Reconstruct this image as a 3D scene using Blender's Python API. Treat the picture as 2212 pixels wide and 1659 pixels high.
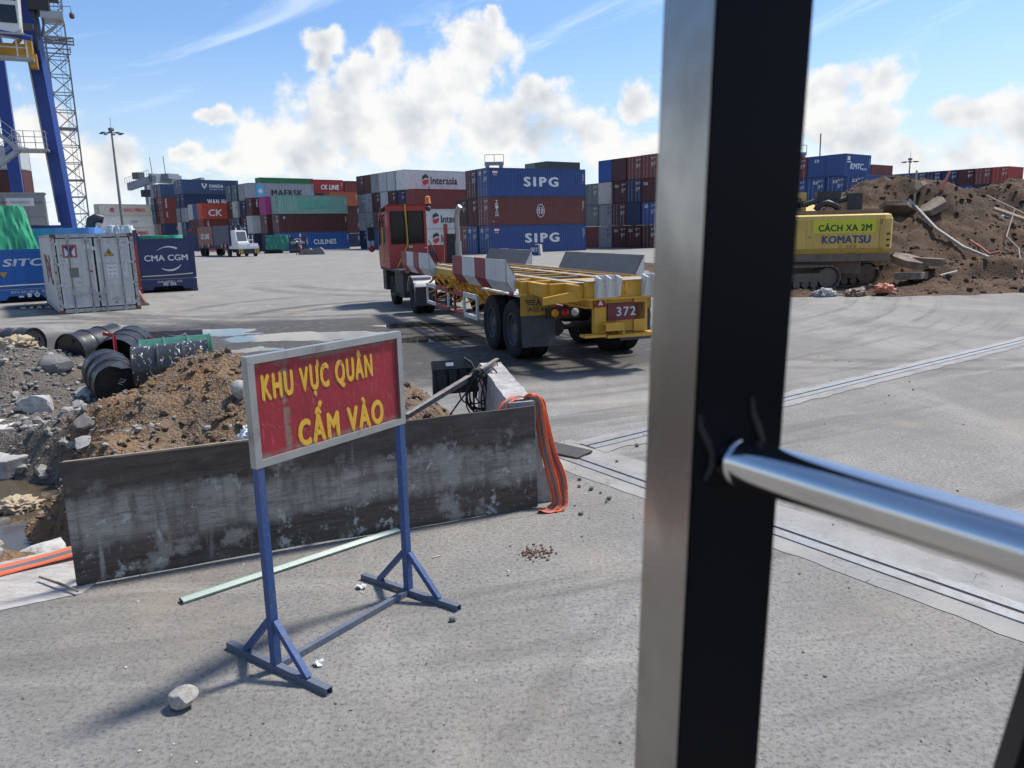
import bpy, bmesh, math, random
from mathutils import Vector, Matrix, noise as mnoise
R = math.radians
sc = bpy.context.scene
for o in list(bpy.data.objects):
    bpy.data.objects.remove(o, do_unlink=True)
col = sc.collection

# ------------------------------------------------------------------ camera
cd = bpy.data.cameras.new('camera'); cam = bpy.data.objects.new('camera', cd); col.objects.link(cam)
pitch, roll = R(11.28), R(1.42)
fw = Vector((0, math.cos(pitch), -math.sin(pitch))); up0 = Vector((0, math.sin(pitch), math.cos(pitch))); r0 = Vector((1, 0, 0))
rt = r0*math.cos(roll) - up0*math.sin(roll); upv = up0*math.cos(roll) + r0*math.sin(roll)
cam.matrix_world = Matrix(((rt.x, upv.x, -fw.x, 0), (rt.y, upv.y, -fw.y, 0), (rt.z, upv.z, -fw.z, 2.35), (0, 0, 0, 1)))
cd.sensor_width = 36; cd.lens = 36*1661/2212; cd.clip_start = 0.01; cd.clip_end = 6000
cd.dof.use_dof = True; cd.dof.focus_distance = 7.5; cd.dof.aperture_fstop = cd.lens/2.6
sc.camera = cam
cy = sc.cycles; cy.max_bounces = 6; cy.diffuse_bounces = 2; cy.glossy_bounces = 3; cy.transmission_bounces = 2; cy.caustics_reflective = False; cy.caustics_refractive = False
cy.use_adaptive_sampling = True; cy.adaptive_threshold = .025
sc.render.resolution_x, sc.render.resolution_y = 1024, 768
sc.view_settings.view_transform = 'Standard'; sc.view_settings.look = 'None'
sc.view_settings.exposure = 1.0; sc.view_settings.gamma = 1; sc.view_settings.use_curve_mapping = False

# ------------------------------------------------------------------ sun
SUN_EL = R(60); SUN_V = Vector((0.84*math.cos(SUN_EL), 0.543*math.cos(SUN_EL), math.sin(SUN_EL))).normalized()
sd = bpy.data.lights.new('sun', 'SUN'); sd.energy = 2.65; sd.angle = R(6.0); sd.color = (1, .955, .89)
sun = bpy.data.objects.new('sun', sd); col.objects.link(sun)
sun.rotation_euler = SUN_V.to_track_quat('Z', 'Y').to_euler(); sun.location = SUN_V*60

# ------------------------------------------------------------------ node helper
class NT:
    def __init__(s, tree): s.t = tree; s.n = tree.nodes; s.l = tree.links
    def new(s, ty, **kw):
        n = s.n.new(ty)
        for k, v in kw.items(): setattr(n, k, v)
        return n
    def put(s, sock, v):
        if v is None: return
        if isinstance(v, bpy.types.NodeSocket): s.l.new(v, sock)
        else: sock.default_value = v
    def m(s, op, a, b=None, c=None, clamp=False):
        n = s.new('ShaderNodeMath', operation=op, use_clamp=clamp)
        for i, v in enumerate((a, b, c)): s.put(n.inputs[i], v)
        return n.outputs[0]
    def vm(s, op, a, b=None):
        n = s.new('ShaderNodeVectorMath', operation=op)
        s.put(n.inputs[0], a)
        if b is not None:
            s.put(n.inputs['Scale'] if op == 'SCALE' else n.inputs[1], b)
        return n.outputs['Value'] if op in ('LENGTH', 'DOT_PRODUCT', 'DISTANCE') else n.outputs[0]
    def noise(s, vec, scale, detail=4, rough=.55, dist=0, color=False, dim='3D'):
        n = s.new('ShaderNodeTexNoise', noise_dimensions=dim)
        s.put(n.inputs['Vector'], vec); s.put(n.inputs['Scale'], scale); n.inputs['Detail'].default_value = detail
        n.inputs['Roughness'].default_value = rough; n.inputs['Distortion'].default_value = dist
        return n.outputs['Color' if color else 'Fac']
    def vor(s, vec, scale, feature='F1', out='Distance', rand=1):
        n = s.new('ShaderNodeTexVoronoi', feature=feature); s.put(n.inputs['Vector'], vec); n.inputs['Scale'].default_value = scale
        n.inputs['Randomness'].default_value = rand
        return n.outputs[out]
    def ss(s, v, lo, hi, a=0., b=1.):
        n = s.new('ShaderNodeMapRange', interpolation_type='SMOOTHSTEP'); s.put(n.inputs[0], v)
        for i, q in enumerate((lo, hi, a, b)): s.put(n.inputs[i+1], q)
        return n.outputs[0]
    def lin(s, v, lo, hi, a=0., b=1.):
        n = s.new('ShaderNodeMapRange'); s.put(n.inputs[0], v)
        for i, q in enumerate((lo, hi, a, b)): s.put(n.inputs[i+1], q)
        return n.outputs[0]
    def mix(s, f, a, b, mode='MIX'):
        n = s.new('ShaderNodeMix', data_type='RGBA', blend_type=mode)
        s.put(n.inputs['Factor'], f)
        for sock, v in ((n.inputs[6], a), (n.inputs[7], b)):
            if isinstance(v, (tuple, list)): v = (v[0], v[1], v[2], 1)
            s.put(sock, v)
        return n.outputs[2]
    def mixf(s, f, a, b):
        n = s.new('ShaderNodeMix', data_type='FLOAT'); s.put(n.inputs[0], f); s.put(n.inputs[2], a); s.put(n.inputs[3], b)
        return n.outputs[0]
    def bump(s, h, strength=.3, dist=.01, normal=None):
        n = s.new('ShaderNodeBump'); n.inputs['Strength'].default_value = strength; n.inputs['Distance'].default_value = dist
        s.put(n.inputs['Height'], h); s.put(n.inputs['Normal'], normal)
        return n.outputs[0]
    def comb(s, x, y, z):
        n = s.new('ShaderNodeCombineXYZ'); s.put(n.inputs[0], x); s.put(n.inputs[1], y); s.put(n.inputs[2], z); return n.outputs[0]
    def sep(s, v):
        n = s.new('ShaderNodeSeparateXYZ'); s.put(n.inputs[0], v); return n.outputs

# ------------------------------------------------------------------ world: clear hazy sky with cumulus clouds
wd = bpy.data.worlds.new('World'); sc.world = wd; wd.use_nodes = True
wd.cycles.sampling_method = 'MANUAL'; wd.cycles.sample_map_resolution = 512
W = NT(wd.node_tree); W.n.clear()
wo = W.new('ShaderNodeOutputWorld'); bg = W.new('ShaderNodeBackground'); W.l.new(bg.outputs[0], wo.inputs[0])
sky = W.new('ShaderNodeTexSky', sky_type='NISHITA', sun_disc=False, sun_elevation=SUN_EL, sun_rotation=math.atan2(SUN_V.x, SUN_V.y),
            altitude=0, air_density=1.0, dust_density=1.2, ozone_density=1.6)
dirv = W.new('ShaderNodeTexCoord').outputs['Generated']
dx, dy, dz = W.sep(dirv)
az = W.m('ARCTAN2', dx, dy); el = W.m('ARCSINE', dz)
pv = W.comb(az, el, 0.)
wn = W.noise(dirv, 9, 6, .62, color=True)
warp = W.vm('SCALE', W.vm('SUBTRACT', wn, (.5, .5, .5)), .075)
pw = W.vm('ADD', pv, warp)
# cumulus heads: azimuth, elevation, half width, half height (radians)
HEADS = [(-.035,.218,.055,.040),(-.055,.185,.085,.055),(-.135,.212,.030,.036),(-.165,.180,.05,.04),(-.222,.222,.036,.022),(-.226,.196,.028,.034),
         (-.10,.130,.13,.055),(-.20,.13,.10,.06),(-.26,.10,.10,.045),(.005,.115,.10,.045),(.05,.155,.05,.035),(.118,.112,.060,.040),(.165,.148,.03,.034),
         (.175,.085,.07,.045),(-.345,.128,.038,.014),(-.39,.094,.03,.014),(-.33,.078,.06,.022),(-.012,.243,.016,.02),
         (.372,.146,.050,.042),(.43,.152,.038,.042),(.40,.105,.075,.045),(.455,.075,.04,.04),(.28,.09,.08,.05),
         (.53,.115,.055,.03),(.585,.10,.05,.05),(.55,.055,.10,.045),(.66,.12,.08,.06),(.80,.14,.10,.06),(1.0,.12,.12,.08),
         (-.58,.15,.05,.05),(-.515,.118,.05,.045),(-.475,.085,.05,.045),(-.66,.10,.12,.07),(-.9,.16,.14,.08),(-1.3,.2,.2,.1),(1.5,.22,.2,.1),(2.2,.18,.2,.1),(-2.2,.2,.25,.1),(3.0,.2,.2,.1)]
dmin = None
for (a, e, rx, ry) in HEADS:
    q = W.vm('LENGTH', W.vm('MULTIPLY', W.vm('SUBTRACT', pw, (a, e, 0)), (1/rx, 1/ry, 0)))
    if dmin is None: dmin = q
    else:
        n = W.new('ShaderNodeMath', operation='SMOOTH_MIN'); W.put(n.inputs[0], dmin); W.put(n.inputs[1], q); n.inputs[2].default_value = .35; dmin = n.outputs[0]
n1 = W.noise(dirv, 24, 8, .58)
n2 = W.noise(W.vm('ADD', dirv, (.012, .0, .016)), 24, 4, .5)
n3 = W.noise(dirv, 10, 3, .5)
n3b = W.noise(W.vm('ADD', dirv, (.030, .0, .045)), 10, 3, .5)
F = W.m('ADD', W.m('SUBTRACT', .90, dmin), W.m('MULTIPLY', W.m('SUBTRACT', n1, .5), 1.7))
dens = W.ss(F, -.06, .40)
lit = W.m('ADD', W.m('MULTIPLY', W.m('SUBTRACT', n1, n2), 1.5), W.m('MULTIPLY', W.m('SUBTRACT', n3, n3b), 1.9))
core = W.ss(F, .15, .95)
lit = W.m('SUBTRACT', W.m('ADD', lit, 1.0), W.m('MULTIPLY', core, .36), clamp=True)
ccol = W.mix(lit, (.46, .52, .60), (1.0, .99, .97))
# thin veils: stretched streak noise
vv = W.comb(W.m('MULTIPLY', az, 3.0), W.m('ADD', W.m('MULTIPLY', el, 15.), W.m('MULTIPLY', az, -4.6)), 2.3)
veil = W.m('MULTIPLY', W.ss(W.noise(vv, 1.5, 7, .6, .8), .52, .78), W.ss(el, .10, .2, 0., .42))
hz = W.m('POWER', W.m('SUBTRACT', 1., W.m('DIVIDE', el, .24), clamp=True), 1.35)
skc = W.vm('SCALE', sky.outputs[0], .066)
skc = W.vm('MULTIPLY', skc, (.72, .90, 1.10))
c1 = W.mix(W.m('MULTIPLY', hz, .82), skc, (.335, .375, .415))
bank = W.m('MULTIPLY', W.ss(W.noise(W.vm('MULTIPLY', dirv, (1., 1., 1.6)), 9, 6, .6), .36, .60), W.m('MULTIPLY', W.ss(el, .125, .055), W.ss(el, -.01, .03)))
c1 = W.mix(W.m('MULTIPLY', bank, .75), c1, W.mix(n3, (.335, .37, .42), (.46, .47, .475)))
c2 = W.mix(veil, c1, (.42, .46, .50))
c3 = W.mix(W.m('MULTIPLY', W.m('MULTIPLY', dens, .96), W.ss(el, -.01, .085)), c2, W.vm('SCALE', ccol, .405))
low = W.ss(el, -.02, .0)
c4 = W.mix(low, (.25, .25, .24), c3)
W.l.new(c4, bg.inputs[0]); bg.inputs[1].default_value = 1.22

# ------------------------------------------------------------------ mesh helpers
class MB:
    def __init__(s): s.v = []; s.f = []; s.mi = []; s.cur = 0
    def add(s, vs, fs, M=None):
        o = len(s.v)
        for p in vs:
            p = Vector(p)
            s.v.append(tuple(M @ p) if M is not None else tuple(p))
        for f in fs: s.f.append(tuple(i+o for i in f)); s.mi.append(s.cur)
        return s
    def box(s, x0, x1, y0, y1, z0, z1, M=None):
        return s.add([(x0,y0,z0),(x1,y0,z0),(x1,y1,z0),(x0,y1,z0),(x0,y0,z1),(x1,y0,z1),(x1,y1,z1),(x0,y1,z1)],
                     [(0,3,2,1),(4,5,6,7),(0,1,5,4),(1,2,6,5),(2,3,7,6),(3,0,4,7)], M)
    def cbox(s, c, sz, M=None):
        return s.box(c[0]-sz[0]/2, c[0]+sz[0]/2, c[1]-sz[1]/2, c[1]+sz[1]/2, c[2]-sz[2]/2, c[2]+sz[2]/2, M)
    def bar(s, a, b, w, h=None, up=(0, 0, 1), ext=0.):
        a = Vector(a); b = Vector(b); h = h or w; d = (b-a).normalized(); a = a-d*ext; b = b+d*ext
        u = Vector(up); sd_ = d.cross(u)
        if sd_.length < 1e-4: sd_ = d.cross(Vector((1, 0, 0)))
        sd_.normalize(); u = sd_.cross(d).normalized()
        vs = []
        for p in (a, b):
            for i, j in ((-1,-1),(1,-1),(1,1),(-1,1)): vs.append(p + sd_*(i*w/2) + u*(j*h/2))
        return s.add(vs, [(3,2,1,0),(4,5,6,7),(0,1,5,4),(1,2,6,5),(2,3,7,6),(3,0,4,7)])
    def tube(s, pts, r, n=8, caps=True, closed=False):
        pts = [Vector(p) for p in pts]; k = len(pts); rs = r if isinstance(r, (list, tuple)) else [r]*k
        prev = None; o = len(s.v)
        for i, p in enumerate(pts):
            if closed: d = pts[(i+1) % k]-pts[i-1]
            else: d = pts[min(i+1, k-1)]-pts[max(i-1, 0)]
            d.normalize()
            if prev is None:
                a = d.cross(Vector((0, 0, 1)));
                if a.length < 1e-3: a = d.cross(Vector((1, 0, 0)))
            else: a = prev - d*prev.dot(d)
            a.normalize(); prev = a; b = d.cross(a)
            for j in range(n):
                t = 2*math.pi*j/n; s.v.append(tuple(p + (a*math.cos(t) + b*math.sin(t))*rs[i]))
        segs = k if closed else k-1
        for i in range(segs):
            for j in range(n):
                i2 = (i+1) % k
                s.f.append((o+i*n+j, o+i*n+(j+1) % n, o+i2*n+(j+1) % n, o+i2*n+j)); s.mi.append(s.cur)
        if caps and not closed:
            s.f.append(tuple(o+j for j in range(n))[::-1]); s.mi.append(s.cur)
            s.f.append(tuple(o+(k-1)*n+j for j in range(n))); s.mi.append(s.cur)
        return s
    def lathe(s, prof, n=24, M=None, cap=True):   # prof: (x along axis, radius); axis = local x
        vs = []; fs = []
        for (x, r) in prof:
            for j in range(n):
                t = 2*math.pi*j/n; vs.append((x, r*math.cos(t), r*math.sin(t)))
        for i in range(len(prof)-1):
            for j in range(n): fs.append((i*n+j, (i+1)*n+j, (i+1)*n+(j+1) % n, i*n+(j+1) % n))
        if cap:
            fs.append(tuple(range(n))); fs.append(tuple((len(prof)-1)*n+j for j in range(n))[::-1])
        return s.add(vs, fs, M)
    def prism(s, poly, y0, y1, M=None):            # poly in xz, extruded in y
        n = len(poly); vs = [(p[0], y0, p[1]) for p in poly]+[(p[0], y1, p[1]) for p in poly]
        fs = [tuple(range(n)), tuple(range(2*n-1, n-1, -1))]+[((i+1) % n, i, n+i, n+(i+1) % n) for i in range(n)]
        return s.add(vs, fs, M)
    def quad(s, a, b, c, d, M=None): return s.add([a, b, c, d], [(0, 1, 2, 3)], M)
    def mesh(s, name, smooth=False):
        me = bpy.data.meshes.new(name); me.from_pydata(s.v, [], s.f); me.update()
        if any(s.mi): me.polygons.foreach_set('material_index', s.mi)
        bm = bmesh.new(); bm.from_mesh(me); bmesh.ops.recalc_face_normals(bm, faces=bm.faces); bm.to_mesh(me); bm.free()
        if smooth:
            for p in me.polygons: p.use_smooth = True
            try: me.set_sharp_from_angle(angle=R(38))
            except Exception: pass
        return me
    def build(s, name, mat, parent=None, smooth=False, loc=None):
        return put(name, s.mesh(name, smooth), mat, parent, loc)

def put(name, me, mat, parent=None, loc=None, rot=None):
    """one mesh object; materials sit on the object so that meshes can be shared"""
    o = bpy.data.objects.new(name, me); col.objects.link(o)
    mats = mat if isinstance(mat, (list, tuple)) else [mat]
    while len(me.materials) < len(mats): me.materials.append(None)
    for i, m_ in enumerate(mats):
        o.material_slots[i].link = 'OBJECT'; o.material_slots[i].material = m_
    if parent is not None: o.parent = parent
    if loc is not None: o.location = loc
    if rot is not None: o.rotation_euler = rot
    return o
def tag(o, label, cat, group=None):
    o['label'] = label; o['category'] = cat
    if group: o['group'] = group
    return o
def thing(name, label, cat, loc=(0, 0, 0), rz=0., group=None):
    o = bpy.data.objects.new(name, None); col.objects.link(o); o.location = loc; o.rotation_euler = (0, 0, rz)
    o.empty_display_size = .2
    return tag(o, label, cat, group)
def structure(o): o['kind'] = 'structure'; return o
def stuff(o, label=None, cat=None):
    o['kind'] = 'stuff'
    if label: o['label'] = label
    if cat: o['category'] = cat
    return o
def fbm(x, y, z=0., oct=5): return mnoise.fractal((x, y, z), .9, 2.1, oct)

# ------------------------------------------------------------------ materials
MATS = {}
def newmat(name):
    m_ = bpy.data.materials.new(name); m_.use_nodes = True
    t = NT(m_.node_tree); b = t.n['Principled BSDF']; MATS[name] = m_
    return m_, t, b
def wpos(t): return t.new('ShaderNodeNewGeometry').outputs['Position']
def opos(t): return t.new('ShaderNodeTexCoord').outputs['Object']
def paint(name, c, rough=.5, var=.25, dirt=.25, rust=0., metal=0., scale=1.2, streak=True, bump=.0, obj=False, dirtcol=(.09, .08, .07), spec=.5, fade=.15):
    """weathered coat: faded patches, vertical grime streaks, rust spots"""
    if name in MATS: return MATS[name]
    m_, t, b = newmat(name); p = opos(t) if obj else wpos(t)
    big = t.noise(p, scale, 5, .6)
    fine = t.noise(p, scale*14, 4, .6)
    base = t.mix(t.m('MULTIPLY', t.ss(big, .38, .72), var), c, tuple(min(1, x*.62+.01) for x in c))
    base = t.mix(t.m('MULTIPLY', t.ss(fine, .5, .8), fade), base, tuple(x*.6+.26 for x in c))
    sv = t.vm('MULTIPLY', p, (6., 6., .45)) if streak else t.vm('MULTIPLY', p, (2.5, 2.5, 2.5))
    st = t.noise(sv, 1.6, 6, .65)
    base = t.mix(t.m('MULTIPLY', t.ss(st, .50, .78), dirt), base, dirtcol)
    r_ = t.lin(fine, .3, .7, rough*.85, min(1, rough*1.2))
    if rust > 0:
        rn = t.ss(t.noise(p, scale*4.5, 8, .68), .66-.16*rust, .72-.10*rust)
        rc = t.mix(fine, (.10, .035, .015), (.26, .10, .04))
        base = t.mix(rn, base, rc); r_ = t.mixf(rn, r_, .9)
    t.put(b.inputs['Base Color'], base); t.put(b.inputs['Roughness'], r_); b.inputs['Metallic'].default_value = metal
    b.inputs['Specular IOR Level'].default_value = spec
    if bump: t.put(b.inputs['Normal'], t.bump(t.noise(p, scale*22, 5, .6), bump, .006))
    return m_
def flat(name, c, rough=.6, metal=0., spec=.5, var=.12):
    if name in MATS: return MATS[name]
    m_, t, b = newmat(name); n = t.noise(wpos(t), 9, 4, .6)
    t.put(b.inputs['Base Color'], t.mix(t.m('MULTIPLY', n, var*2), c, tuple(x*.5 for x in c)))
    b.inputs['Roughness'].default_value = rough; b.inputs['Metallic'].default_value = metal; b.inputs['Specular IOR Level'].default_value = spec
    return m_
def glass(name, c=(.01, .012, .014), rough=.06):
    if name in MATS: return MATS[name]
    m_, t, b = newmat(name); b.inputs['Base Color'].default_value = (*c, 1); b.inputs['Roughness'].default_value = rough
    return m_
# ------------------------------------------------------------------ lettering (all text turned into flat meshes in one pass)
TX = {}
_req = []
def want(key, body, size=1., bold=0., sx=1., shear=0., spacing=1., line=1.): _req.append((key, body, size, bold, sx, shear, spacing, line))
for k, b_, bo, sx, sh, sp in [
    ('SIPG', 'SIPG', .07, 1, 0, 1.25), ('CULINES', 'CULINES', .03, 1, 0, 1.05), ('MAERSK', 'MAERSK', .055, 1.1, 0, 1.02), ('Interasia', 'Interasia', .035, .95, 0, .98),
    ('CK LINE', 'CK LINE', .06, .85, .12, .95), ('CK', 'CK', .035, .85, .12, .95), ('EVERGREEN', 'EVERGREEN', .04, 1.05, 0, 1.0), ('YANG MING', 'YANG MING', .045, 1, 0, 1.02),
    ('WAN HAI', 'WAN HAI', .045, 1, 0, 1.15), ('PANDA', 'PANDA', .035, 1, .1, 1.0), ('EXPRESS LINE', 'EXPRESS LINE', .01, 1, 0, 1.3), ('KMTC', 'KMTC', .05, .95, .25, .95), ('LINE', 'LINE', .02, 1, .2, 1),
    ('CMA CGM', 'CMA CGM', .035, 1.12, 0, 1.0), ('SITC', 'SITC', .05, 1.25, .2, 1.0), ('cosco', 'COSCO', .025, 1, 0, 1), ('seaco', 'seaco', .03, 1, 0, 1), ('tex', 'tex', .03, 1, 0, 1),
    ('KHU', 'KHU VỰC QUÂN', .085, .62, 0, 1.14), ('CAM', 'CẤM VÀO', .085, .62, 0, 1.14), ('372', '372', .04, .85, 0, 1.15), ('001', '001', .02, .9, .15, 1),
    ('CACH', 'CÁCH XA 2M', .045, .95, 0, 1.03), ('KOMATSU', 'KOMATSU', .06, 1.1, 0, 1.0), ('LDER', 'L 0E8', .0, 1, 0, 1.1), ('MES', 'MES', .03, 1, 0, 1), ('HYB', 'H', .03, .9, .3, 1), ('YBRID', 'YBRID', .03, 1, .2, 1),
    ('YMLU', 'YMLU', .0, .8, 0, 1.05), ('621590', '621590', .0, .8, 0, 1.05), ('4', '4', .0, .8, 0, 1), ('22U1', '22U1', .0, .8, 0, 1.05), ('SITU', 'SITU 041180 0   42P3', .01, .8, 0, 1.05),
    ('ECMU', 'ECMU 660599 5   45P3', .01, .8, 0, 1.05), ('TN', 'TN', 0, 1, 0, 1), ('ASEAN', 'ASEAN', .03, 1.2, 0, 1.1), ('ymk', 'Y+L', .05, 1, 0, 1), ('88', '88', .05, .8, 0, 1), ('tri', 'TRITON', .03, 1, 0, 1),
    ('8P3', '8 9 9', .02, 1, 0, 1), ('MAXG', 'MAX. GROSS', 0, .8, 0, 1), ('TARE', 'TARE WT.', 0, .8, 0, 1), ('CAPW', 'CAP. WT.', 0, .8, 0, 1), ('CUCAP', 'CU. CAP.', 0, .8, 0, 1),
    ('w1', '30 480  KG', 0, .8, 0, 1), ('w2', '67 200  LBS', 0, .8, 0, 1), ('w3', '2 400  KG', 0, .8, 0, 1), ('w4', '5 290  LBS', 0, .8, 0, 1), ('w5', '28 080  KG', 0, .8, 0, 1), ('w6', '61 910  LBS', 0, .8, 0, 1), ('w7', '32.5  CU.M', 0, .8, 0, 1), ('w8', '1 150  CU.FT', 0, .8, 0, 1)]:
    want(k, b_, 1., bo, sx, sh, sp)
for ch in 'TRION': want('v'+ch, ch, 1., .05, 1.1)
for ch in 'EXKSAGTCU': want('c'+ch, ch, 1., .05, 1.)
_tmp = []
for (key, body, size, bold, sx, shear, spacing, line) in _req:
    cu = bpy.data.curves.new('lettering', 'FONT'); cu.body = body; cu.size = size; cu.align_x = 'CENTER'; cu.align_y = 'CENTER'
    cu.space_character = spacing+bold*1.2; cu.shear = shear; cu.resolution_u = 3
    ob = bpy.data.objects.new('lettering', cu); col.objects.link(ob); _tmp.append((key, ob, sx, bold))
dg = bpy.context.evaluated_depsgraph_get()
for key, ob, sx, bold in _tmp:
    src = bpy.data.meshes.new_from_object(ob.evaluated_get(dg))
    V0 = [v.co.copy() for v in src.vertices]; F0 = [tuple(p.vertices) for p in src.polygons]; bpy.data.meshes.remove(src)
    offs = [(0, 0)] if bold <= 0 else [(0, 0), (-bold*.8, 0), (bold*.8, 0), (0, -bold*.5), (0, bold*.5), (-bold*.55, bold*.35), (bold*.55, -bold*.35)]   # heavier strokes
    vs = []; fs = []
    for i, (ox, oy) in enumerate(offs):
        o_ = len(vs); vs += [(v.x+ox, v.y+oy, .0004*i) for v in V0]; fs += [tuple(k+o_ for k in f) for f in F0]
    xs = [v[0] for v in vs]; ys = [v[1] for v in vs]; cx, cy_ = (min(xs)+max(xs))/2, (min(ys)+max(ys))/2
    me = bpy.data.meshes.new('lettering'); me.from_pydata([((x-cx)*sx, y-cy_, z) for x, y, z in vs], [], fs); me.update()
    TX[key] = (me, (max(xs)-min(xs))*sx, max(ys)-min(ys))
for key, ob, sx, bold in _tmp:
    cu = ob.data; bpy.data.objects.remove(ob, do_unlink=True); bpy.data.curves.remove(cu)
FRONT = Matrix(((1,0,0),(0,0,-1),(0,1,0))).to_4x4()       # text plane facing -y, reads along +x
LEFT = Matrix(((0,0,-1),(-1,0,0),(0,1,0))).to_4x4()       # text plane facing -x, reads along -y
def letters(key, parent, mat, centre, width=None, height=None, face=FRONT, name='lettering', rot=0.):
    me, w, h = TX[key]
    s_x = width/w if width else height/h
    s_y = height/h if height else s_x
    o = put(name, me, mat, parent)
    o.matrix_local = Matrix.Translation(centre) @ face @ Matrix.Rotation(rot, 4, 'Z') @ Matrix.Diagonal((s_x, s_y, 1, 1))
    return o
# ------------------------------------------------------------------ ground
RAIL_O = Vector((.50, 7.92)); RAIL_A = Vector((.808, .589)); RAIL_B = Vector((.573, -.820))
def ground_material():
    m_, t, b = newmat('worn_yard_paving'); p = wpos(t)
    x, y, z = t.sep(p)
    big = t.noise(p, .16, 5, .6); med = t.noise(p, .9, 6, .62); fine = t.noise(p, 38, 4, .7); grit = t.vor(p, 75); grit2 = t.vor(p, 31)
    c = t.mix(t.ss(big, .32, .68), (.195, .190, .180), (.265, .260, .248))
    mot = t.noise(p, 24, 5, .72)
    c = t.mix(t.ss(mot, .46, .68, 0, .40), c, (.120, .116, .110)); c = t.mix(t.ss(mot, .5, .30, 0, .3), c, (.34, .335, .32))
    drv = t.noise(t.vm('MULTIPLY', p, (.55, .16, 1.)), 1., 6, .68, .6); c = t.mix(t.ss(drv, .46, .66, 0, .55), c, (.150, .146, .138)); c = t.mix(t.ss(drv, .48, .34, 0, .45), c, (.345, .335, .315))
    c = t.mix(t.ss(med, .44, .72, 0, .55), c, (.165, .160, .152))
    c = t.mix(t.ss(t.noise(p, 2.3, 5, .65), .55, .75, 0, .4), c, (.31, .285, .245))
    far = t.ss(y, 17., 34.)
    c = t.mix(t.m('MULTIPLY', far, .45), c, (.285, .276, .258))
    # curved tyre sweeps: noise stretched along circles
    def sweep(cx, cy, k, lo, hi):
        dx_ = t.m('SUBTRACT', x, cx); dy_ = t.m('SUBTRACT', y, cy)
        r_ = t.m('SQRT', t.m('ADD', t.m('MULTIPLY', dx_, dx_), t.m('MULTIPLY', dy_, dy_)))
        a_ = t.m('ARCTAN2', dy_, dx_)
        return t.ss(t.noise(t.comb(t.m('MULTIPLY', r_, k), t.m('MULTIPLY', a_, 3.0), 0.), 1., 5, .7), lo, hi)
    s1 = sweep(-9., 34., 2.2, .48, .64); s2 = sweep(16., -6., 3.2, .54, .74); s3 = sweep(-2., 29., 1.5, .55, .7)
    c = t.mix(t.m('MULTIPLY', s1, t.ss(big, .35, .6, .25, .75)), c, (.115, .110, .104))
    c = t.mix(t.m('MULTIPLY', s2, t.ss(med, .35, .65, .15, .6)), c, (.125, .120, .114))
    c = t.mix(t.m('MULTIPLY', s3, .45), c, (.36, .35, .33))
    def ring(cx, cy, r0, w, a0, a1, st):
        dx_ = t.m('SUBTRACT', x, cx); dy_ = t.m('SUBTRACT', y, cy); r_ = t.m('SQRT', t.m('ADD', t.m('MULTIPLY', dx_, dx_), t.m('MULTIPLY', dy_, dy_)))
        r_ = t.m('ADD', r_, t.m('MULTIPLY', t.m('SUBTRACT', med, .5), .28)); a_ = t.m('ARCTAN2', dy_, dx_)
        k = t.ss(t.m('ABSOLUTE', t.m('SUBTRACT', r_, r0)), w, w*.45)
        k = t.m('MULTIPLY', k, t.m('MULTIPLY', t.ss(a_, a0, a0+.25), t.ss(a_, a1, a1-.25)))
        return t.m('MULTIPLY', t.m('MULTIPLY', k, t.ss(t.noise(p, 3.5, 5, .7), .30, .52)), st)
    trk = None
    for q in ((-2.6, 22.6, 4.3, .38, 1.9, 3.12, .9), (-2.6, 22.6, 5.6, .38, 1.8, 3.12, .9), (-3.0, 24.5, 7.9, .36, 2.2, 3.12, .7), (-13.5, 17.5, 5.2, .34, .2, 1.9, .8), (-13.5, 17.5, 6.4, .34, .2, 1.9, .8), (-6., 34., 11.2, .42, -2.7, -1.2, .7), (-6., 34., 12.4, .42, -2.8, -1.3, .7), (-16., 12., 11.2, .25, .3, 1.3, .5), (2., 44., 14., .6, -2.8, -1.4, .5), (2., 44., 15.8, .6, -2.8, -1.4, .5), (9., 27., 14.2, .2, -2.6, -1.1, .45), (9., 27., 15., .2, -2.6, -1.2, .45), (13., -3., 14.0, .10, 2.2, 3.0, .22), (13., -3., 14.45, .10, 2.2, 3.0, .22)):
        trk = ring(*q) if trk is None else t.m('MAXIMUM', trk, ring(*q))
    c = t.mix(trk, c, (.085, .080, .073))
    # aggregate: dark pits and pale chips
    sp = t.ss(grit, .05, .24)
    c = t.mix(t.ss(grit, .02, .22, .42, 0), c, (.46, .45, .42))
    c = t.mix(t.m('MULTIPLY', t.ss(fine, .48, .68), .75), c, (.075, .072, .068))
    c = t.mix(t.m('MULTIPLY', t.ss(grit2, .0, .12, 1, 0), t.ss(t.noise(p, 5, 3), .52, .6)), c, (.40, .39, .36))
    oil = t.m('MULTIPLY', t.ss(t.noise(p, 1.9, 4, .6), .66, .74), t.ss(t.noise(p, .3, 3), .42, .6)); c = t.mix(t.m('MULTIPLY', oil, .55), c, (.07, .067, .062))
    # dust by the kerbs and in the corners
    c = t.mix(t.m('MULTIPLY', t.ss(t.noise(p, .55, 6, .65), .50, .72), .5), c, (.30, .265, .21))
    # damp and standing water between the drums and the lorry
    wv = t.vm('ADD', p, t.vm('SCALE', t.vm('SUBTRACT', t.noise(p, .55, 6, .65, color=True), (.5, .5, .5)), 3.2))
    def ell(cx, cy, rx, ry, v=wv):
        return t.vm('LENGTH', t.vm('MULTIPLY', t.vm('SUBTRACT', v, (cx, cy, 0)), (1/rx, 1/ry, 0)))
    wet = t.m('MINIMUM', t.m('MINIMUM', ell(-6.0, 18.4, 6.6, 3.6), ell(-1.2, 16.0, 5.2, 4.4)), t.m('MINIMUM', ell(-16.4, 28.6, 2.6, 1.3), ell(6.9, 7.4, 1.6, .22)))
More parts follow.
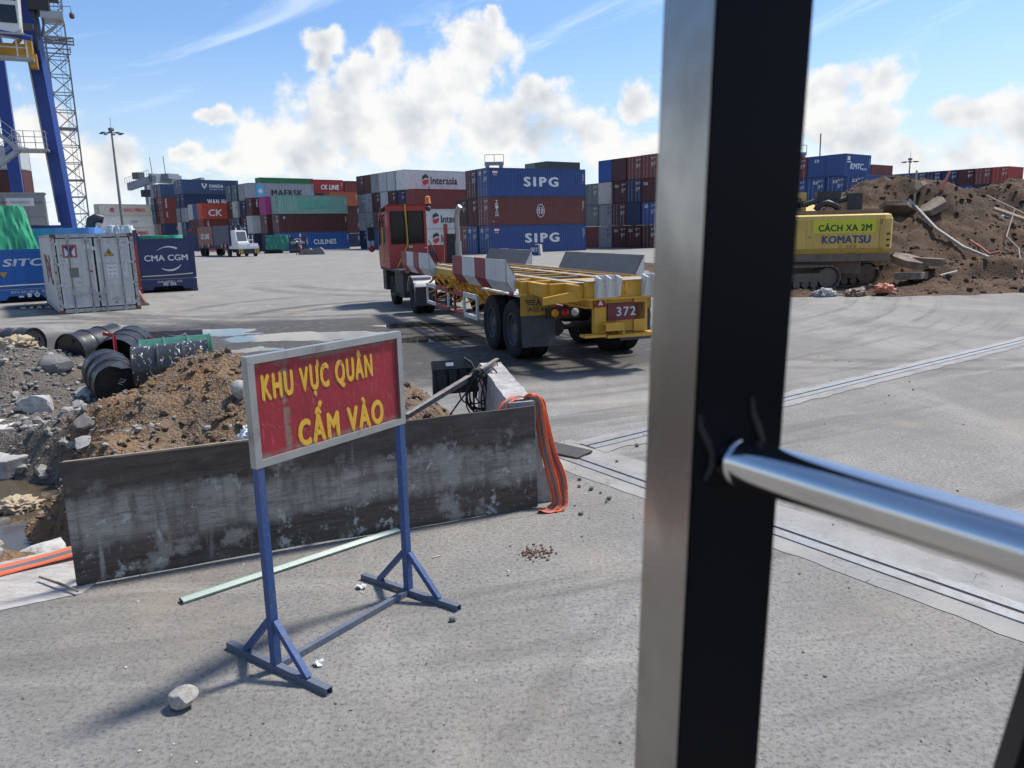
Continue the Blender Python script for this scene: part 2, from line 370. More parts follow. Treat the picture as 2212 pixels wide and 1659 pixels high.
    wetm = t.ss(wet, 1.16, .78)
    wetm = t.m('MULTIPLY', wetm, t.ss(t.noise(p, 1.3, 6, .7), .22, .40))
    pv_ = t.vm('ADD', p, t.vm('SCALE', t.vm('SUBTRACT', t.noise(p, .8, 5, .62, color=True), (.5, .5, .5)), 2.1))
    pud = t.m('MINIMUM', t.m('MINIMUM', ell(-4.7, 18.2, 2.2, .95, pv_), ell(-8.0, 19.3, 1.9, .85, pv_)), t.m('MINIMUM', ell(-6.3, 16.1, 1.8, .30, pv_), ell(-16.6, 28.7, 1.8, .7, pv_)))
    pud = t.m('MINIMUM', pud, t.m('MINIMUM', ell(-1.9, 17.1, 1.1, .5, pv_), ell(-2.4, 19.9, 1.4, .5, pv_)))
    pudm = t.ss(pud, 1.04, .9)
    mud = t.noise(p, 4.2, 7, .72, .6)
    c = t.mix(t.m('MULTIPLY', wetm, t.ss(mud, .36, .56, .55, .96)), c, t.mix(t.ss(mud, .42, .62), (.026, .025, .023), (.085, .076, .064)))
    c = t.mix(pudm, c, (.045, .042, .036))
    rough = t.mixf(wetm, t.lin(fine, .3, .7, .75, .95), t.lin(mud, .3, .7, .38, .9))
    rough = t.mixf(pudm, rough, .015)
    c = t.mix(1., c, (1.04, 1.0, .945), 'MULTIPLY')
    t.put(b.inputs['Base Color'], c); t.put(b.inputs['Roughness'], rough); t.put(b.inputs['Specular IOR Level'], t.mixf(pudm, t.mixf(wetm, .4, .25), .5))
    h = t.m('ADD', t.m('ADD', t.m('MULTIPLY', sp, .5), t.m('MULTIPLY', t.m('MULTIPLY', wetm, mud), 3.5)), t.m('ADD', t.m('MULTIPLY', fine, 1.0), t.m('MULTIPLY', med, 1.4)))
    h = t.m('MULTIPLY', h, t.m('SUBTRACT', 1., pudm))
    bn = t.new('ShaderNodeBump'); t.put(bn.inputs['Height'], h); bn.inputs['Distance'].default_value = .012
    t.put(bn.inputs['Strength'], t.mixf(pudm, .8, .0)); t.put(b.inputs['Normal'], bn.outputs[0])
    return m_
MG = ground_material()
HOLE = [(-12, 2.6), (-6.2, 4.2), (-3.95, 5.02), (-3.32, 5.62), (-2.3, 5.62), (-1.0, 6.25), (-.25, 6.85), (-.45, 8.6), (-1.6, 10.3), (-4.2, 12.2), (-7.5, 14.8), (-12, 15.6)]
bm = bmesh.new()
def loop_edges(pts):
    vs = [bm.verts.new((p[0], p[1], 0)) for p in pts]
    return [bm.edges.new((vs[i], vs[(i+1) % len(vs)])) for i in range(len(vs))]
es = loop_edges([(-2500, -300), (2500, -300), (2500, 4500), (-2500, 4500)])+loop_edges(HOLE)
bmesh.ops.triangle_fill(bm, edges=es, use_beauty=True)
for f in bm.faces:
    if f.normal.z < 0: f.normal_flip()
me = bpy.data.meshes.new('ground'); bm.to_mesh(me); bm.free()
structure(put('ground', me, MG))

# ---- slotted steel channels let into the paving, with their concrete bands
def band_material():
    m_, t, b = newmat('channel_concrete'); p = wpos(t); n = t.noise(p, 1.6, 6, .65); f = t.noise(p, 30, 4, .7); cr = t.vor(p, 3.2, 'DISTANCE_TO_EDGE')
    c = t.mix(t.ss(n, .35, .7), (.30, .285, .26), (.22, .21, .195)); c = t.mix(t.ss(f, .5, .75, 0, .4), c, (.15, .145, .135))
    c = t.mix(t.m('MULTIPLY', t.ss(cr, .0, .012, 1, 0), t.ss(n, .48, .6)), c, (.08, .078, .072))
    t.put(b.inputs['Base Color'], c); b.inputs['Roughness'].default_value = .9; t.put(b.inputs['Normal'], t.bump(f, .4, .006)); return m_
MBAND = band_material()
def steel_strip():
    m_, t, b = newmat('worn_channel_steel'); p = wpos(t); n = t.noise(p, 3.5, 7, .7); f = t.noise(p, 26, 5, .7)
    c = t.mix(t.ss(n, .4, .68), (.31, .31, .305), (.22, .205, .19)); c = t.mix(t.ss(f, .52, .72, 0, .6), c, (.16, .14, .12))
    t.put(b.inputs['Base Color'], c); t.put(b.inputs['Roughness'], t.lin(n, .3, .7, .35, .75)); b.inputs['Metallic'].default_value = .35
    t.put(b.inputs['Normal'], t.bump(f, .3, .003)); return m_
MSTEELSTRIP = steel_strip(); MSLOT = flat('slot_dark', (.03, .027, .024), .95)  # slot: flat near-black sheet between the steel plates
def jag(o, d, n, u0, u1, w0, w1, amp, seed, z):
    """ragged-edged band along direction d"""
    vs = []; fs = []; k = int((u1-u0)/.12)
    for i in range(k+1):
        u = u0+(u1-u0)*i/k
        a = w0+amp*fbm(u*2.3, seed, 0, 4); c_ = w1+amp*fbm(u*2.3, seed+9, 0, 4)
        for w in (a, c_): q = o+d*u+n*w; vs.append((q.x, q.y, z))
        if i: fs.append((2*i-2, 2*i-1, 2*i+1, 2*i))
    return MB().add(vs, fs)
def channel(name, d, u0, u1, near, far_, seed, dz):
    n = Vector((-d.y, d.x)); e = bpy.data.objects.new(name, None); col.objects.link(e); structure(e)
    jag(RAIL_O, d, n, u0, u1, near, far_, .05, seed, .004+dz).build('concrete_band', MBAND, e)
    s_ = MB().add([(*(RAIL_O+d*u+n*w), .0085+dz) for u in (u0, u1) for w in (-.016, .016)], [(0, 1, 3, 2)]); s_.build('slot', MSLOT, e)
    L = 2.9; k = 0; u = u0
    while u < u1-.01:
        v = min(u+L, u1)
        for sgn in (-1, 1):
            wa, wb = .018*sgn, .125*sgn
            q = MB()
            P = [RAIL_O+d*(u+.004)+n*wa, RAIL_O+d*(v-.004)+n*wa, RAIL_O+d*(v-.004)+n*wb, RAIL_O+d*(u+.004)+n*wb]
            q.add([(*p_, .001) for p_ in P]+[(*p_, .0135+dz) for p_ in P], [(4,5,6,7),(0,1,5,4),(1,2,6,5),(2,3,7,6),(3,0,4,7)])
            q.build('steel_plate', MSTEELSTRIP, e)
        u = v; k += 1
channel('drain_channel', RAIL_B, -.35, 9.5, -.33, .46, 3., .0)
channel('drain_channel', RAIL_A, .38, 22., -.30, .22, 17., .003)

# ------------------------------------------------------------------ excavation behind the plywood
def sstep(a, b_, v):
    t_ = max(0., min(1., (v-a)/(b_-a))); return t_*t_*(3-2*t_)
def cone(x, y, cx, cy, r, h, ax=1., rot=0.):
    dx_, dy_ = x-cx, y-cy; c_, s_ = math.cos(rot), math.sin(rot)
    u, v = (dx_*c_+dy_*s_)/ax, -dx_*s_+dy_*c_
    d_ = math.sqrt(u*u+v*v+.04*r*r)/r
    return h*max(0., 1.19*(1.-d_)) if d_ < 1 else 0.
def inside(x, y):
    s_ = 1e9; ins = False; n = len(HOLE)
    for i in range(n):
        (x1, y1), (x2, y2) = HOLE[i], HOLE[(i+1) % n]
        if (y1 > y) != (y2 > y) and x < (x2-x1)*(y-y1)/(y2-y1)+x1: ins = not ins
        ex, ey = x2-x1, y2-y1; t_ = max(0, min(1, ((x-x1)*ex+(y-y1)*ey)/(ex*ex+ey*ey)))
        s_ = min(s_, math.hypot(x-x1-t_*ex, y-y1-t_*ey))
    return s_ if ins else -s_
def zt(x, y, rough=1.):
    sd_ = inside(x, y)
    n1_ = fbm(x*.9, y*.9, 1.7, 5); n2_ = fbm(x*3.3, y*3.3, 5.1, 4); n3_ = fbm(x*9, y*9, 2.2, 3)
    z = -.05+.12*sstep(-.1, .5, sd_)
    z += cone(x, y, -3.75, 9.25, 1.75, .64, 1.35, .12)+.6*cone(x, y, -4.1, 9.75, .85, .4, 1.1, -.2)+cone(x, y, -2.4, 8.9, 1.6, .50, 1.3, -.2)+cone(x, y, -1.2, 8.2, 1.1, .42)
    z += cone(x, y, -9.8, 12.6, 3.0, .42, 1.3)+cone(x, y, -7.7, 12.2, 1.5, .40)
    z += cone(x, y, -4.55, 7.75, .95, .45, 1.1, .6)
    # the hole, cut steeply under the broken slabs on its far side
    hx = math.hypot((x+6.3)/2.6, (y-7.0)/2.05)
    z -= 1.0*sstep(1.12, .62, hx+.10*n1_)
    z -= .55*sstep(.9, .3, math.hypot((x+3.9)/1.1, (y-6.2)/.75))
    z += cone(x, y, -4.15, 7.15, 1.0, .85, 1., .3)
    amp = sstep(-.15, .6, sd_)
    z += rough*amp*(.08*n1_+.075*n2_+.035*n3_)
    return z
def soil_material(name, sand, grey, dark, gravel=.5, mixlo=.4, mixhi=.62, ysplit=None):
    m_, t, b = newmat(name); p = wpos(t)
    n = t.noise(p, .8, 6, .65); f = t.noise(p, 11, 6, .72); g = t.vor(p, 26); g2 = t.vor(p, 60); gc = t.vor(p, 26, 'F1', 'Color')
    x, y, z = t.sep(p)
    sel = t.ss(n, mixlo, mixhi)
    if ysplit is not None: sel = t.m('MAXIMUM', t.m('MULTIPLY', sel, .55), t.ss(t.m('ADD', t.m('MULTIPLY', n, 2.2), t.m('MULTIPLY', x, -1.)), ysplit, ysplit+1.2))
    c = t.mix(sel, sand, grey)
    c = t.mix(t.ss(f, .46, .68, 0, .75), c, dark)
    gv = t.m('MULTIPLY', t.ss(g, .16, .34, 1, 0), t.ss(t.noise(p, 2.6, 4), .62-.25*gravel, .70-.2*gravel))
    c = t.mix(t.m('MULTIPLY', gv, .8), c, t.mix(t.sep(gc)[0], (.10, .10, .10), (.36, .34, .31)))
    t.put(b.inputs['Base Color'], c); b.inputs['Roughness'].default_value = .95; b.inputs['Specular IOR Level'].default_value = .25
    h = t.m('ADD', t.m('MULTIPLY', f, 1.6), t.m('SUBTRACT', t.m('MULTIPLY', g2, -.4), t.m('MULTIPLY', g, .9)))
    t.put(b.inputs['Normal'], t.bump(h, .9, .03)); return m_
MSOIL = soil_material('sandy_spoil', (.250, .150, .076), (.155, .134, .110), (.055, .040, .030), .6, ysplit=5.6)
def grid(name, x0, x1, y0, y1, step, fz, mat):
    nx, ny = int((x1-x0)/step)+1, int((y1-y0)/step)+1
    vs = []; fs = []
    for j in range(ny):
        for i in range(nx):
            x, y = x0+(x1-x0)*i/(nx-1), y0+(y1-y0)*j/(ny-1); vs.append((x, y, fz(x, y)))
    for j in range(ny-1):
        for i in range(nx-1): a = j*nx+i; fs.append((a, a+1, a+nx+1, a+nx))
    me = bpy.data.meshes.new(name); me.from_pydata(vs, [], fs); me.update()
    for p in me.polygons: p.use_smooth = True
    return put(name, me, mat)
structure(grid('excavation', -12.6, .4, 2.4, 16.4, .075, zt, MSOIL))
m_, t, b = newmat('muddy_water'); b.inputs['Base Color'].default_value = (.085, .068, .045, 1); b.inputs['Roughness'].default_value = .04
t.put(b.inputs['Normal'], t.bump(t.noise(wpos(t), 6, 3), .04, .01)); MWATER = m_
structure(MB().quad((-9.5, 4.4, -.42), (-2.6, 4.4, -.42), (-2.6, 9.6, -.42), (-9.5, 9.6, -.42)).build('pit_water', MWATER))

# ------------------------------------------------------------------ rocks
def rock_mesh(seed, sub=3, planes=9, rough=.06):
    rnd = random.Random(seed); bm_ = bmesh.new(); bmesh.ops.create_icosphere(bm_, subdivisions=sub, radius=1.)
    pl = []
    for _ in range(planes):
        v = Vector((rnd.gauss(0, 1), rnd.gauss(0, 1), rnd.gauss(0, 1))).normalized(); pl.append((v, rnd.uniform(.50, .80)))
    for v in bm_.verts:
        for n, d in pl:
            k = v.co.dot(n)-d
            if k > 0: v.co -= n*k*.95
        q = v.co*2.4
        v.co *= 1+rough*mnoise.fractal((q.x+seed, q.y, q.z), .8, 2., 4)
    me_ = bpy.data.meshes.new('rock'); bm_.to_mesh(me_); bm_.free()
    mx = max(max(abs(c) for c in v.co) for v in me_.vertices)
    for v in me_.vertices: v.co /= mx
    for p in me_.polygons: p.use_smooth = True
    me_.set_sharp_from_angle(angle=R(25))
    return me_
def stone_material(name, a, b_, dark, sc_=1.):
    m_, t, bb = newmat(name); p = t.vm('ADD', opos(t), t.new('ShaderNodeObjectInfo').outputs['Location']); n = t.noise(p, 2.2*sc_, 6, .68); f = t.noise(p, 12*sc_, 6, .7)
    c = t.mix(t.ss(n, .38, .65), a, b_); c = t.mix(t.ss(f, .52, .75, 0, .6), c, dark)
    t.put(bb.inputs['Base Color'], c); bb.inputs['Roughness'].default_value = .92; t.put(bb.inputs['Normal'], t.bump(f, .7, .04)); return m_
MROCK = stone_material('pale_concrete_lump', (.58, .56, .52), (.36, .34, .31), (.13, .12, .11))
MROCKM = stone_material('dusty_rubble', (.36, .335, .30), (.24, .22, .195), (.11, .10, .09))
MROCKD = stone_material('grey_rubble_stone', (.16, .155, .15), (.24, .23, .215), (.06, .06, .058))
MROCKT = stone_material('tan_stone', (.64, .60, .53), (.46, .41, .35), (.16, .13, .11))
ROCKS = [rock_mesh(i*7+3) for i in range(8)]
ROCKLO = [rock_mesh(i*5+2, 1, 7, .1) for i in range(6)]
def rock(name, x, y, z, sx, sy, sz, rz, mat, label, group=None, k=0, rx=0., ry=0.):
    o = put(name, ROCKS[k % 8], mat, None, (x, y, z)); o.scale = (sx, sy, sz); o.rotation_euler = (rx, ry, rz)
    return tag(o, label, 'rock' if 'slab' not in name else 'slab', group)
def scatter(name, pts, mat, seed):
    """many small stones in one mesh"""
    rnd = random.Random(seed); vs = []; fs = []
    src = [([v.co.copy() for v in m__.vertices], [tuple(p.vertices) for p in m__.polygons]) for m__ in ROCKLO]
    for (x, y, z, s_) in pts:
        V, Fc = src[rnd.randrange(6)]; a = rnd.uniform(0, 6.28); c_, s2 = math.cos(a), math.sin(a); sz = rnd.uniform(.5, .9); sx = rnd.uniform(.7, 1.2)
        o = len(vs)
        for v in V: vs.append((x+s_*(v.x*c_*sx-v.y*s2), y+s_*(v.x*s2*sx+v.y*c_), z+s_*v.z*sz))
        for f in Fc: fs.append(tuple(i+o for i in f))
    me_ = bpy.data.meshes.new(name); me_.from_pydata(vs, [], fs); me_.update()
    return put(name, me_, mat)
rnd = random.Random(5)
def pit_pts(n, smin, smax, box, zz=None, cond=None):
    out = []
    while len(out) < n:
        x, y = rnd.uniform(box[0], box[1]), rnd.uniform(box[2], box[3])
        if inside(x, y) < .05: continue
        if cond and not cond(x, y): continue
        z = zt(x, y); s_ = smin+(smax-smin)*rnd.random()**3
        if z < -.42: continue
        out.append((x, y, z+s_*.15, s_))
    return out
stuff(scatter('gravel', pit_pts(4200, .012, .06, (-11.5, -5, 8.5, 15)) + pit_pts(1300, .01, .04, (-5.2, -.5, 6, 11)), MROCKD, 1), 'loose grey gravel and small stones spread over the spoil', 'gravel')
stuff(scatter('rubble', pit_pts(1100, .015, .10, (-11.5, -5, 8.3, 14.5)) + pit_pts(200, .01, .05, (-5.2, -.5, 6, 10)) + pit_pts(130, .02, .08, (-8, -3, 4.6, 8)), MROCKM, 2), 'pale broken concrete rubble scattered over the spoil', 'rubble')
stuff(scatter('sand_clods', pit_pts(1500, .012, .07, (-5.4, -.6, 6.2, 11)), MSOIL, 12), 'brown sand clods strewn over the sand heap', 'clods')
def road_pts(n, smin, smax, box):
    out = []
    for _ in range(n):
        x, y = rnd.uniform(box[0], box[1]), rnd.uniform(box[2], box[3])
        if inside(x, y) > -.1: continue
        s_ = smin+(smax-smin)*rnd.random()**4; out.append((x, y, s_*.4, s_))
    return out
stuff(scatter('grit', road_pts(520, .003, .013, (-3.6, 3.2, 2.6, 7.5)) + road_pts(160, .004, .02, (.2, 6, 6, 14)), MROCKD, 3), 'dark grit and tiny stones lying on the paving', 'grit')
stuff(scatter('chippings', road_pts(420, .003, .011, (-3.6, 3.2, 2.6, 7.2)), MROCKT, 4), 'pale chippings lying on the paving', 'chippings')
# ------------------------------------------------------------------ foreground materials
MBLUE = paint('scuffed_blue_enamel', (.020, .066, .200), .45, .4, .35, .35, 0, 4., fade=.35, dirtcol=(.16, .14, .11))
MBLUED = paint('dusty_blue_foot', (.10, .120, .165), .7, .5, .7, .35, 0, 5., fade=.4, dirtcol=(.20, .175, .14))
MGALV = paint('dull_galvanised', (.40, .40, .39), .40, .4, .6, .12, .65, 5., fade=.1, streak=False, dirtcol=(.11, .085, .075))
MBLACK = paint('black_casing', (.016, .016, .017), .5, .3, .3, 0, 0, 3., dirtcol=(.09, .085, .08))
def sign_red():
    m_, t, b = newmat('scratched_red_panel'); p = opos(t)
    n = t.noise(p, 4, 6, .65); f = t.noise(p, 40, 5, .7)
    sc1 = t.noise(t.vm('MULTIPLY', p, (26., 1., 3.)), 2.2, 6, .75, .4); sc2 = t.noise(t.vm('MULTIPLY', t.vm('ADD', p, t.vm('SCALE', t.comb(t.sep(p)[2], 0., 0.), .8)), (40., 1., 6.)), 2.0, 5, .75)
    c = t.mix(t.ss(n, .35, .7), (.30, .014, .024), (.22, .012, .020))
    c = t.mix(t.ss(sc1, .56, .70, 0, .6), c, (.42, .13, .13)); c = t.mix(t.ss(sc2, .58, .68, 0, .6), c, (.48, .22, .20))
    x, y, z = t.sep(p)
    edge = t.m('MAXIMUM', t.ss(z, 1.675, 1.705), t.ss(z, 1.245, 1.215))
    st = t.m('MULTIPLY', edge, t.ss(n, .40, .55)); st = t.m('MAXIMUM', st, t.m('MULTIPLY', t.ss(t.m('ABSOLUTE', t.m('SUBTRACT', x, .205)), .028, .012), t.ss(t.noise(p, 9, 5, .7), .42, .55)))
    st = t.m('MAXIMUM', st, t.m('MULTIPLY', t.ss(t.m('ABSOLUTE', t.m('SUBTRACT', x, .92)), .03, .014), t.ss(t.noise(p, 8, 5, .7), .55, .62)))
    c = t.mix(t.m('MULTIPLY', st, .85), c, t.mix(f, (.13, .11, .085), (.24, .20, .15)))
    c = t.mix(t.ss(f, .66, .76, 0, .6), c, (.45, .38, .33))
    t.put(b.inputs['Base Color'], c); t.put(b.inputs['Roughness'], t.lin(f, .3, .7, .38, .7)); t.put(b.inputs['Normal'], t.bump(sc1, .12, .004)); return m_
MSIGN = sign_red()
def sign_yellow():
    m_, t, b = newmat('flaking_yellow_letters'); p = opos(t); w = wpos(t); f = t.noise(w, 45, 5, .7); n = t.noise(w, 9, 5, .7)
    c = t.mix(t.ss(f, .4, .7), (.72, .41, .03), (.60, .33, .045)); c = t.mix(t.ss(n, .60, .66, 0, .9), c, t.mix(f, (.26, .014, .022), (.20, .15, .10))); c = t.mix(t.ss(f, .64, .72, 0, .7), c, (.22, .12, .05))
    t.put(b.inputs['Base Color'], c); b.inputs['Roughness'].default_value = .6; return m_
MYEL = sign_yellow()

# ------------------------------------------------------------------ warning sign on a stand
S = thing('warning_sign', 'red warning sign with yellow lettering on a blue steel stand', 'sign', (-1.34, 3.87, 0), math.atan2(.87, .62))
SL = 1.068
sg = MB()
sg.box(.0, SL+.015, -.008, .008, 1.200, 1.730); panel = sg.build('panel', MSIGN, S)
letters('KHU', panel, MYEL, (.455, -.0088, 1.578), .80, .215); letters('CAM', panel, MYEL, (.595, -.0088, 1.325), .66, .24)
for nm, (x0, x1, z0, z1) in (('top', (-.026, SL+.034, 1.715, 1.755)), ('bottom', (-.026, SL+.034, 1.165, 1.205)), ('side', (-.026, .014, 1.2055, 1.7145)), ('side', (SL-.006, SL+.034, 1.2055, 1.7145))):
    MB().box(x0, x1, -.024, .024, z0, z1).build('frame_rail', MGALV, S)
for x0 in (0., SL):
    MB().box(x0-.022, x0+.022, -.022, .022, .04, 1.165).build('post', MBLUE, S)
    q = MB(); w = .020                                  # open-ended square tube foot
    y0, y1 = -.43, .43
    for a, b_, c_, d_ in ((-w, w, 0, .003), (-w, w, .037, .04), (-w, -w+.003, .003, .037), (w-.003, w, .003, .037)): q.box(x0+a, x0+b_, y0, y1, c_, d_)
    q.build('foot', MBLUED, S)
    for sg_ in (-1, 1):
        MB().bar((x0, sg_*.022, .295), (x0, sg_*.265, .04), .034, .034, (1, 0, 0)).build('brace', MBLUE, S)
MB().box(.021, SL-.021, -.018, .018, .002, .038).build('tie_bar', MBLUED, S)

# ------------------------------------------------------------------ plywood hoarding, concrete barrier, tape
def plywood():
    m_, t, b = newmat('weathered_film_plywood'); p = opos(t); x, y, z = t.sep(p)
    gr = t.noise(t.vm('MULTIPLY', p, (.9, 1., 6.)), 2.0, 7, .68, .8); n = t.noise(p, 2.6, 6, .66); f = t.noise(p, 34, 5, .72); dr = t.noise(t.vm('MULTIPLY', p, (6., 1., .7)), 1.6, 6, .66, .4)
    c = t.mix(t.ss(gr, .35, .7), (.060, .044, .035), (.110, .085, .068))
    mid = t.m('MULTIPLY', t.ss(t.m('ADD', z, t.m('MULTIPLY', n, .5)), .92, .76), t.ss(t.m('ADD', z, t.m('MULTIPLY', n, .25)), .36, .46))
    c = t.mix(t.m('MULTIPLY', mid, t.ss(dr, .36, .56, .45, 1.)), c, t.mix(t.ss(gr, .35, .7), (.38, .35, .29), (.21, .19, .157)))
    c = t.mix(t.m('MULTIPLY', t.ss(dr, .58, .72), t.ss(t.m('ADD', z, t.m('MULTIPLY', n, .5)), 1.12, .85, 0, .85)), c, (.33, .305, .27))
    crk = t.noise(t.vm('MULTIPLY', p, (.55, 1., 9.)), 2.6, 7, .7, 1.1); c = t.mix(t.m('MULTIPLY', t.ss(t.m('ABSOLUTE', t.m('SUBTRACT', crk, .5)), .012, .0), t.ss(z, .85, .7)), c, (.015, .012, .010))
    blot = t.m('MULTIPLY', t.ss(t.noise(p, 3.1, 7, .68), .52, .62), t.ss(t.m('ADD', z, t.m('MULTIPLY', n, .3)), .95, .75)); c = t.mix(t.m('MULTIPLY', blot, .75), c, (.33, .31, .265))
    pk = t.m('MULTIPLY', t.ss(t.noise(p, 6, 7, .72), .56, .62), t.ss(z, .88, .45))
    c = t.mix(t.m('MULTIPLY', pk, .85), c, (.46, .44, .40))
    c = t.mix(t.m('MULTIPLY', t.ss(f, .60, .68), t.ss(z, .55, .2, .15, .8)), c, (.30, .285, .25))
    c = t.mix(t.ss(t.m('ADD', z, t.m('MULTIPLY', f, .06)), .10, .02, 0, .5), c, (.05, .043, .036))
    yel = t.m('MULTIPLY', t.ss(t.vm('LENGTH', t.vm('MULTIPLY', t.vm('SUBTRACT', p, (.47, 0., .73)), (1., 0., 1.4))), .10, .07), t.ss(n, .5, .6)); c = t.mix(t.m('MULTIPLY', yel, .5), c, (.28, .19, .05))
    t.put(b.inputs['Base Color'], c); t.put(b.inputs['Roughness'], t.lin(n, .3, .7, .55, .9))
    h = t.m('ADD', t.m('MULTIPLY', gr, 1.2), t.m('ADD', t.m('MULTIPLY', pk, .6), t.m('MULTIPLY', f, .5))); t.put(b.inputs['Normal'], t.bump(h, .65, .02)); return m_
MPLY = plywood(); MPLYEDGE = paint('raw_ply_edge', (.33, .27, .19), .85, .5, .6, 0, 0, 8., dirtcol=(.06, .05, .04))
HB = thing('plywood_hoarding', 'dark weathered plywood boards standing on edge in front of the spoil', 'board', (-3.04, 4.95, 0), math.atan2(1.36, 3.23))
def ply_sheet(x0, x1, tilt, zb):
    vs = []; fs = []; n = 24; cols_ = int((x1-x0)/.1)
    for s_ in (0, 1):
        for i in range(cols_+1):
            x = x0+(x1-x0)*i/cols_
            for j in range(n+1):
                z = j/n
                zz = zb+.012*fbm(x*1.1, 2, 0, 3)*(1-z)+(.895-zb+.004*fbm(x*3, 7, 0, 3))*z
                yb = .012*math.sin(x*1.3)+.006*fbm(x*1.5, z*2, 4, 3)+tilt*z
                vs.append((x, yb+.02*s_, zz))
    st = (cols_+1)*(n+1)
    for i in range(cols_):
        for j in range(n):
            a = i*(n+1)+j; fs.append((a, a+n+1, a+n+2, a+1)); fs.append((st+a, st+a+1, st+a+n+2, st+a+n+1))
        a = i*(n+1)+n; fs.append((a, a+n+1, st+a+n+1, st+a)); a = i*(n+1); fs.append((a, st+a, st+a+n+1, a+n+1))
    for j in range(n):
        fs.append((j, j+1, st+j+1, st+j)); a = cols_*(n+1)+j; fs.append((a, st+a, st+a+1, a+1))
    m__ = MB(); m__.add(vs, fs)
    return m__
ply_sheet(0., 2.338, .02, .018).build('plywood_sheet', MPLY, HB, True); ply_sheet(2.343, 3.505, .028, .012).build('plywood_sheet', MPLY, HB, True)
MB().box(.02, 2.32, .022, .042, .886, .9).build('edge_batten', MPLYEDGE, HB)
for xb in (.25, 1.9, 3.2): MB().bar((xb, .05, .72), (xb, .34, .0), .04, .03).build('prop', MPLYEDGE, HB)

def rough_concrete():
    m_, t, b = newmat('rough_white_concrete'); p = opos(t); n = t.noise(p, 4, 7, .7); f = t.noise(p, 26, 6, .72); s_ = t.noise(t.vm('MULTIPLY', p, (9., 9., .8)), 1.5, 6, .68)
    c = t.mix(t.ss(n, .38, .66), (.55, .52, .48), (.34, .31, .29)); c = t.mix(t.ss(s_, .5, .72, 0, .55), c, (.22, .17, .16)); c = t.mix(t.ss(f, .55, .72, 0, .5), c, (.13, .115, .105))
    t.put(b.inputs['Base Color'], c); b.inputs['Roughness'].default_value = .92; t.put(b.inputs['Normal'], t.bump(t.m('ADD', n, f), .9, .03)); return m_
MCONC = rough_concrete()
BAR = thing('concrete_barrier', 'rough white concrete traffic barrier behind the plywood, orange tape over its end', 'barrier', (.085, 6.42, 0), math.atan2(.988, -.155))
prof = [(-.30, 0), (.30, 0), (.30, .10), (.17, .32), (.115, .91), (-.115, .91), (-.17, .32), (-.30, .10)]
vs = []; nseg = 20
for i in range(nseg+1):
    u = 2.05*i/nseg
    for k, (w, h) in enumerate(prof): vs.append((u+.02*fbm(w*9, h*7, 3), w+.014*fbm(u*5, h*6, k), h+(.012*fbm(u*6, w*5, 8) if h > 0 else 0)))
np_ = len(prof); fs = [tuple(range(np_))[::-1], tuple(nseg*np_+j for j in range(np_))]
for i in range(nseg):
    for j in range(np_): fs.append((i*np_+j, i*np_+(j+1) % np_, (i+1)*np_+(j+1) % np_, (i+1)*np_+j))
MB().add(vs, fs).build('barrier_block', MCONC, BAR)
for u in (1.85,): MB().tube([(u, -.05, .90), (u, -.04, .965), (u+.07, -.0, .965), (u+.07, .0, .90)], .008, 6).build('lifting_eye', flat('rusty_iron', (.10, .05, .03), .9), BAR)

MORANGE = paint('orange_webbing', (.72, .135, .05), .7, .3, .2, 0, 0, 6., fade=.25, dirtcol=(.25, .08, .04)); MREFL = flat('grey_reflective_stripe', (.13, .14, .15), .45)
def ribbon(name, pts, side, width, parent=None):
    """folded webbing strip: orange, grey stripe, orange"""
    pts = [Vector(p) for p in pts]; fine = []
    k = 6
    for i in range(len(pts)-1):
        p0, p1, p2, p3 = pts[max(i-1, 0)], pts[i], pts[i+1], pts[min(i+2, len(pts)-1)]
        for j in range(k):
            t_ = j/k
            fine.append(.5*((2*p1)+(p2-p0)*t_+(2*p0-5*p1+4*p2-p3)*t_*t_+(3*p1-p0-3*p2+p3)*t_**3))
    fine.append(pts[-1])
    fr = [-.5, -.14, .14, .5]; mb = MB(); vs = []
    side = Vector(side).normalized()
    for i, p in enumerate(fine):
        d = (fine[min(i+1, len(fine)-1)]-fine[max(i-1, 0)]).normalized(); s_ = (side-d*side.dot(d)).normalized(); nn = d.cross(s_)
        tw = .22*fbm(i*.21, width*30, 1.); s_ = (s_*math.cos(tw)+nn*math.sin(tw))
        for f_ in fr: vs.append(tuple(p+s_*(f_*width)+nn*(.010*fbm(i*.3, f_*3, 2))))
    n = len(fine); mb.v = vs
    for i in range(n-1):
        for j in range(3): mb.f.append((i*4+j, i*4+j+1, (i+1)*4+j+1, (i+1)*4+j)); mb.mi.append(1 if j == 1 else 0)
    o = mb.build(name, [MORANGE, MREFL], parent, True); sm = o.modifiers.new('thickness', 'SOLIDIFY'); sm.thickness = .004
    return o
TP = thing('barrier_tape', 'orange tape with grey stripes draped over the barrier end to the ground', 'tape', (.3, 6.4, 0))
def tp(pts): return [(x-.3, y-6.4, z) for x, y, z in pts]
ribbon('tape_strand', tp([(-.12, 6.42, .80), (-.05, 6.45, .90), (.03, 6.50, .935), (.13, 6.50, .935), (.215, 6.44, .90), (.235, 6.42, .75), (.262, 6.40, .55), (.30, 6.36, .36), (.34, 6.30, .20), (.36, 6.25, .06), (.30, 6.215, .012)]), (.85, -.52, 0), .095, TP)
ribbon('tape_strand', tp([(.10, 6.53, .93), (.20, 6.52, .915), (.245, 6.49, .80), (.29, 6.47, .62), (.335, 6.43, .45), (.40, 6.36, .28), (.415, 6.30, .14), (.40, 6.24, .03), (.27, 6.19, .010), (.20, 6.20, .012)]), (.85, -.52, 0), .095, TP)
ribbon('tape_strand', tp([(.17, 6.60, .93), (.245, 6.60, .88), (.275, 6.62, .72), (.30, 6.63, .60)]), (.7, -.7, 0), .11, TP)
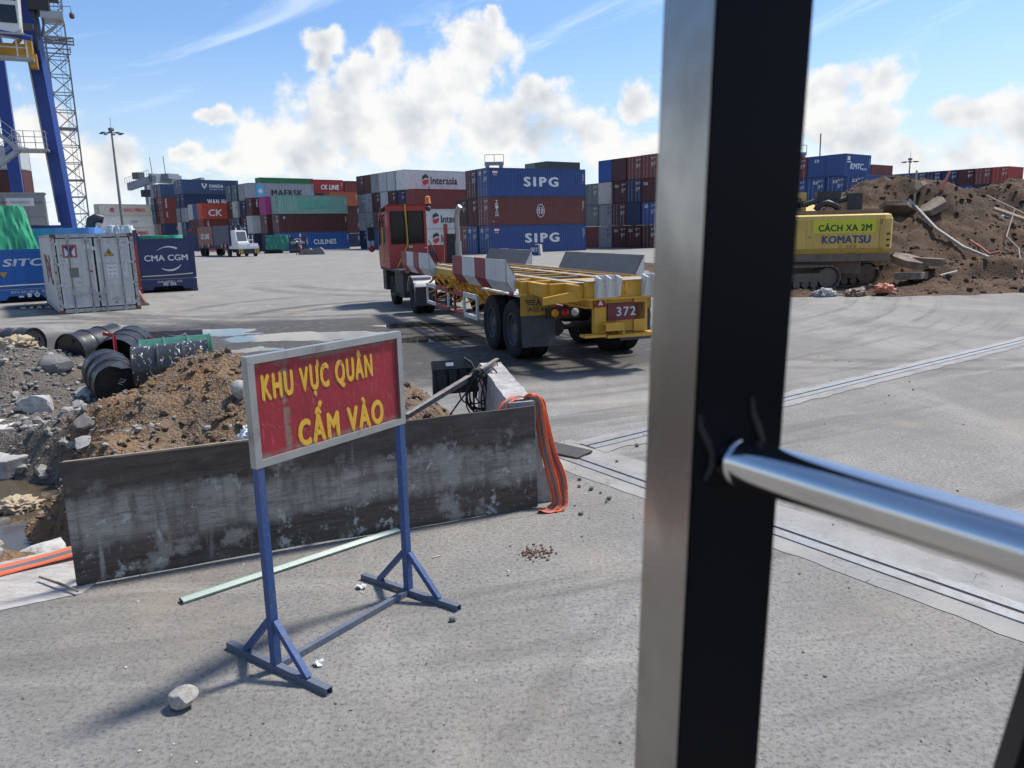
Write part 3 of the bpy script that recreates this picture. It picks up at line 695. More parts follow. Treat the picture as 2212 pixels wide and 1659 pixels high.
TP2 = thing('barrier_tape', 'flat orange tape with a grey stripe stretched over the pale kerb beside the water', 'tape', (-3.6, 5.2, 0))
ribbon('tape_strand', [(-1.6, -1.35, .05), (-.55, -.44, .06), (-.03, -.02, .06), (.35, .23, .09), (.60, .42, .12), (.72, .55, .10)], (-.55, .8, .35), .12, TP2)

# pale concrete kerb strip beside the pit, stained red
def kerb_mat():
    m_, t, b = newmat('pale_kerb_concrete'); p = wpos(t); n = t.noise(p, 3.2, 7, .7); f = t.noise(p, 28, 5, .7); g = t.noise(t.vm('MULTIPLY', p, (1.5, 9., 1.)), 2., 6, .7)
    c = t.mix(t.ss(g, .38, .66), (.44, .41, .37), (.30, .275, .25)); c = t.mix(t.ss(t.noise(p, 2.1, 5), .56, .66, 0, .55), c, (.36, .16, .15)); c = t.mix(t.ss(f, .55, .72, 0, .5), c, (.14, .13, .115))
    t.put(b.inputs['Base Color'], c); b.inputs['Roughness'].default_value = .92; t.put(b.inputs['Normal'], t.bump(t.m('ADD', g, f), .6, .015)); return m_
MKERB = kerb_mat()
structure(MB().add([(-6.4, 3.05, -.22), (-2.96, 4.86, -.22), (-2.9, 5.40, -.22), (-3.32, 5.66, -.22), (-4.1, 5.10, -.22), (-6.8, 3.75, -.22),
          (-6.4, 3.05, .006), (-2.96, 4.86, .006), (-2.9, 5.40, .05), (-3.32, 5.66, .05), (-4.1, 5.10, .045), (-6.8, 3.75, .04)],
          [(6,7,8,9,10,11), (0,1,7,6), (1,2,8,7), (2,3,9,8), (3,4,10,9), (4,5,11,10), (5,0,6,11)]).build('kerb', MKERB))

# ------------------------------------------------------------------ floodlight, angle bar, cable
AB = tag(MB().bar((-1.02, 7.02, .66), (-.17, 8.06, .985), .006, .078, (0, 0, 1)).bar((-1.02+.022, 7.02-.018, .688), (-.17+.022, 8.06-.018, 1.026), .05, .006).build('angle_bar', paint('rusty_angle_steel', (.30, .27, .24), .7, .5, .4, .7, .2, 5.)),
         'long rusty steel angle bar resting on the concrete barrier beside the sign', 'bar')
FL = thing('floodlight', 'black finned floodlight propped up beside the rough concrete barrier', 'floodlight', (-.58, 7.86, .70), math.atan2(.28, .96))
TL = Matrix.Rotation(R(-14), 4, 'X')
fb = MB(); fb.prism([(-.245, 0), (.245, 0), (.225, .33), (-.225, .33)], .02, .05, TL); fb.build('casing', MBLACK, FL)
fb = MB(); fb.box(-.24, .24, -.06, .02, .25, .345, TL); fb.build('driver_box', MBLACK, FL)
for i in range(4):
    q = MB(); xx = -.19+i*.115
    for j in range(11): q.box(xx, xx+.075, -.055+.0*j, .018, .015+j*.021, .026+j*.021, TL)
    q.build('fin_block', MBLACK, FL)
MB().box(-.10, -.02, -.0635, -.060, .285, .32, TL).build('label', flat('white_sticker', (.7, .7, .7), .5), FL)
MB().tube([TL @ Vector(p) for p in ((.10, -.04, .36), (.16, -.10, .30), (.20, -.13, .18), (.20, -.06, .0), (.20, .0, -.06))], .012, 6).build('bracket', flat('dark_steel', (.05, .05, .05), .6, .4), FL)
MB().bar((.19, .03, .0), (.19, .10, -.5), .018).build('stand_leg', flat('dark_steel', (.05, .05, .05)), FL)
CB = thing('cable_coil', 'loops of black electric cable hung over the angle bar', 'cable', (-.32, 7.74, .55))
rnd = random.Random(11)
for i in range(9):
    a0 = Vector((rnd.uniform(-.09, .10), rnd.uniform(-.06, .04), .40+rnd.uniform(-.02, .03))); w = rnd.uniform(.09, .21); hgt = rnd.uniform(.34, .50); sk = rnd.uniform(-.06, .05)
    pts = []
    for j in range(20):
        t_ = 2*math.pi*j/20; s_ = math.sin(t_); c_ = math.cos(t_)
        pts.append(a0+Vector((w*s_*(.75+.25*-c_)+sk*(1-c_)*.5, .03*s_+.02*i*.2, -hgt*(1-c_)/2)))
    MB().tube(pts, .0085, 6, closed=True).build('cable_loop', MBLACK, CB, True)
MB().tube([(-.05, -.02, .38), (-.14, -.06, .2), (-.24, -.1, .08), (-.34, -.15, -.05), (-.45, -.2, -.15)], .0085, 6).build('cable_tail', MBLACK, CB, True)

# ------------------------------------------------------------------ loose things on the paving
MSEALD = flat('dark_groove', (.02, .02, .02), .9)
MPALE = paint('pale_green_trim', (.25, .33, .275), .45, .35, .35, 0, 0, 6., fade=.5, dirtcol=(.20, .20, .17))
a, b_ = Vector((-2.21, 4.69, 0)), Vector((-.95, 5.83, 0)); dlen = (b_-a).length
ST = tag(MB().prism([(-.034, 0), (.034, 0), (.036, .014), (.014, .030), (.006, .022), (-.004, .030), (-.03, .024), (-.036, .006)], 0, dlen).build('metal_trim', MPALE), 'long pale green metal trim strip lying on the paving under the plywood edge', 'trim')
MB().box(.0065, .0125, .002, dlen-.002, .0205, .0245).build('groove', MSEALD, ST); MB().box(-.034, .034, -.001, .004, .002, .020).build('cut_end', MSEALD, ST)
ST.location = (a.x, a.y, .006); ST.rotation_euler = (0, 0, math.atan2((b_-a).y, (b_-a).x)-math.pi/2)
ROCKS[2] = rock_mesh(41, 3, 16, .05)
rock('stone', -1.715, 3.53, .052, .086, .078, .070, .5, MROCKT, 'fist-sized pale angular stone on the paving beside the sign foot', None, 2, .3)
rock('stone', -.40, 4.36, .016, .024, .02, .02, .5, MROCKD, 'small dark stone on the paving beside the far sign foot', None, 4)
STK = tag(MB().tube([(-3.34, 5.03, .055), (-3.15, 4.93, .05), (-2.97, 4.84, .03)], [.008, .010, .007], 6).build('stick', flat('dry_wood', (.20, .16, .12), .9)), 'thin dry stick lying across the pale kerb end', 'stick')
def scrap(name, x, y, w, h, seed, mat, label, cat, z=.005, lift=.03):
    r_ = random.Random(seed); mb = MB(); n = 13; vs = [(0, 0, lift*.6)]
    for i in range(n):
        t_ = 2*math.pi*i/n; k = r_.uniform(.55, 1.15); vs.append((w*k*math.cos(t_), h*k*math.sin(t_), r_.uniform(.0, lift)))
    mb.add(vs, [(0, i+1, (i+1) % n+1) for i in range(n)]); o = mb.build(name, mat, None); o.location = (x, y, z)
    o.modifiers.new('thickness', 'SOLIDIFY').thickness = .002
    return tag(o, label, cat)
MPAPER = flat('crumpled_paper', (.68, .67, .65), .8, 0, .3)
scrap('paper_scrap', -1.05, 4.84, .042, .03, 3, MPAPER, 'torn white paper scrap on the paving inside the far sign foot', 'paper')
scrap('paper_scrap', -1.12, 3.90, .036, .024, 5, MPAPER, 'crumpled white paper caught behind the near sign foot brace', 'paper')
tag(MB().tube([(-.83, 4.79, .010), (-.775, 4.765, .010)], .007, 8).build('cigarette_butt', flat('orange_filter', (.6, .3, .12), .8)), 'orange cigarette end lying by the far sign post', 'cigarette')
tag(MB().tube([(-.62, 5.30, .006), (-.565, 5.33, .006)], .006, 6).build('wood_splinter', flat('pale_wood', (.5, .42, .3), .8)), 'short pale splinter on the paving behind the far sign post', 'splinter')
rnd = random.Random(21); pts = []
for i in range(90): pts.append((.14+rnd.gauss(0, .075), 5.35+rnd.gauss(0, .06), .006, rnd.uniform(.004, .016)))
bk = scatter('bark_scraps', pts, flat('brown_bark', (.13, .07, .05), .9), 9); stuff(bk, 'small heap of crumbled brown bark on the paving', 'bark')
RM = tag(MB().prism([(-.33, 0), (.35, 0), (.36, .028), (-.33, .03)], -.14, .16).build('rubber_mat', paint('worn_black_rubber', (.05, .045, .042), .8, .4, .4, 0, 0, 5., dirtcol=(.14, .12, .10))), 'flat dark rubber slab lying by the barrier end where the channels meet', 'mat')
RM.location = (.46, 7.98, .018); RM.rotation_euler = (R(1), R(2), R(-38))
rnd = random.Random(4)
for i, (x, y, s_) in enumerate([(.62, 7.0, .022), (.70, 6.72, .030), (.78, 6.62, .018), (.60, 6.80, .02), (.83, 6.45, .03), (.80, 6.38, .02), (.55, 6.1, .024), (1.35, 8.1, .03), (1.5, 8.55, .02), (1.05, 7.55, .02)]):
    rock('asphalt_crumb', x, y, s_*.6, s_, s_*.8, s_*.7, i, MROCKD, 'dark asphalt crumb on the pale concrete band by the tape', 'dark asphalt crumbs by the channel', i)

# ------------------------------------------------------------------ rocks, slabs, sacks and bags in the excavation
def pit_rock(x, y, sx, sy, sz, rz, mat, label, k, sink=.25, group=None, rx=0.): return rock('concrete_lump' if mat is MROCK else 'rubble_rock', x, y, max(-.46, zt(x, y))+sz*(1-sink)-sz*.25, sx, sy, sz, rz, mat, label, group, k, rx)
pit_rock(-6.42, 10.15, .25, .18, .19, .2, MROCK, 'squarish pale concrete lump among the gravel below the black drums', 0)
pit_rock(-3.95, 5.98, .34, .27, .27, .9, MROCK, 'large mottled concrete lump in the muddy water against the plywood corner', 1)
pit_rock(-5.98, 10.35, .10, .08, .08, .2, MROCK, 'round pale stone beside the squarish concrete lump', 3)
pit_rock(-7.12, 11.9, .26, .20, .15, .4, MROCKD, 'flat-faced grey slab chunk leaning on the bank below the black drums', 4, .2, None, .5)
pit_rock(-6.35, 11.2, .22, .13, .10, -.2, MROCK, 'white flat stone next to the dented black drum', 5)
pit_rock(-7.35, 9.65, .22, .18, .14, 1.2, MROCKD, 'dark rubble rock at the broken slab edge', 6)
pit_rock(-7.0, 9.85, .12, .12, .09, .3, MROCK, 'small pale lump left of the squarish concrete lump', 7)
pit_rock(-8.4, 11.4, .17, .14, .13, .1, MROCKD, 'dark grey rock half buried below the tan sack', 2)
pit_rock(-3.02, 8.35, .11, .09, .12, .3, MROCK, 'pale stone stuck in the brown sand heap slope', 1, .3)
pit_rock(-4.75, 8.25, .14, .11, .09, .3, MROCK, 'pale lump at the toe of the brown sand heap', 3)
pit_rock(-4.95, 8.7, .16, .10, .10, 1.3, MROCKD, 'dark stone under the brown sand heap edge', 5)
pit_rock(-4.9, 6.8, .10, .08, .06, 0, MROCKT, 'tan stone at the muddy water edge', 6, .1)
for i, (x, y, s_) in enumerate([(-7.9, 10.6, .09), (-8.3, 11.1, .11), (-6.9, 11.5, .08), (-7.2, 12.8, .1), (-5.6, 9.75, .07), (-5.35, 9.4, .08), (-6.15, 9.45, .09), (-8.7, 10.4, .13), (-5.2, 7.4, .08), (-5.6, 6.9, .1), (-4.6, 7.2, .07), (-6.5, 12.3, .09)]):
    pit_rock(x, y, s_, s_*.8, s_*.7, i*1.3, MROCK if i % 2 else MROCKD, 'small rubble stone lying loose around the pit', i, .2, 'small loose rubble stones around the pit')
def slab(x, y, z, poly, th, rz, mat, label, rx=0., ry=0.):
    mb = MB(); n = len(poly); rs = random.Random(int(x*100)); vs = []
    for k in (0, 1):
        for (a_, c_) in poly: vs.append((a_+rs.uniform(-.02, .02), c_+rs.uniform(-.02, .02), -th+k*th+rs.uniform(-.01, .01)))
    mb.add(vs, [tuple(range(n))[::-1], tuple(range(n, 2*n))]+[(i, (i+1) % n, n+(i+1) % n, n+i) for i in range(n)])
    o = mb.build('concrete_slab', mat, None); o.location = (x, y, z); o.rotation_euler = (rx, ry, rz); bv = o.modifiers.new('worn_edges', 'BEVEL'); bv.width = .015; bv.segments = 2
    return tag(o, label, 'slab')
slab(-6.7, 9.55, .07, [(-1.5, -.25), (-.5, -.36), (.35, -.22), (.95, -.05), (.7, .3), (-.3, .42), (-1.4, .35)], .16, .14, MROCKT, 'broken tan paving slab jutting over the pit edge')
slab(-6.55, 8.95, -.16, [(-1.5, -.3), (-.4, -.34), (.5, -.22), (.8, .1), (.2, .35), (-1.4, .4)], .24, .08, MROCK, 'thick white broken slab lying below the tan paving slab', .12)
slab(-3.25, 7.55, .06, [(-.5, -.12), (.55, -.1), (.5, .2), (-.45, .22)], .12, .2, MROCKD, 'dark broken slab half buried at the front of the sand heap')
def cloth_blob(name, x, y, z, sx, sy, sz, seed, mat, label, cat, rz=0.):
    bm_ = bmesh.new(); bmesh.ops.create_icosphere(bm_, subdivisions=5, radius=1.)
    for v in bm_.verts:
        c_ = v.co.copy(); f_ = mnoise.fractal((c_.x*1.8+seed, c_.y*1.8, c_.z*1.8), .7, 2.3, 6); rg = abs(mnoise.noise((c_.x*5+seed+f_, c_.y*2.2, c_.z*4))); rg2 = abs(mnoise.noise((c_.x*9+seed, c_.y*7+f_*2, c_.z*6)))
        v.co *= 1+.34*f_-.42*rg-.16*rg2
        if v.co.z < -.35: v.co.z = -.35
        v.co.x *= sx; v.co.y *= sy; v.co.z *= sz
    me_ = bpy.data.meshes.new(name); bm_.to_mesh(me_); bm_.free()
    for p in me_.polygons: p.use_smooth = True
    o = put(name, me_, mat, None, (x, y, z+.35*sz)); o.rotation_euler = (0, 0, rz); return tag(o, label, cat)
MSACK = paint('tan_woven_sack', (.44, .35, .23), .85, .4, .35, 0, 0, 5., dirtcol=(.20, .13, .07), bump=.5); MBAG = flat('white_plastic_bag', (.72, .74, .74), .35)
cloth_blob('sack', -8.25, 12.7, zt(-8.25, 12.7)-.02, .42, .26, .20, 3, MSACK, 'crumpled tan woven sack on the rubble in front of the far drum', 'sack', -.2)
cloth_blob('sack', -6.85, 12.6, zt(-6.85, 12.6)-.02, .22, .15, .14, 8, MSACK, 'small tan sack scrap beside the red bent iron', 'sack', .5)
cloth_blob('sack', -5.25, 7.75, max(-.42, zt(-5.25, 7.75)), .22, .17, .11, 5, MSACK, 'pale dirty sack lying in the pit by the water', 'sack', .4)
cloth_blob('plastic_bag', -5.9, 7.7, max(-.42, zt(-5.9, 7.7)), .16, .14, .10, 6, MBAG, 'white plastic bag in the pit beside the pale sack', 'bag', .4)
cloth_blob('plastic_bag', -2.72, 7.72, zt(-2.72, 7.72)+.05, .14, .10, .12, 12, MBAG, 'white plastic bag on the sand peeping over the plywood beside the sign', 'bag', .4)
cloth_blob('sack', -4.75, 6.25, -.43, .13, .09, .05, 15, paint('pinkish_rag', (.40, .27, .22), .85, .3, .3, 0, 0, 6.), 'pinkish rag floating in the muddy water', 'rag', .9)

# ------------------------------------------------------------------ oil drums
def drum_mesh(seed, dent=0., open_=False, dside=(.3, 0, 1)):
    Lh, r = .44, .29; pr = []
    n = 40
    for i in range(n+1):
        x = -Lh+2*Lh*i/n; rr = r
        for xc in (-.147, .147): rr += .012*math.exp(-((x-xc)/.012)**2)
        for k in range(5): rr += .0025*math.cos(k) if abs(abs(x)-.30-.02*k) < .008 else 0
        if i in (0, n): rr += .008
        pr.append((x, rr))
    mb = MB(); rim = [(-Lh+.018, r-.012), (-Lh-.004, r-.004)]
    full = ([(-Lh+.016, .002), (-Lh+.018, r-.014), (-Lh-.006, r-.006), (-Lh-.006, r+.008)]+pr+[(Lh+.006, r+.008), (Lh+.006, r-.006)])
    full += [(Lh-.018, r-.014), (Lh-.016, .002)] if not open_ else [(Lh-.03, r-.010), (-Lh+.06, r-.012), (-Lh+.05, .002)]
    mb.lathe(full, 36, None, False)
    if dent:
        dv = Vector(dside).normalized()
        for i, v in enumerate(mb.v):
            v = Vector(v); rad = Vector((0, v.y, v.z))
            if rad.length > .05:
                k = max(0, rad.normalized().dot(Vector((0, dv.y, dv.z)).normalized()))**3*sstep(-.1, .5, v.x*dside[0]*3)
                v -= rad.normalized()*dent*k*(.6+.5*fbm(v.x*4, v.y*4, seed)); v.x -= .12*dent*k
                v += rad.normalized()*.015*fbm(v.x*5+seed, v.y*5, v.z*5)
            mb.v[i] = tuple(v)
    return mb.mesh('drum_shell', True)
MDRUM = paint('black_drum_paint', (.020, .020, .022), .38, .4, .35, .30, .1, 3., obj=True, fade=.2, dirtcol=(.11, .095, .08))
MDRUMS = paint('scuffed_black_drum', (.022, .022, .024), .32, .3, .15, .1, .1, 4., obj=True, fade=.2)
def scuffed():
    m_, t, b = newmat('black_drum_white_scuffs'); p = opos(t); n = t.noise(t.vm('MULTIPLY', p, (2.4, 1., 1.)), 13, 6, .7); f = t.noise(p, 30, 4)
    k = t.m('MULTIPLY', t.ss(n, .59, .62), t.ss(t.noise(p, 3, 3), .38, .48))
    t.put(b.inputs['Base Color'], t.mix(k, (.03, .03, .032), (.62, .62, .60))); t.put(b.inputs['Roughness'], t.mixf(k, .3, .6)); t.put(b.inputs['Normal'], t.bump(f, .15, .004)); return m_
MSCUFF = scuffed(); MGREEN = paint('green_drum_paint', (.018, .115, .065), .4, .3, .2, .12, 0, 3., obj=True, fade=.35)
def drum(c, ax, mat, label, dent=0., open_=False, seed=0, dside=(.3, 0, 1), spin=0.):
    ax = Vector(ax).normalized(); e = thing('oil_drum', label, 'drum', (c[0], c[1], c[2]))
    e.rotation_mode = 'QUATERNION'; e.rotation_quaternion = ax.to_track_quat('X', 'Z') @ Matrix.Rotation(spin, 3, 'X').to_quaternion()
    e.scale = (1.1, 1.1, 1.1)
    put('drum_shell', drum_mesh(seed, dent, open_, dside), mat, e)
    for xc in (-.147, .147): MB().lathe([(xc-.016, .293), (xc-.006, .309), (xc+.006, .309), (xc+.016, .293)], 36, None, False).build('rolling_hoop', mat, e, True)
    if not open_:
        MB().lathe([(.424, .032), (.442, .030), (.442, .002)], 12, Matrix.Translation((0, .17, .08)), False).build('bung', mat, e, True)
        MB().lathe([(.424, .017), (.438, .015), (.438, .002)], 12, Matrix.Translation((0, -.20, -.06)), False).build('bung', mat, e, True)
    return e
drum((-10.5, 16.2, .26), (.97, -.22, .02), MDRUM, 'black oil drum half sunk behind the rubble bank by the tan sack', 0, False, 1)
drum((-7.22, 13.2, .55), (-.30, -.93, -.05), MDRUM, 'closed black oil drum lying next to the open black drum', 0, False, 2, spin=.8)
drum((-6.30, 12.45, .57), (.16, -.98, -.10), MDRUM, 'open-ended black oil drum with its dark mouth showing', 0, True, 3)
d4 = drum((-5.80, 11.0, .40), (.60, -.79, -.10), MDRUM, 'dented black oil drum with a bent lid lettered TN', .09, False, 4, (.5, .6, 1), .0)
letters('TN', d4, flat('chalk_white', (.7, .7, .68), .8), (.432, .03, .05), .09, .07, Matrix(((0,0,1),(1,0,0),(0,1,0))).to_4x4(), 'lid_lettering', R(-120))
drum((-4.78, 10.72, .60), (.93, .35, .05), MSCUFF, 'black oil drum covered in white scuffs on top of the sand heap', 0, False, 5)
drum((-5.0, 11.4, .60), (.92, .40, .02), MGREEN, 'green oil drum behind the scuffed black drum', 0, True, 6)
for (x, y, z, s_, lab) in ((-6.12, 11.75, .30, 1., 'red bent angle iron standing between the open drum and the dented drum'), (-5.42, 11.6, .42, .7, 'short red iron stub standing left of the scuffed drum')):
    e = MB(); H_ = .62*s_
    e.bar((0, 0, 0), (.02, 0, H_), .05, .008).bar((0, .02, 0), (.02, .02, H_), .008, .05).bar((.02, 0, H_), (-.14*s_, 0, H_+.03), .05, .008, (0, 1, 0))
    o = e.build('angle_iron', paint('red_iron', (.40, .03, .04), .6, .3, .3, .2, 0, 6.)); o.location = (x, y, z); tag(o, lab, 'iron')

# ------------------------------------------------------------------ steel grab post of the open vehicle we ride on
def stainless():
    m_, t, b = newmat('brushed_stainless'); p = wpos(t); n = t.noise(t.vm('MULTIPLY', p, (1., 1., 1.)), 14, 4, .6); g = t.noise(t.vm('MULTIPLY', p, (60., 60., 4.)), 4, 3, .6)
    t.put(b.inputs['Base Color'], t.mix(t.ss(n, .4, .7), (.37, .355, .33), (.27, .255, .235))); b.inputs['Metallic'].default_value = 1.
    t.put(b.inputs['Roughness'], t.lin(n, .3, .7, .16, .30)); t.put(b.inputs['Normal'], t.bump(g, .03, .002)); return m_
MSTAIN = stainless(); MNAVY = flat('navy_dark_reflection', (.0018, .0024, .0048), .35, 0, .12, .05)  # navy-black: painted dark reflection on the post face, and the braces' colour
MSHINE = flat('polished_stainless', (.66, .65, .64), .09, 1., .5, .03)
GP = thing('grab_post', 'square stainless steel post with dark reflection painted on one face and welded round rail', 'post', (.0, .0, 0))
k = R(16); dR = Vector((math.cos(k), math.sin(k), 0)); dL = Vector((-math.sin(k), math.cos(k), 0))
def corner(z):                                          # nearest vertical edge of the post, leaning slightly
    t_ = (z-2.0526)/(2.4515-2.0526); return Vector((.0865+.0111*t_, .380, z))
zs = (.0, 4.2); side = .0515
q = MB(); vs = []
for z in zs:
    c0 = corner(z)
    for u, w in ((0, 0), (1, 0), (1, 1), (0, 1)): vs.append(c0+dR*(side*u)+dL*(side*w))
q.add(vs, [(0,3,7,4), (3,2,6,7), (2,1,5,6), (4,5,6,7), (0,1,2,3)]); po = q.build('square_tube', MSTAIN, GP)
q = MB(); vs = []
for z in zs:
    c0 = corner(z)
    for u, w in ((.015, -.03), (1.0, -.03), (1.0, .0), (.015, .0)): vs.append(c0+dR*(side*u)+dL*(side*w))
q.add(vs, [(0,1,5,4), (1,2,6,5), (3,0,4,7), (4,5,6,7), (0,1,2,3)]); q.build('dark_reflection_face', MNAVY, GP)  # stainless side's reflection of the dark vehicle interior, painted as a near-black sheet
c0 = corner(2.229); ra = c0+dR*.0235+dL*.010; rb = Vector((.194, .275, 2.2265)); rd = (rb-ra).normalized()
MB().tube([ra, ra+rd*.5], .0128, 32).build('rail', MSHINE, GP, True)
MB().lathe([(.0105, .0132), (.0125, .0139), (.0145, .0134), (.0155, .0128)], 24, Matrix.Translation(ra) @ rd.to_track_quat('X', 'Z').to_matrix().to_4x4(), False).build('weld_collar', MSHINE, GP, True)
rnd = random.Random(2)
for sx_, h0 in ((-.017, .035), (.013, .042)):
    pts = [c0+dR*(.0235+sx_+.004*math.sin(i))+Vector((0, 0, -.008+h0*i/5))-dL*.0022 for i in range(6)]
    MB().tube(pts, [.0012, .002, .0016, .0021, .0017, .0010], 6).build('weld_scar', flat('burnt_weld', (.03, .025, .025), .6, .5), GP, True)
re_ = ra+rd*.5
MB().bar((.275, .33, 2.24), (.098, .388, .95), .022, .022).build('brace', MNAVY, GP); MB().bar((.267, .33, 2.24), ra+rd*.27, .016).build('brace_link', MNAVY, GP)
MB().cbox((corner(0).x+.02, corner(0).y+.03, .006), (.16, .16, .012)).build('base_plate', MSTAIN, GP)
# ------------------------------------------------------------------ shipping containers
COLS = {  # linear paint colours
 'blue': (.036, .085, .25), 'navy': (.016, .030, .085), 'royal': (.02, .10, .33), 'slateblue': (.045, .085, .17), 'skyblue': (.06, .16, .36), 'teal': (.04, .10, .135),
 'maroon': (.085, .022, .022), 'brown': (.165, .050, .042), 'rust red': (.21, .048, .040), 'red': (.42, .045, .035), 'orange red': (.55, .085, .045), 'orange': (.42, .12, .05),
 'light grey': (.48, .50, .50), 'grey': (.30, .315, .32), 'silver grey': (.36, .38, .42), 'white': (.66, .66, .64), 'cream': (.56, .53, .46), 'dark grey': (.07, .085, .09), 'grey green': (.16, .20, .19),
 'pale green': (.23, .42, .345), 'green': (.03, .20, .065), 'pink': (.42, .05, .22), 'dark brown': (.05, .03, .028)}
def cmat(c): return paint('container_'+c.replace(' ', '_'), COLS[c], .55, .40, .50, .26, 0, .55, fade=.14, dirtcol=tuple(x*.35+.03 for x in COLS[c]))
def cfr(c): return paint('container_frame_'+c.replace(' ', '_'), tuple(x*.75 for x in COLS[c]), .6, .3, .3, .42, 0, 1.1, fade=.1)
MROD = paint('galvanised_rod', (.38, .39, .40), .5, .2, .3, .1, .3, 2.); MWHT = flat('white_marking', (.72, .72, .70), .6); MYMK = flat('yellow_marking', (.62, .40, .05), .6); MDK = flat('dark_marking', (.03, .035, .04), .6); MREDM = flat('red_marking', (.50, .03, .04), .6)
_CM = {}
WD = 2.438
def corr(x0, x1, z0, z1, y_out, depth, per=.278):
    """corrugated sheet in the xz plane facing -y"""
    mb = MB(); n = max(2, round((x1-x0)/per)); per = (x1-x0)/n; xs = []
    for i in range(n):
        a = x0+i*per; xs += [(a, 0), (a+per*.25, 0), (a+per*.5, 1), (a+per*.75, 1)]
    xs.append((x1, 0)); vs = []
    for x, k in xs: vs += [(x, y_out+depth*k, z0), (x, y_out+depth*k, z1)]
    mb.add(vs, [(2*i, 2*i+2, 2*i+3, 2*i+1) for i in range(len(xs)-1)])
    return mb
def cont_meshes(L, H):
    if (L, H) in _CM: return _CM[(L, H)]
    f = MB(); p = .10; e = .003
    for x in (0, L-p):
        for y in (0, WD-p): f.box(x, x+p, y, y+p, .118, H-.118)
    for z0, z1 in ((.02, .15), (H-.09, H)):
        f.box(.162, L-.162, e, .07, z0, z1); f.box(.162, L-.162, WD-.07, WD-e, z0, z1)
        f.box(e, .07, .18, WD-.18, z0, z1); f.box(L-.07, L-e, .18, WD-.18, z0, z1)
    for x in (0, L-.162):
        for y in (0, WD-.178):
            for z in (0, H-.118): f.box(x-.003, x+.165, y-.003, y+.181, z, z+.118)
    frame = f.mesh('frame')
    side = corr(p, L-p, .15, H-.09, .008, .075).mesh('side_wall')
    sh = MB(); sh.box(p, L-p, WD-.05, WD-.01, .14, H-.08); sh.box(L-.06, L-.02, .1, WD-.1, .14, H-.08); sh.box(.05, L-.05, .04, WD-.04, H-.05, H-.02); sh.box(.05, L-.05, .05, WD-.05, .10, .14)
    shell = sh.mesh('shell')
    mb = corr(p, WD-p, .15, H-.09, .012, .04, .22); mb.v = [(v[1], v[0], v[2]) for v in mb.v]; end = mb.mesh('end_wall')
    leaf = []
    for y0, y1 in ((p+.005, WD/2-.006), (WD/2+.006, WD-p-.005)):
        d_ = MB(); d_.box(.045, .075, y0, y1, .16, H-.10)
        d_.box(.022, .048, y0, y0+.07, .16, H-.10); d_.box(.022, .048, y1-.07, y1, .16, H-.10)
        hh = H-.26; k = 4
        for i in range(k+1): zc = .16+hh*i/k; d_.box(.024, .047, y0+.072, y1-.072, max(.16, zc-.05), min(H-.10, zc+.05))
        leaf.append(d_.mesh('door'))
    rod = MB().tube([(0, 0, .10), (0, 0, H-.06)], .019, 6)
    for z in (.13, .75, H*.55, H-.13): rod.cbox((.01, 0, z), (.05, .09, .07))
    rod = rod.mesh('locking_rod')
    h_ = MB(); h_.bar((0, 0, 0), (0, .42, 0), .025, .03); handle = h_.mesh('handle')
    rs = random.Random(3); mk = MB()
    for z, y, w in ((H-.42, .18, .30), (H-.42, .55, .38), (H-.56, .62, .2), (H-.95, .25, .25), (H-.95, .62, .25), (H-1.07, .25, .3), (H-1.07, .62, .22), (H-1.19, .28, .2), (H-1.19, .62, .26), (H-1.33, .62, .2)): mk.box(.012, .0215, y, y+w, z, z+.065)
    mark = mk.mesh('marking')
    sk = MB()
    for i in range(10): sk.box(L-.42, L-.36, .001, .0095, H-.5-.11*i, H-.44-.11*i)
    for i in range(6): sk.box(L-.28, L-.20, .001, .0095, H-.55-.13*i, H-.48-.13*i)
    smark = sk.mesh('side_marking')
    _CM[(L, H)] = (frame, side, shell, end, leaf, rod, handle, mark, smark); return _CM[(L, H)]
CN = 0
def logo_ring(parent, mat, c, r, n, face=FRONT):
    return None
def container(loc, rz, L, H, c, end, label, logo=None, group='stacked shipping containers', name='shipping_container', mark=True):
    global CN; CN += 1
    fr, sd_, sh, en, lf, rod, hd, mk, sm = cont_meshes(L, H); M1, M2 = cmat(c), cfr(c)
    e = thing(name, label, 'container', loc, rz, group)
    put('frame', fr, M2, e); s_ = put('side_wall', sd_, M1, e); put('shell', sh, M1, e)
    if end == 'b': put('end_wall', en, M1, e)
    else:
        ds = [put('door', m__, M1, e) for m__ in lf]
        for k, y in enumerate((.36, .90, WD-.90, WD-.36)):
            r_ = put('locking_rod', rod, MROD if c not in ('maroon', 'dark brown', 'navy') or CN % 3 == 0 else M2, ds[0 if k < 2 else 1], (-.002, y, 0))
        if mark: put('marking', mk, MWHT if c not in ('white', 'light grey', 'grey', 'silver grey', 'cream', 'pale green') else MDK, e)
    if mark and logo not in ('none',): put('side_marking', sm, MWHT if c not in ('white', 'light grey', 'silver grey', 'cream') else MDK, e)
    if logo and logo != 'none': LOGO[logo](e, s_, L, H)
    return e
def ellipse_ring(cx, cz, rx, rz_, w, y, n=28, a0=0., a1=2*math.pi):
    mb = MB(); vs = []
    for i in range(n+1):
        t_ = a0+(a1-a0)*i/n
        for k in (0, 1): vs.append((cx+(rx-k*w)*math.cos(t_), y, cz+(rz_-k*w)*math.sin(t_)))
    mb.add(vs, [(2*i, 2*i+1, 2*i+3, 2*i+2) for i in range(n)]); return mb
YL = -.004
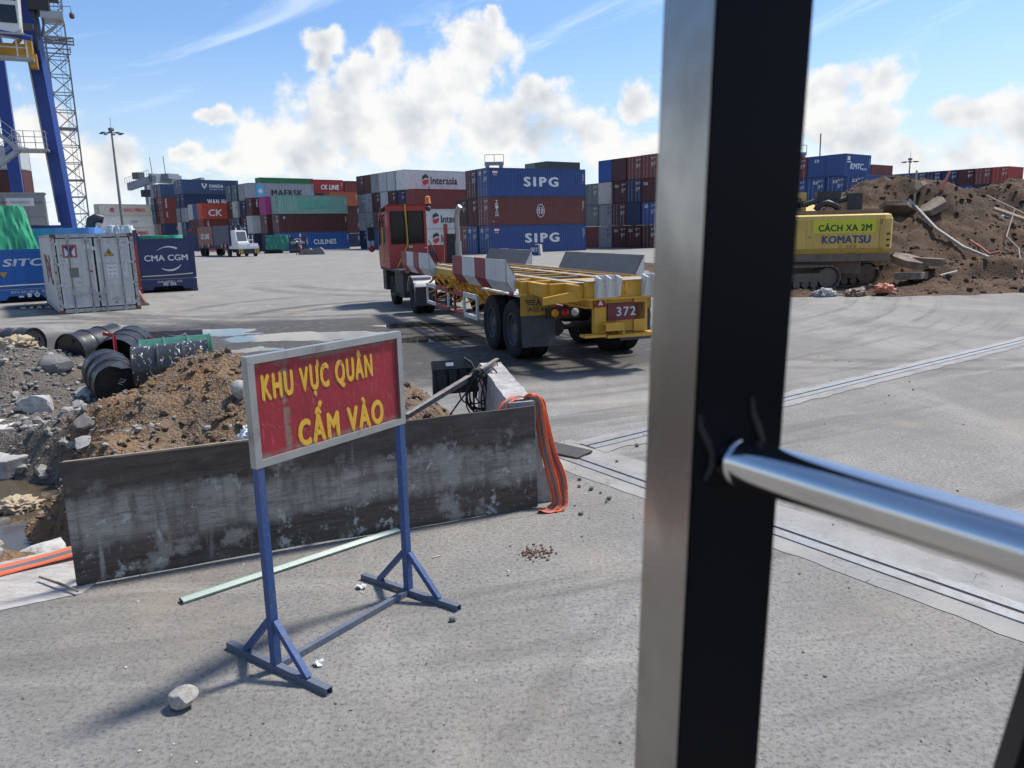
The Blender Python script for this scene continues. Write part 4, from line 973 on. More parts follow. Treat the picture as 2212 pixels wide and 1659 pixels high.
def lg_sipg(e, s, L, H):
    letters('SIPG', e, MWHT, (L*.53, YL, H*.53), 4.4, 1.02); q = MB().box(.55, 1.15, YL, .001, H-.62, H-.25).build('house_flag', MWHT, e)
    MB().box(.55, 1.15, YL-.004, YL, H-.33, H-.25).build('flag_stripe', MREDM, e); MB().box(.55, 1.15, YL-.004, YL, H-.62, H-.54).build('flag_stripe', MREDM, e)
    MB().box(.60, 1.10, YL, .001, H-.76, H-.67).build('flag_lettering', flat('pale_blue_marking', (.35, .45, .65)), e)
def lg_triton(e, s, L, H):
    for i, ch in enumerate('TRITON'): letters('v'+ch, e, MWHT, (.98, YL, H-.45-.28*i), .36, .24)
    q = ellipse_ring(L*.52, H*.5, .50, .70, .075, YL); q.build('emblem_ring', MWHT, e)
    q = MB()
    for k in (-1, 1):
        x = L*.52+.14*k; q.box(x-.045, x+.045, YL, .002, H*.5-.38, H*.5+.38); q.box(L*.52+.03*k if k > 0 else L*.52-.22, L*.52+.22 if k > 0 else L*.52-.03, YL, .002, H*.5+.32, H*.5+.38)
        for j in (-.16, 0, .16): q.box(min(L*.52+.19*k, L*.52+.42*k), max(L*.52+.19*k, L*.52+.42*k), YL, .002, H*.5+j-.03, H*.5+j+.03)
    q.build('emblem', MWHT, e)
    MB().box(.5, .62, YL, .001, .35, .43).build('marking', MWHT, e)
def lg_culines(e, s, L, H):
    letters('CULINES', e, MWHT, (L*.63, YL, H*.46), 4.1, .78)
    for i in range(6):
        a = math.pi*i/3+.5; ellipse_ring(L*.315+.42*math.cos(a), H*.5+.42*math.sin(a), .33, .33, .075, YL-.002*i, 20).build('emblem_petal', MWHT, e)
def lg_maersk(e, s, L, H):
    letters('MAERSK', e, MDK, (L*.57, YL, H*.43), 6.0, 1.15); MB().box(1.2, 2.7, YL, .001, .45, H-.28).build('emblem_field', flat('maersk_light_blue', (.10, .36, .60), .5), e)
    st = MB(); cx, cz = 1.95, H*.52; pts = []
    for i in range(14): t_ = math.pi*i/7+math.pi/2; rr = .62 if i % 2 == 0 else .24; pts.append((cx+rr*math.cos(t_), YL-.004, cz+rr*math.sin(t_)))
    st.add([(cx, YL-.004, cz)]+pts, [(0, i+1, (i+1) % 14+1) for i in range(14)]); st.build('star', MWHT, e)
def lg_inter(e, s, L, H):
    letters('Interasia', e, MDK, (L*.58, YL, H*.49), 4.9, 1.15); cx, cz = L*.305, H*.52
    MB().prism([(cx-.55, cz-.05), (cx+.55, cz+.28), (cx+.55, cz+.50), (cx+.1, cz+.85), (cx-.55, cz+.50)], YL, .001).build('emblem_dark', MDK, e)
    MB().prism([(cx-.55, cz-.50), (cx-.2, cz-.85), (cx+.55, cz-.45), (cx+.55, cz+.12), (cx-.55, cz-.20)], YL-.003, .001).build('emblem_red', MREDM, e)
    MB().prism([(cx-.30, cz-.02), (cx+.30, cz+.16), (cx+.30, cz+.30), (cx-.30, cz+.12)], YL-.006, YL-.003).build('emblem_bar', MWHT, e)
    MB().box(L-1.05, L-.75, YL, .001, .5, .75).build('marking', MYMK, e)
def lg_text(key, mat, fx, fz, w, h):
    def g(e, s, L, H): letters(key, e, mat, (L*fx, YL, H*fz), w, h)
    return g
def lg_ym(e, s, L, H):
    letters('YANG MING', e, MREDM, (L*.62, YL, H*.52), 5.6, .80); MB().box(2.3, 3.3, YL, .001, H*.35, H*.70).build('emblem', flat('ym_emblem_red', (.45, .08, .07)), e); MB().box(2.55, 3.05, YL-.004, YL, H*.40, H*.65).build('emblem_mark', flat('ym_emblem_blue', (.08, .08, .25)), e)
def lg_panda(e, s, L, H):
    letters('PANDA', e, MWHT, (L*.60, YL, H*.56), 3.0, .68); letters('EXPRESS LINE', e, MWHT, (L*.60, YL, H*.33), 2.9, .24)
    for i, (a, b__) in enumerate(((-.85, .4), (-.1, .4), (-.75, 0), (-.15, .05), (-.5, -.3))): MB().lathe([(0, .2), (.004, .001)], 10, Matrix.Translation((L*.43+a, YL, H*.54+b__)) @ Matrix.Rotation(R(90), 4, 'Z')).build('emblem_dot', MWHT, e)
def lg_wanhai(e, s, L, H): letters('WAN HAI', e, MWHT, (L*.60, YL, H*.45), 4.8, 1.0); [MB().box(L*.60+a, L*.60+a+.10, YL-.003, YL, H*.45-.12, H*.45+.05).build('lettering_inset', MREDM, e) for a in (-1.35, 1.25)]
def lg_green(e, s, L, H):
    m__ = paint('green_patch', (.10, .33, .25), .6, .3, .3, .1, 0, 1.); MB().box(3.6, 6.4, -.002, .0005, H*.3, H*.76).build('paint_patch', m__, e); MB().box(6.55, 9.4, -.002, .0005, H*.38, H*.74).build('paint_patch', m__, e)
def lg_diamond(e, s, L, H): MB().prism([(.75, H*.80), (.95, H*.72), (1.15, H*.80), (.95, H*.90)], YL, .001).build('marking', flat('light_blue_marking', (.2, .5, .75)), e)
def lg_vert(word, side=1):
    def g(e, s, L, H):
        for i, ch in enumerate(word): letters('c'+ch, e, MWHT, (.95, YL, H-.5-.42*i), .34, .34)
    return g
def lg_end88(e, s, L, H): letters('88', e, MWHT, (.008, WD*.68, H-.48), .55, .42, LEFT, 'end_lettering')
def lg_tex(e, s, L, H): letters('tex', e, MWHT, (.008, WD*.72, H-.55), .75, .36, LEFT, 'end_lettering')
def lg_kmtc(e, s, L, H):
    letters('KMTC', e, MWHT, (L*.45, YL, H*.45), 3.2, .72); letters('LINE', e, MWHT, (L*.76, YL, H*.34), 1.1, .26); MB().box(.5, 1.1, YL, .001, H-.75, H-.3).build('marking', MWHT, e); MB().box(.4, 1.4, YL, .001, H-1.0, H-.88).build('marking', MWHT, e)
def lg_sq(e, s, L, H): MB().box(.0, .008, WD*.40, WD*.62, H-.75, H-.42).build('end_marking', MWHT, e); MB().box(-.003, .0, WD*.45, WD*.57, H-.66, H-.50).build('end_marking_inset', MDK, e)
LOGO = {'sipg': lambda e, s, L, H: (lg_sipg(e, s, L, H), lg_end88(e, s, L, H)), 'triton': lg_triton, 'culines': lg_culines, 'maersk': lg_maersk, 'interasia': lg_inter, 'ckline': lg_text('CK LINE', MWHT, .52, .45, 4.0, .95), 'ck': lg_text('CK', MWHT, .40, .40, 2.6, 1.25),
        'ckl40': lg_text('CK LINE', MWHT, .52, .45, 4.6, 1.2), 'evergreen': lg_text('EVERGREEN', MWHT, .50, .30, 7.2, 1.0), 'ym': lg_ym, 'cosco': lg_text('cosco', flat('cosco_blue', (.06, .09, .25)), .62, .5, 1.6, .5), 'panda': lg_panda, 'wanhai': lg_wanhai, 'seaco': lg_text('seaco', MYMK, .62, .62, 2.2, .6),
        'greenp': lg_green, 'diamond': lg_diamond, 'tex': lg_tex, 'end88': lg_end88, 'kmtc': lg_kmtc, 'sq': lg_sq, 'vTEX': lg_vert('TEX'), 'vGESEA': lg_vert('GESEA'), 'none': None}
L20, L40, H8, H9 = 6.058, 12.192, 2.591, 2.896
TIER = ['bottom', 'second tier', 'third tier', 'fourth tier', 'fifth tier']
def block(x, y, yaw, phrase, cols, H=H9, gap=.10):
    """cols: list of (forward shift along the length, rows from ground up); a row is (colour, end, logo, length, extra words) or None"""
    ps = R(yaw); l = Vector((math.cos(ps), math.sin(ps), 0)); w = Vector((-math.sin(ps), math.cos(ps), 0)); out = []
    for ci, (sh, rows) in enumerate(cols):
        z = 0.; jr = random.Random(int(x*10)+ci*7)
        for ti, row in enumerate(rows):
            if row is None: z += H+.012; continue
            c, end, logo, L, words = row
            p = Vector((x, y, z))+w*(ci*(WD+gap))+l*(sh+jr.uniform(-.10, .10))
            adj = '%s container%s' % (c, (' '+words) if words else (' with door bars' if end == 'd' else ' with plain end'))
            where = '%s, front row, %s' % (TIER[ti], phrase) if ci == 0 and len(cols) > 1 else '%s, %s' % (TIER[ti], phrase) if ci == 0 else '%s, row %s %s' % (TIER[ti], ['', 'two', 'three', 'four', 'five', 'six', 'seven', 'eight', 'nine', 'ten'][ci], phrase)
            out.append(container(p, ps, L, H, c, end, adj+', '+where, logo)); z += H+.012
    return out
# ------------------------------------------------------------------ stacks (metres; x right, y away)
def blk_at(px, Y): return ((px-1106)/1661*Y*1.02, Y)
# the SIPG stack
block(-2.0, 81.0, 30, 'at the SIPG stack', [
  (0, [('blue', 'd', 'sipg', L40, 'lettered SIPG, weathered low corner'), ('brown', 'd', 'triton', L40, 'lettered TRITON with oval emblem'), ('blue', 'd', 'sipg', L40, 'lettered SIPG, at the very top')]),
  (0, [('blue', 'd', 'end88', L40, ''), ('maroon', 'd', None, L40, ''), ('maroon', 'd', None, L40, '')]),
  (0, [('rust red', 'd', None, L40, ''), ('dark brown', 'd', None, L40, '')])])
block(5.49, 110., 35, 'behind the SIPG stack', [(0, [('maroon', 'b', 'none', L20, ''), ('navy', 'b', 'none', L20, ''), ('maroon', 'b', 'none', L20, ''), ('dark grey', 'b', 'none', L20, '')]), (0, [('navy', 'b', 'none', L20, ''), ('maroon', 'b', 'none', L20, ''), ('navy', 'b', 'none', L20, ''), ('grey green', 'b', 'none', L20, '')])])
# the Interasia stack
block(-13.76, 116., 38, 'at the Interasia stack', [
  (0, [('white', 'b', 'interasia', L40, 'lettered Interasia, lowest'), ('white', 'b', 'interasia', L40, 'lettered Interasia, upon the lowest'), ('rust red', 'b', None, L40, 'without lettering')]),
  (0, [('blue', 'd', None, L40, ''), ('maroon', 'd', None, L40, ''), ('navy', 'd', None, L40, ''), ('white', 'b', 'interasia', L40, 'lettered Interasia, topmost')]),
  (0, [('navy', 'd', None, L40, ''), ('grey', 'd', None, L40, ''), ('maroon', 'd', None, L40, ''), ('light grey', 'b', None, L40, '')]),
  (0, [('maroon', 'd', None, L40, ''), ('maroon', 'd', None, L40, ''), ('light grey', 'b', None, L40, ''), ('light grey', 'b', None, L40, 'streaked, with plain end')]),
  (0, [('blue', 'd', None, L40, ''), ('maroon', 'd', None, L40, ''), ('maroon', 'd', None, L40, ''), ('grey', 'd', None, L40, '')]),
  (0, [('light grey', 'b', None, L40, ''), ('grey', 'd', None, L40, ''), ('grey', 'd', None, L40, 'with pale door bars'), ('maroon', 'b', None, L40, '')]),
  (0, [('navy', 'd', None, L40, ''), ('grey', 'd', None, L40, ''), ('grey green', 'd', None, L40, ''), ('maroon', 'd', None, L40, '')])])
# the CULINES stack
block(-36.07, 124., 41, 'at the CULINES stack', [
  (0, [('royal', 'd', 'culines', L40, 'lettered CULINES with ring emblem'), ('maroon', 'd', 'diamond', L40, 'with a light blue diamond'), ('pale green', 'd', 'greenp', L40, 'with two repainted patches')])])
block(-39.11, 127.5, 41, 'beside the pale green box', [(0, [('navy', 'd', None, L20, ''), ('maroon', 'd', None, L20, ''), ('pink', 'b', None, L20, 'bright, with plain end')])])
block(-42.17, 130., 41, 'beside the pink box', [(0, [('navy', 'd', None, L20, ''), ('light grey', 'b', None, L20, ''), ('maroon', 'd', 'vTEX', L20, 'with upright TEX lettering')])])
block(-44.78, 138., 41, 'by the MAERSK box', [
  (0, [('maroon', 'b', None, L40, ''), ('navy', 'b', None, L40, ''), ('maroon', 'b', None, L40, ''), ('silver grey', 'b', 'maersk', L40, 'lettered MAERSK with star')]),
  (0, [('maroon', 'd', None, L20, ''), ('maroon', 'd', None, L20, ''), ('navy', 'd', None, L20, ''), ('grey', 'b', None, L20, '')]),
  (-.3, [('navy', 'd', None, L20, ''), ('teal', 'd', None, L20, ''), ('cream', 'd', None, L20, ''), ('teal', 'd', None, L20, '')]),
  (-.3, [('maroon', 'd', None, L20, ''), ('maroon', 'd', None, L20, ''), ('maroon', 'd', None, L20, ''), ('teal', 'd', None, L20, 'with pale rods')])])
block(-51.64, 166., 41, 'under the EVERGREEN box', [(0, [('navy', 'b', 'none', L40, ''), ('maroon', 'b', 'none', L40, ''), ('navy', 'b', 'none', L40, ''), ('green', 'b', 'none', L40, ''), ('green', 'd', 'evergreen', L40, 'lettered EVERGREEN')])])
block(-37.2, 154., 41, 'under the red CK LINE box', [(0, [('navy', 'b', None, L20, ''), ('maroon', 'b', None, L20, ''), ('maroon', 'b', None, L20, ''), ('maroon', 'b', None, L20, ''), ('red', 'b', 'ckline', L20, 'lettered CK LINE')]), (0, [('maroon', 'b', None, L20, ''), ('navy', 'b', None, L20, ''), ('maroon', 'b', None, L20, ''), ('navy', 'b', None, L20, '')])], H=H8)
block(-33.61, 150., 41, 'beside the red CK LINE box', [(0, [('navy', 'b', None, L20, ''), ('maroon', 'b', None, L20, ''), ('maroon', 'b', None, L20, ''), ('orange', 'b', None, L20, '')])], H=H8)
block(-32.62, 160., 41, 'just past the red CK LINE box', [(0, [('maroon', 'b', None, L20, ''), ('navy', 'b', None, L20, ''), ('maroon', 'b', None, L20, ''), ('maroon', 'b', None, L20, ''), ('rust red', 'b', None, L20, '')])], H=H8)
# the PANDA stack and its neighbours
block(-67.97, 166., 41, 'at the PANDA stack', [
  (0, [('navy', 'd', 'seaco', L40, 'lettered seaco'), ('navy', 'd', None, L40, ''), ('grey', 'd', None, L40, ''), ('navy', 'd', 'wanhai', L40, 'lettered WAN HAI'), ('slateblue', 'd', 'panda', L40, 'lettered PANDA')]),
  (0, [('navy', 'd', None, L40, ''), ('light grey', 'b', None, L40, ''), ('grey green', 'd', None, L40, ''), ('navy', 'd', None, L40, ''), ('slateblue', 'd', None, L40, '')])])
block(-56.49, 146., 41, 'before the WAN HAI box', [(0, [('pink', 'b', None, L20, ''), ('rust red', 'b', 'vTEX', L20, 'with upright TEX lettering'), ('orange red', 'b', 'ck', L20, 'lettered CK')]), (0, [('navy', 'b', 'seaco', L20, ''), ('maroon', 'b', None, L20, ''), ('blue', 'b', None, L20, '')]), (0, [('navy', 'b', None, L20, ''), ('maroon', 'b', None, L20, ''), ('light grey', 'b', None, L20, '')])])
block(-77.75, 178., 41, 'next to the PANDA stack', [(0, [('navy', 'b', None, L20, ''), ('navy', 'b', 'seaco', L20, 'lettered seaco'), ('rust red', 'd', 'vTEX', L20, 'with upright lettering'), ('rust red', 'd', 'vGESEA', L20, 'with longer upright lettering'), ('slateblue', 'd', None, L20, '')]),
  (0, [('grey', 'd', None, L20, ''), ('orange', 'd', None, L20, ''), ('maroon', 'd', None, L20, ''), ('maroon', 'd', 'vTEX', L20, ''), ('maroon', 'd', 'none', L20, 'without marks')]), (0, [('navy', 'd', None, L20, ''), ('grey', 'd', None, L20, ''), ('teal', 'd', None, L20, ''), ('teal', 'd', None, L20, '')])])
# white reefers by the mast
block(-90.87, 176., 52, 'white stack behind the mast', [(0, [('white', 'd', None, L40, ''), ('white', 'd', 'ym', L40, 'lettered YANG MING, lower one'), ('white', 'd', 'cosco', L40, 'lettered COSCO'), ('cream', 'd', 'ym', L40, 'lettered YANG MING, on top')])], H=H8)
# stacks right of the SIPG boxes
block(16.83, 89., 34, 'in the four-high stack', [
  (0, [('maroon', 'd', None, L20, ''), ('blue', 'd', 'end88', L20, ''), ('maroon', 'b', 'tex', L20, 'lettered tex'), ('rust red', 'd', None, L20, '')]),
  (0, [('maroon', 'd', 'tex', L20, 'lettered tex'), ('navy', 'b', None, L20, ''), ('navy', 'd', None, L20, ''), ('rust red', 'd', None, L20, 'with faded doors')]),
  (0, [('maroon', 'd', 'tex', L20, 'lettered tex'), ('maroon', 'd', None, L20, ''), ('maroon', 'd', 'tex', L20, 'lettered tex'), ('maroon', 'b', None, L20, '')]),
  (0, [('grey', 'd', None, L20, ''), ('grey', 'd', None, L20, ''), ('cream', 'b', None, L20, ''), ('royal', 'b', None, L20, 'bright, with plain end')]),
  (0, [('rust red', 'b', None, L20, ''), ('grey green', 'd', None, L20, ''), ('grey green', 'd', None, L20, '')]),
  (0, [('maroon', 'b', None, L20, ''), ('navy', 'd', None, L20, ''), ('rust red', 'd', None, L20, '')])], H=H8)
# KMTC stack behind the spoil mound
block(42.04, 93., 38, 'blue stack behind the mound', [
  (0, [('blue', 'd', 'sq', L20, ''), ('navy', 'd', 'sq', L20, ''), ('blue', 'd', 'sq', L20, '')]),
  (0, [('blue', 'd', 'sq', L20, ''), ('blue', 'd', 'sq', L20, ''), ('blue', 'd', 'sq', L20, ''), ('blue', 'b', 'kmtc', L20, 'lettered KMTC')]),
  (0, [('blue', 'd', 'sq', L20, ''), ('blue', 'd', 'sq', L20, ''), ('blue', 'd', 'sq', L20, ''), ('blue', 'b', 'sq', L20, '')]),
  (0, [('blue', 'd', None, L20, ''), ('blue', 'd', None, L20, ''), ('blue', 'd', None, L20, ''), ('rust red', 'd', None, L20, '')])], H=H8)
block(54.0, 112., 38, 'far behind the KMTC box', [(0, [('navy', 'b', None, L20, ''), ('blue', 'b', None, L20, ''), ('blue', 'b', 'sq', L20, ''), ]), (0, [('navy', 'b', None, L20, ''), ('maroon', 'b', None, L20, ''), ('maroon', 'b', None, L20, ''), ('rust red', 'b', 'none', L20, '')])], H=H8)
# long row behind the mound
block(80.63, 123., 38, 'far row beyond the mound', [
  (0, [('navy', 'd', None, L20, ''), ('navy', 'd', None, L20, ''), ('navy', 'd', None, L20, '')]),
  (0, [('maroon', 'd', None, L20, ''), ('grey green', 'd', None, L20, ''), ('grey', 'd', 'sq', L20, ''), ('red', 'd', None, L20, '')]),
  (0, [('maroon', 'd', None, L20, ''), ('navy', 'd', None, L20, ''), ('navy', 'd', None, L20, ''), ('rust red', 'd', None, L20, '')]),
  (0, [('maroon', 'd', None, L20, ''), ('blue', 'b', None, L20, ''), ('blue', 'b', None, L20, ''), ('maroon', 'd', None, L20, '')]),
  (0, [('maroon', 'd', None, L20, ''), ('cream', 'b', None, L20, ''), ('navy', 'b', None, L20, ''), ('navy', 'd', None, L20, '')]),
  (0, [('maroon', 'd', None, L20, ''), ('navy', 'b', None, L20, ''), ('navy', 'b', None, L20, ''), ('navy', 'd', None, L20, 'with faint marks')]),
  (0, [('maroon', 'd', None, L20, ''), ('navy', 'b', None, L20, ''), ('red', 'b', None, L20, ''), ('slateblue', 'd', None, L20, '')]),
  (0, [('maroon', 'd', None, L20, ''), ('navy', 'b', None, L20, ''), ('red', 'b', None, L20, ''), ('slateblue', 'd', None, L20, 'with pale rods')]),
  (0, [('maroon', 'd', None, L20, ''), ('navy', 'b', None, L20, ''), ('red', 'b', None, L20, ''), ('grey', 'd', None, L20, '')])], H=H8)
# dark boxes under the near gantry crane
block(-66.5, 88.0, 8, 'beyond the crane power box', [(0, [('dark brown', 'd', None, L40, ''), ('navy', 'd', None, L40, ''), ('dark brown', 'd', None, L40, ''), ('maroon', 'd', None, L40, ''), ('light grey', 'd', None, L40, '')])], H=H8)
# ------------------------------------------------------------------ white 20-foot container near the pit
MYMW = paint('ym_container_white', (.56, .55, .51), .5, .3, .45, .30, 0, 1.6, fade=.1, dirtcol=(.22, .19, .15)); MYMF = paint('ym_frame_rusty', (.42, .41, .38), .6, .4, .4, .85, 0, 2.4, dirtcol=(.16, .09, .05)); MRUST = paint('rusted_casting', (.14, .07, .045), .85, .5, .4, .9, 0, 5.)
MRODD = paint('dark_rod', (.17, .17, .165), .6, .3, .4, .3, .2, 3.)
MSEAL = flat('black_door_seal', (.012, .012, .012), .8)
YC = thing('shipping_container', 'worn white 20-foot container with YM emblem and closed doors facing us', 'container', (-14.78, 25.3, 0), R(34))
L_, H_ = 6.058, 2.591
for x in (0, WD-.11):
    for y in (0, L_-.11): MB().box(x, x+.11, y, y+.11, .12, H_-.12).build('corner_post', MYMF, YC)
MB().box(.165, WD-.165, .004, .08, .03, .15).build('door_sill', MYMF, YC); MB().box(.165, WD-.165, .004, .08, H_-.115, H_-.005).build('door_header', MYMF, YC)
for x in (.003, WD-.073): MB().box(x, x+.07, .17, L_-.17, .03, .16).build('bottom_rail', MYMF, YC); MB().box(x, x+.07, .17, L_-.17, H_-.09, H_-.004).build('top_rail', MYMF, YC)
for x in (-.004, WD-.164):
    for y in (-.004, L_-.176):
        for z in (0, H_-.118): MB().box(x, x+.168, y, y+.18, z, z+.118).build('corner_casting', MRUST, YC)
for k, x in enumerate((0, WD)):
    mb = corr(.11, L_-.11, .16, H_-.09, .012, .04); mb.v = [((v[1] if k == 0 else WD-v[1]), v[0], v[2]) for v in mb.v]; mb.build('side_wall', MYMW, YC)
MB().box(.07, WD-.07, L_-.06, L_-.02, .15, H_-.1).build('front_wall', MYMW, YC); MB().box(.05, WD-.05, .06, L_-.06, H_-.05, H_-.03).build('roof', MYMW, YC)
letters('ymk', YC, flat('faded_red_letters', (.36, .08, .08), .7), (-.0, 2.6, 1.42), 2.9, 1.0, LEFT, 'side_lettering')
MB().box(.115, WD-.115, .075, .085, .16, H_-.12).build('door_gasket', MSEAL, YC)
for x0, x1 in ((.145, WD/2-.030), (WD/2+.030, WD-.145)):
    d_ = MB(); d_.box(x0, x1, .045, .07, .185, H_-.15)
    hh = H_-.15-.185
    for i in range(4): zc = .185+hh*i/3; d_.box(x0, x1, .022, .0445, max(.185, zc-.055), min(H_-.15, zc+.055))
    d_.box(x0, x0+.075, .024, .0445, .185, H_-.15); d_.box(x1-.075, x1, .024, .0445, .185, H_-.15)
    dr = d_.build('door', MYMW, YC)
    lf = x0 < .5
    for xr in ((x0+.33, x0+.86) if lf else (x0+.17, x0+.72)):
        rd_ = MB().tube([(xr, -.005, .07), (xr, -.005, H_-.05)], .018, 8)
        rd_.build('locking_rod', MRODD, dr, True)
        for z in (.10, .72, H_-.12): MB().prism([(xr-.05, z-.09), (xr+.05, z-.09), (xr+.035, z+.09), (xr-.035, z+.09)], -.02, .022).build('rod_keeper', MROD, dr)
        zz = .62 if (xr-x0) < .5 else .42
        MB().bar((xr-.02 if lf else xr-.40, -.028, zz), (xr+.42 if lf else xr+.06, -.028, zz), .02, .035, (0, 0, 1)).build('handle', MROD, dr); MB().cbox((xr+.2 if lf else xr-.2, -.02, zz), (.05, .03, .13)).build('handle_catch', MROD, dr)
    for z in (.28, .95, 1.62, 2.28):
        xx = .08 if lf else WD-.22; MB().box(xx, xx+.14, .005, .021, z-.04, z+.04).build('hinge', MYMW, dr)
MB().box(WD/2-.10, WD/2+.10, -.004, .021, 2.05, 2.17).build('seal_lug', MYMW, YC)
def ymbox(x0, x1, z0, z1, m__, nm, y=-.0025, d=.0): return MB().box(x0, x1, .0215+y-d, .0225, z0, z1).build(nm, m__, YC)
e1 = MB().box(.30, .72, .040, .0445, 1.83, 2.25).build('emblem', flat('emblem_brick_red', (.36, .09, .07), .6), YC)
MB().prism([(.36, 1.88), (.42, 1.88), (.455, 1.97), (.455, 2.02), (.36, 2.16)], .0375, .0399).build('emblem_white', MWHT, e1); MB().prism([(.66, 1.88), (.60, 1.88), (.565, 1.97), (.565, 2.02), (.66, 2.16)], .0375, .0399).build('emblem_white', MWHT, e1)
MB().prism([(.475, 1.88), (.545, 1.88), (.545, 2.04), (.66, 2.20), (.585, 2.20), (.51, 2.10), (.435, 2.20), (.36, 2.20), (.475, 2.04)], .035, .0374).build('emblem_letter', flat('emblem_blue', (.03, .035, .20), .6), e1)
MB().lathe([(0, .10), (.004, .10), (.0041, .001)], 18, Matrix.Translation((1.02, .0445, 2.17)) @ Matrix.Rotation(R(-90), 4, 'Z')).build('round_sticker', MWHT, YC)
MB().box(.44, .70, .040, .0445, 1.18, 1.50).build('data_plate', flat('grey_plate', (.20, .20, .18), .6, .3), YC); MB().box(1.0, 1.14, .040, .0445, 1.33, 1.40).build('red_sticker', flat('salmon_sticker', (.50, .14, .12), .6), YC)
MB().box(.24, .68, .042, .0445, .30, .62).build('repaint_patch', flat('grey_patch', (.46, .48, .51), .6), YC); MB().box(2.0, 2.14, .040, .0445, .33, .385).build('white_sticker', MWHT, YC)
MB().prism([(1.50, 1.84), (1.80, 1.84), (1.65, 2.10)], .040, .0445).build('warning_triangle_rim', MDK, YC); tr = MB().prism([(1.525, 1.855), (1.775, 1.855), (1.65, 2.07)], .0375, .0399).build('warning_triangle', flat('warning_amber', (.52, .30, .03), .6), YC); MB().prism([(1.60, 1.95), (1.68, 1.90), (1.69, 2.0), (1.65, 1.99)], .0355, .0374).build('warning_mark', MDK, tr)
for x0, x1, z0, z1 in ((1.56, 1.84, 2.22, 2.34), (1.90, 2.30, 2.22, 2.34), (1.92, 2.20, 2.06, 2.18)): MB().box(x0, x1, .040, .0445, z0, z1).build('number_field', MWHT, YC)
letters('YMLU', YC, MDK, (1.70, .038, 2.28), .24, .09); letters('621590', YC, MDK, (2.06, .038, 2.28), .30, .09); letters('4', YC, MDK, (2.265, .038, 2.28), .05, .09); letters('22U1', YC, MDK, (2.06, .038, 2.12), .22, .09)
MB().box(1.54, 1.86, .040, .0445, 1.13, 1.66).build('data_field', MWHT, YC); MB().box(1.93, 2.28, .040, .0445, 1.13, 1.68).build('data_field', MWHT, YC)
for i, k_ in enumerate(('MAXG', 'TARE', 'CAPW', 'CUCAP')): letters(k_, YC, MDK, (1.70, .038, 1.59-.135*i), .26, .055)
for i in range(8): letters('w%d' % (i+1), YC, MDK, (2.10, .038, 1.63-.066*i), .27, .042)

# ------------------------------------------------------------------ flat racks with sheeted cargo
MTARPG = paint('green_tarpaulin', (.025, .30, .14), .34, .45, .3, 0, 0, 3.2, streak=False, fade=.35, dirtcol=(.015, .13, .07), bump=1.); MTARPB = paint('blue_tarpaulin', (.10, .27, .62), .4, .25, .1, 0, 0, 2., streak=False, fade=.2); MTARPT = paint('teal_green_tarpaulin', (.035, .24, .15), .5, .3, .2, 0, 0, 1.2, streak=False, fade=.2); MTARPW = paint('white_tarpaulin', (.62, .63, .64), .5, .2, .2, 0, 0, 2., streak=False)
def tarp(name, loc, rz, boxpts, mat, label, seed, fold=.10, res=30):
    """sheet draped over a block: a rounded box with gathered folds; boxpts = (w, d, h, topw, topd)"""
    w, d, h, tw, td = boxpts; bm_ = bmesh.new(); bmesh.ops.create_cube(bm_, size=2.); bmesh.ops.subdivide_edges(bm_, edges=bm_.edges[:], cuts=res, use_grid_fill=True)
    for v in bm_.verts:
        c_ = v.co; zz = (c_.z+1)/2; k = zz**1.3; ex = 1-(1-tw)*k; ey = 1-(1-td)*k
        r_ = 1-.07*(max(0, abs(c_.x)-.75)/.25+max(0, abs(c_.y)-.75)/.25)*zz
        n_ = mnoise.fractal((c_.x*2.2+seed, c_.y*2.2, c_.z*1.1), .8, 2.2, 4); rg = 1-abs(mnoise.noise((c_.x*5.5+seed, c_.y*5.5, c_.z*1.6)))*2
        v.co = Vector((c_.x*w/2*ex*r_, c_.y*d/2*ey*r_, zz*h))+Vector((c_.x, c_.y, .45 if zz > .9 else 0))*(fold*.55*n_+fold*.35*rg*(1-.5*zz))
    me_ = bpy.data.meshes.new(name); bm_.to_mesh(me_); bm_.free()
    for p in me_.polygons: p.use_smooth = True
    me_.set_sharp_from_angle(angle=R(35))
    o = put(name, me_, mat, None, loc); o.rotation_euler = (0, 0, rz); return tag(o, label, 'tarpaulin')
MSITC = paint('sitc_blue', (.012, .12, .40), .42, .25, .2, .06, 0, 1.2, fade=.1); MCMA = paint('cma_navy', (.016, .030, .105), .45, .3, .2, .08, 0, 1.2, fade=.12)
MROPE = flat('pale_rope', (.55, .52, .46), .9)
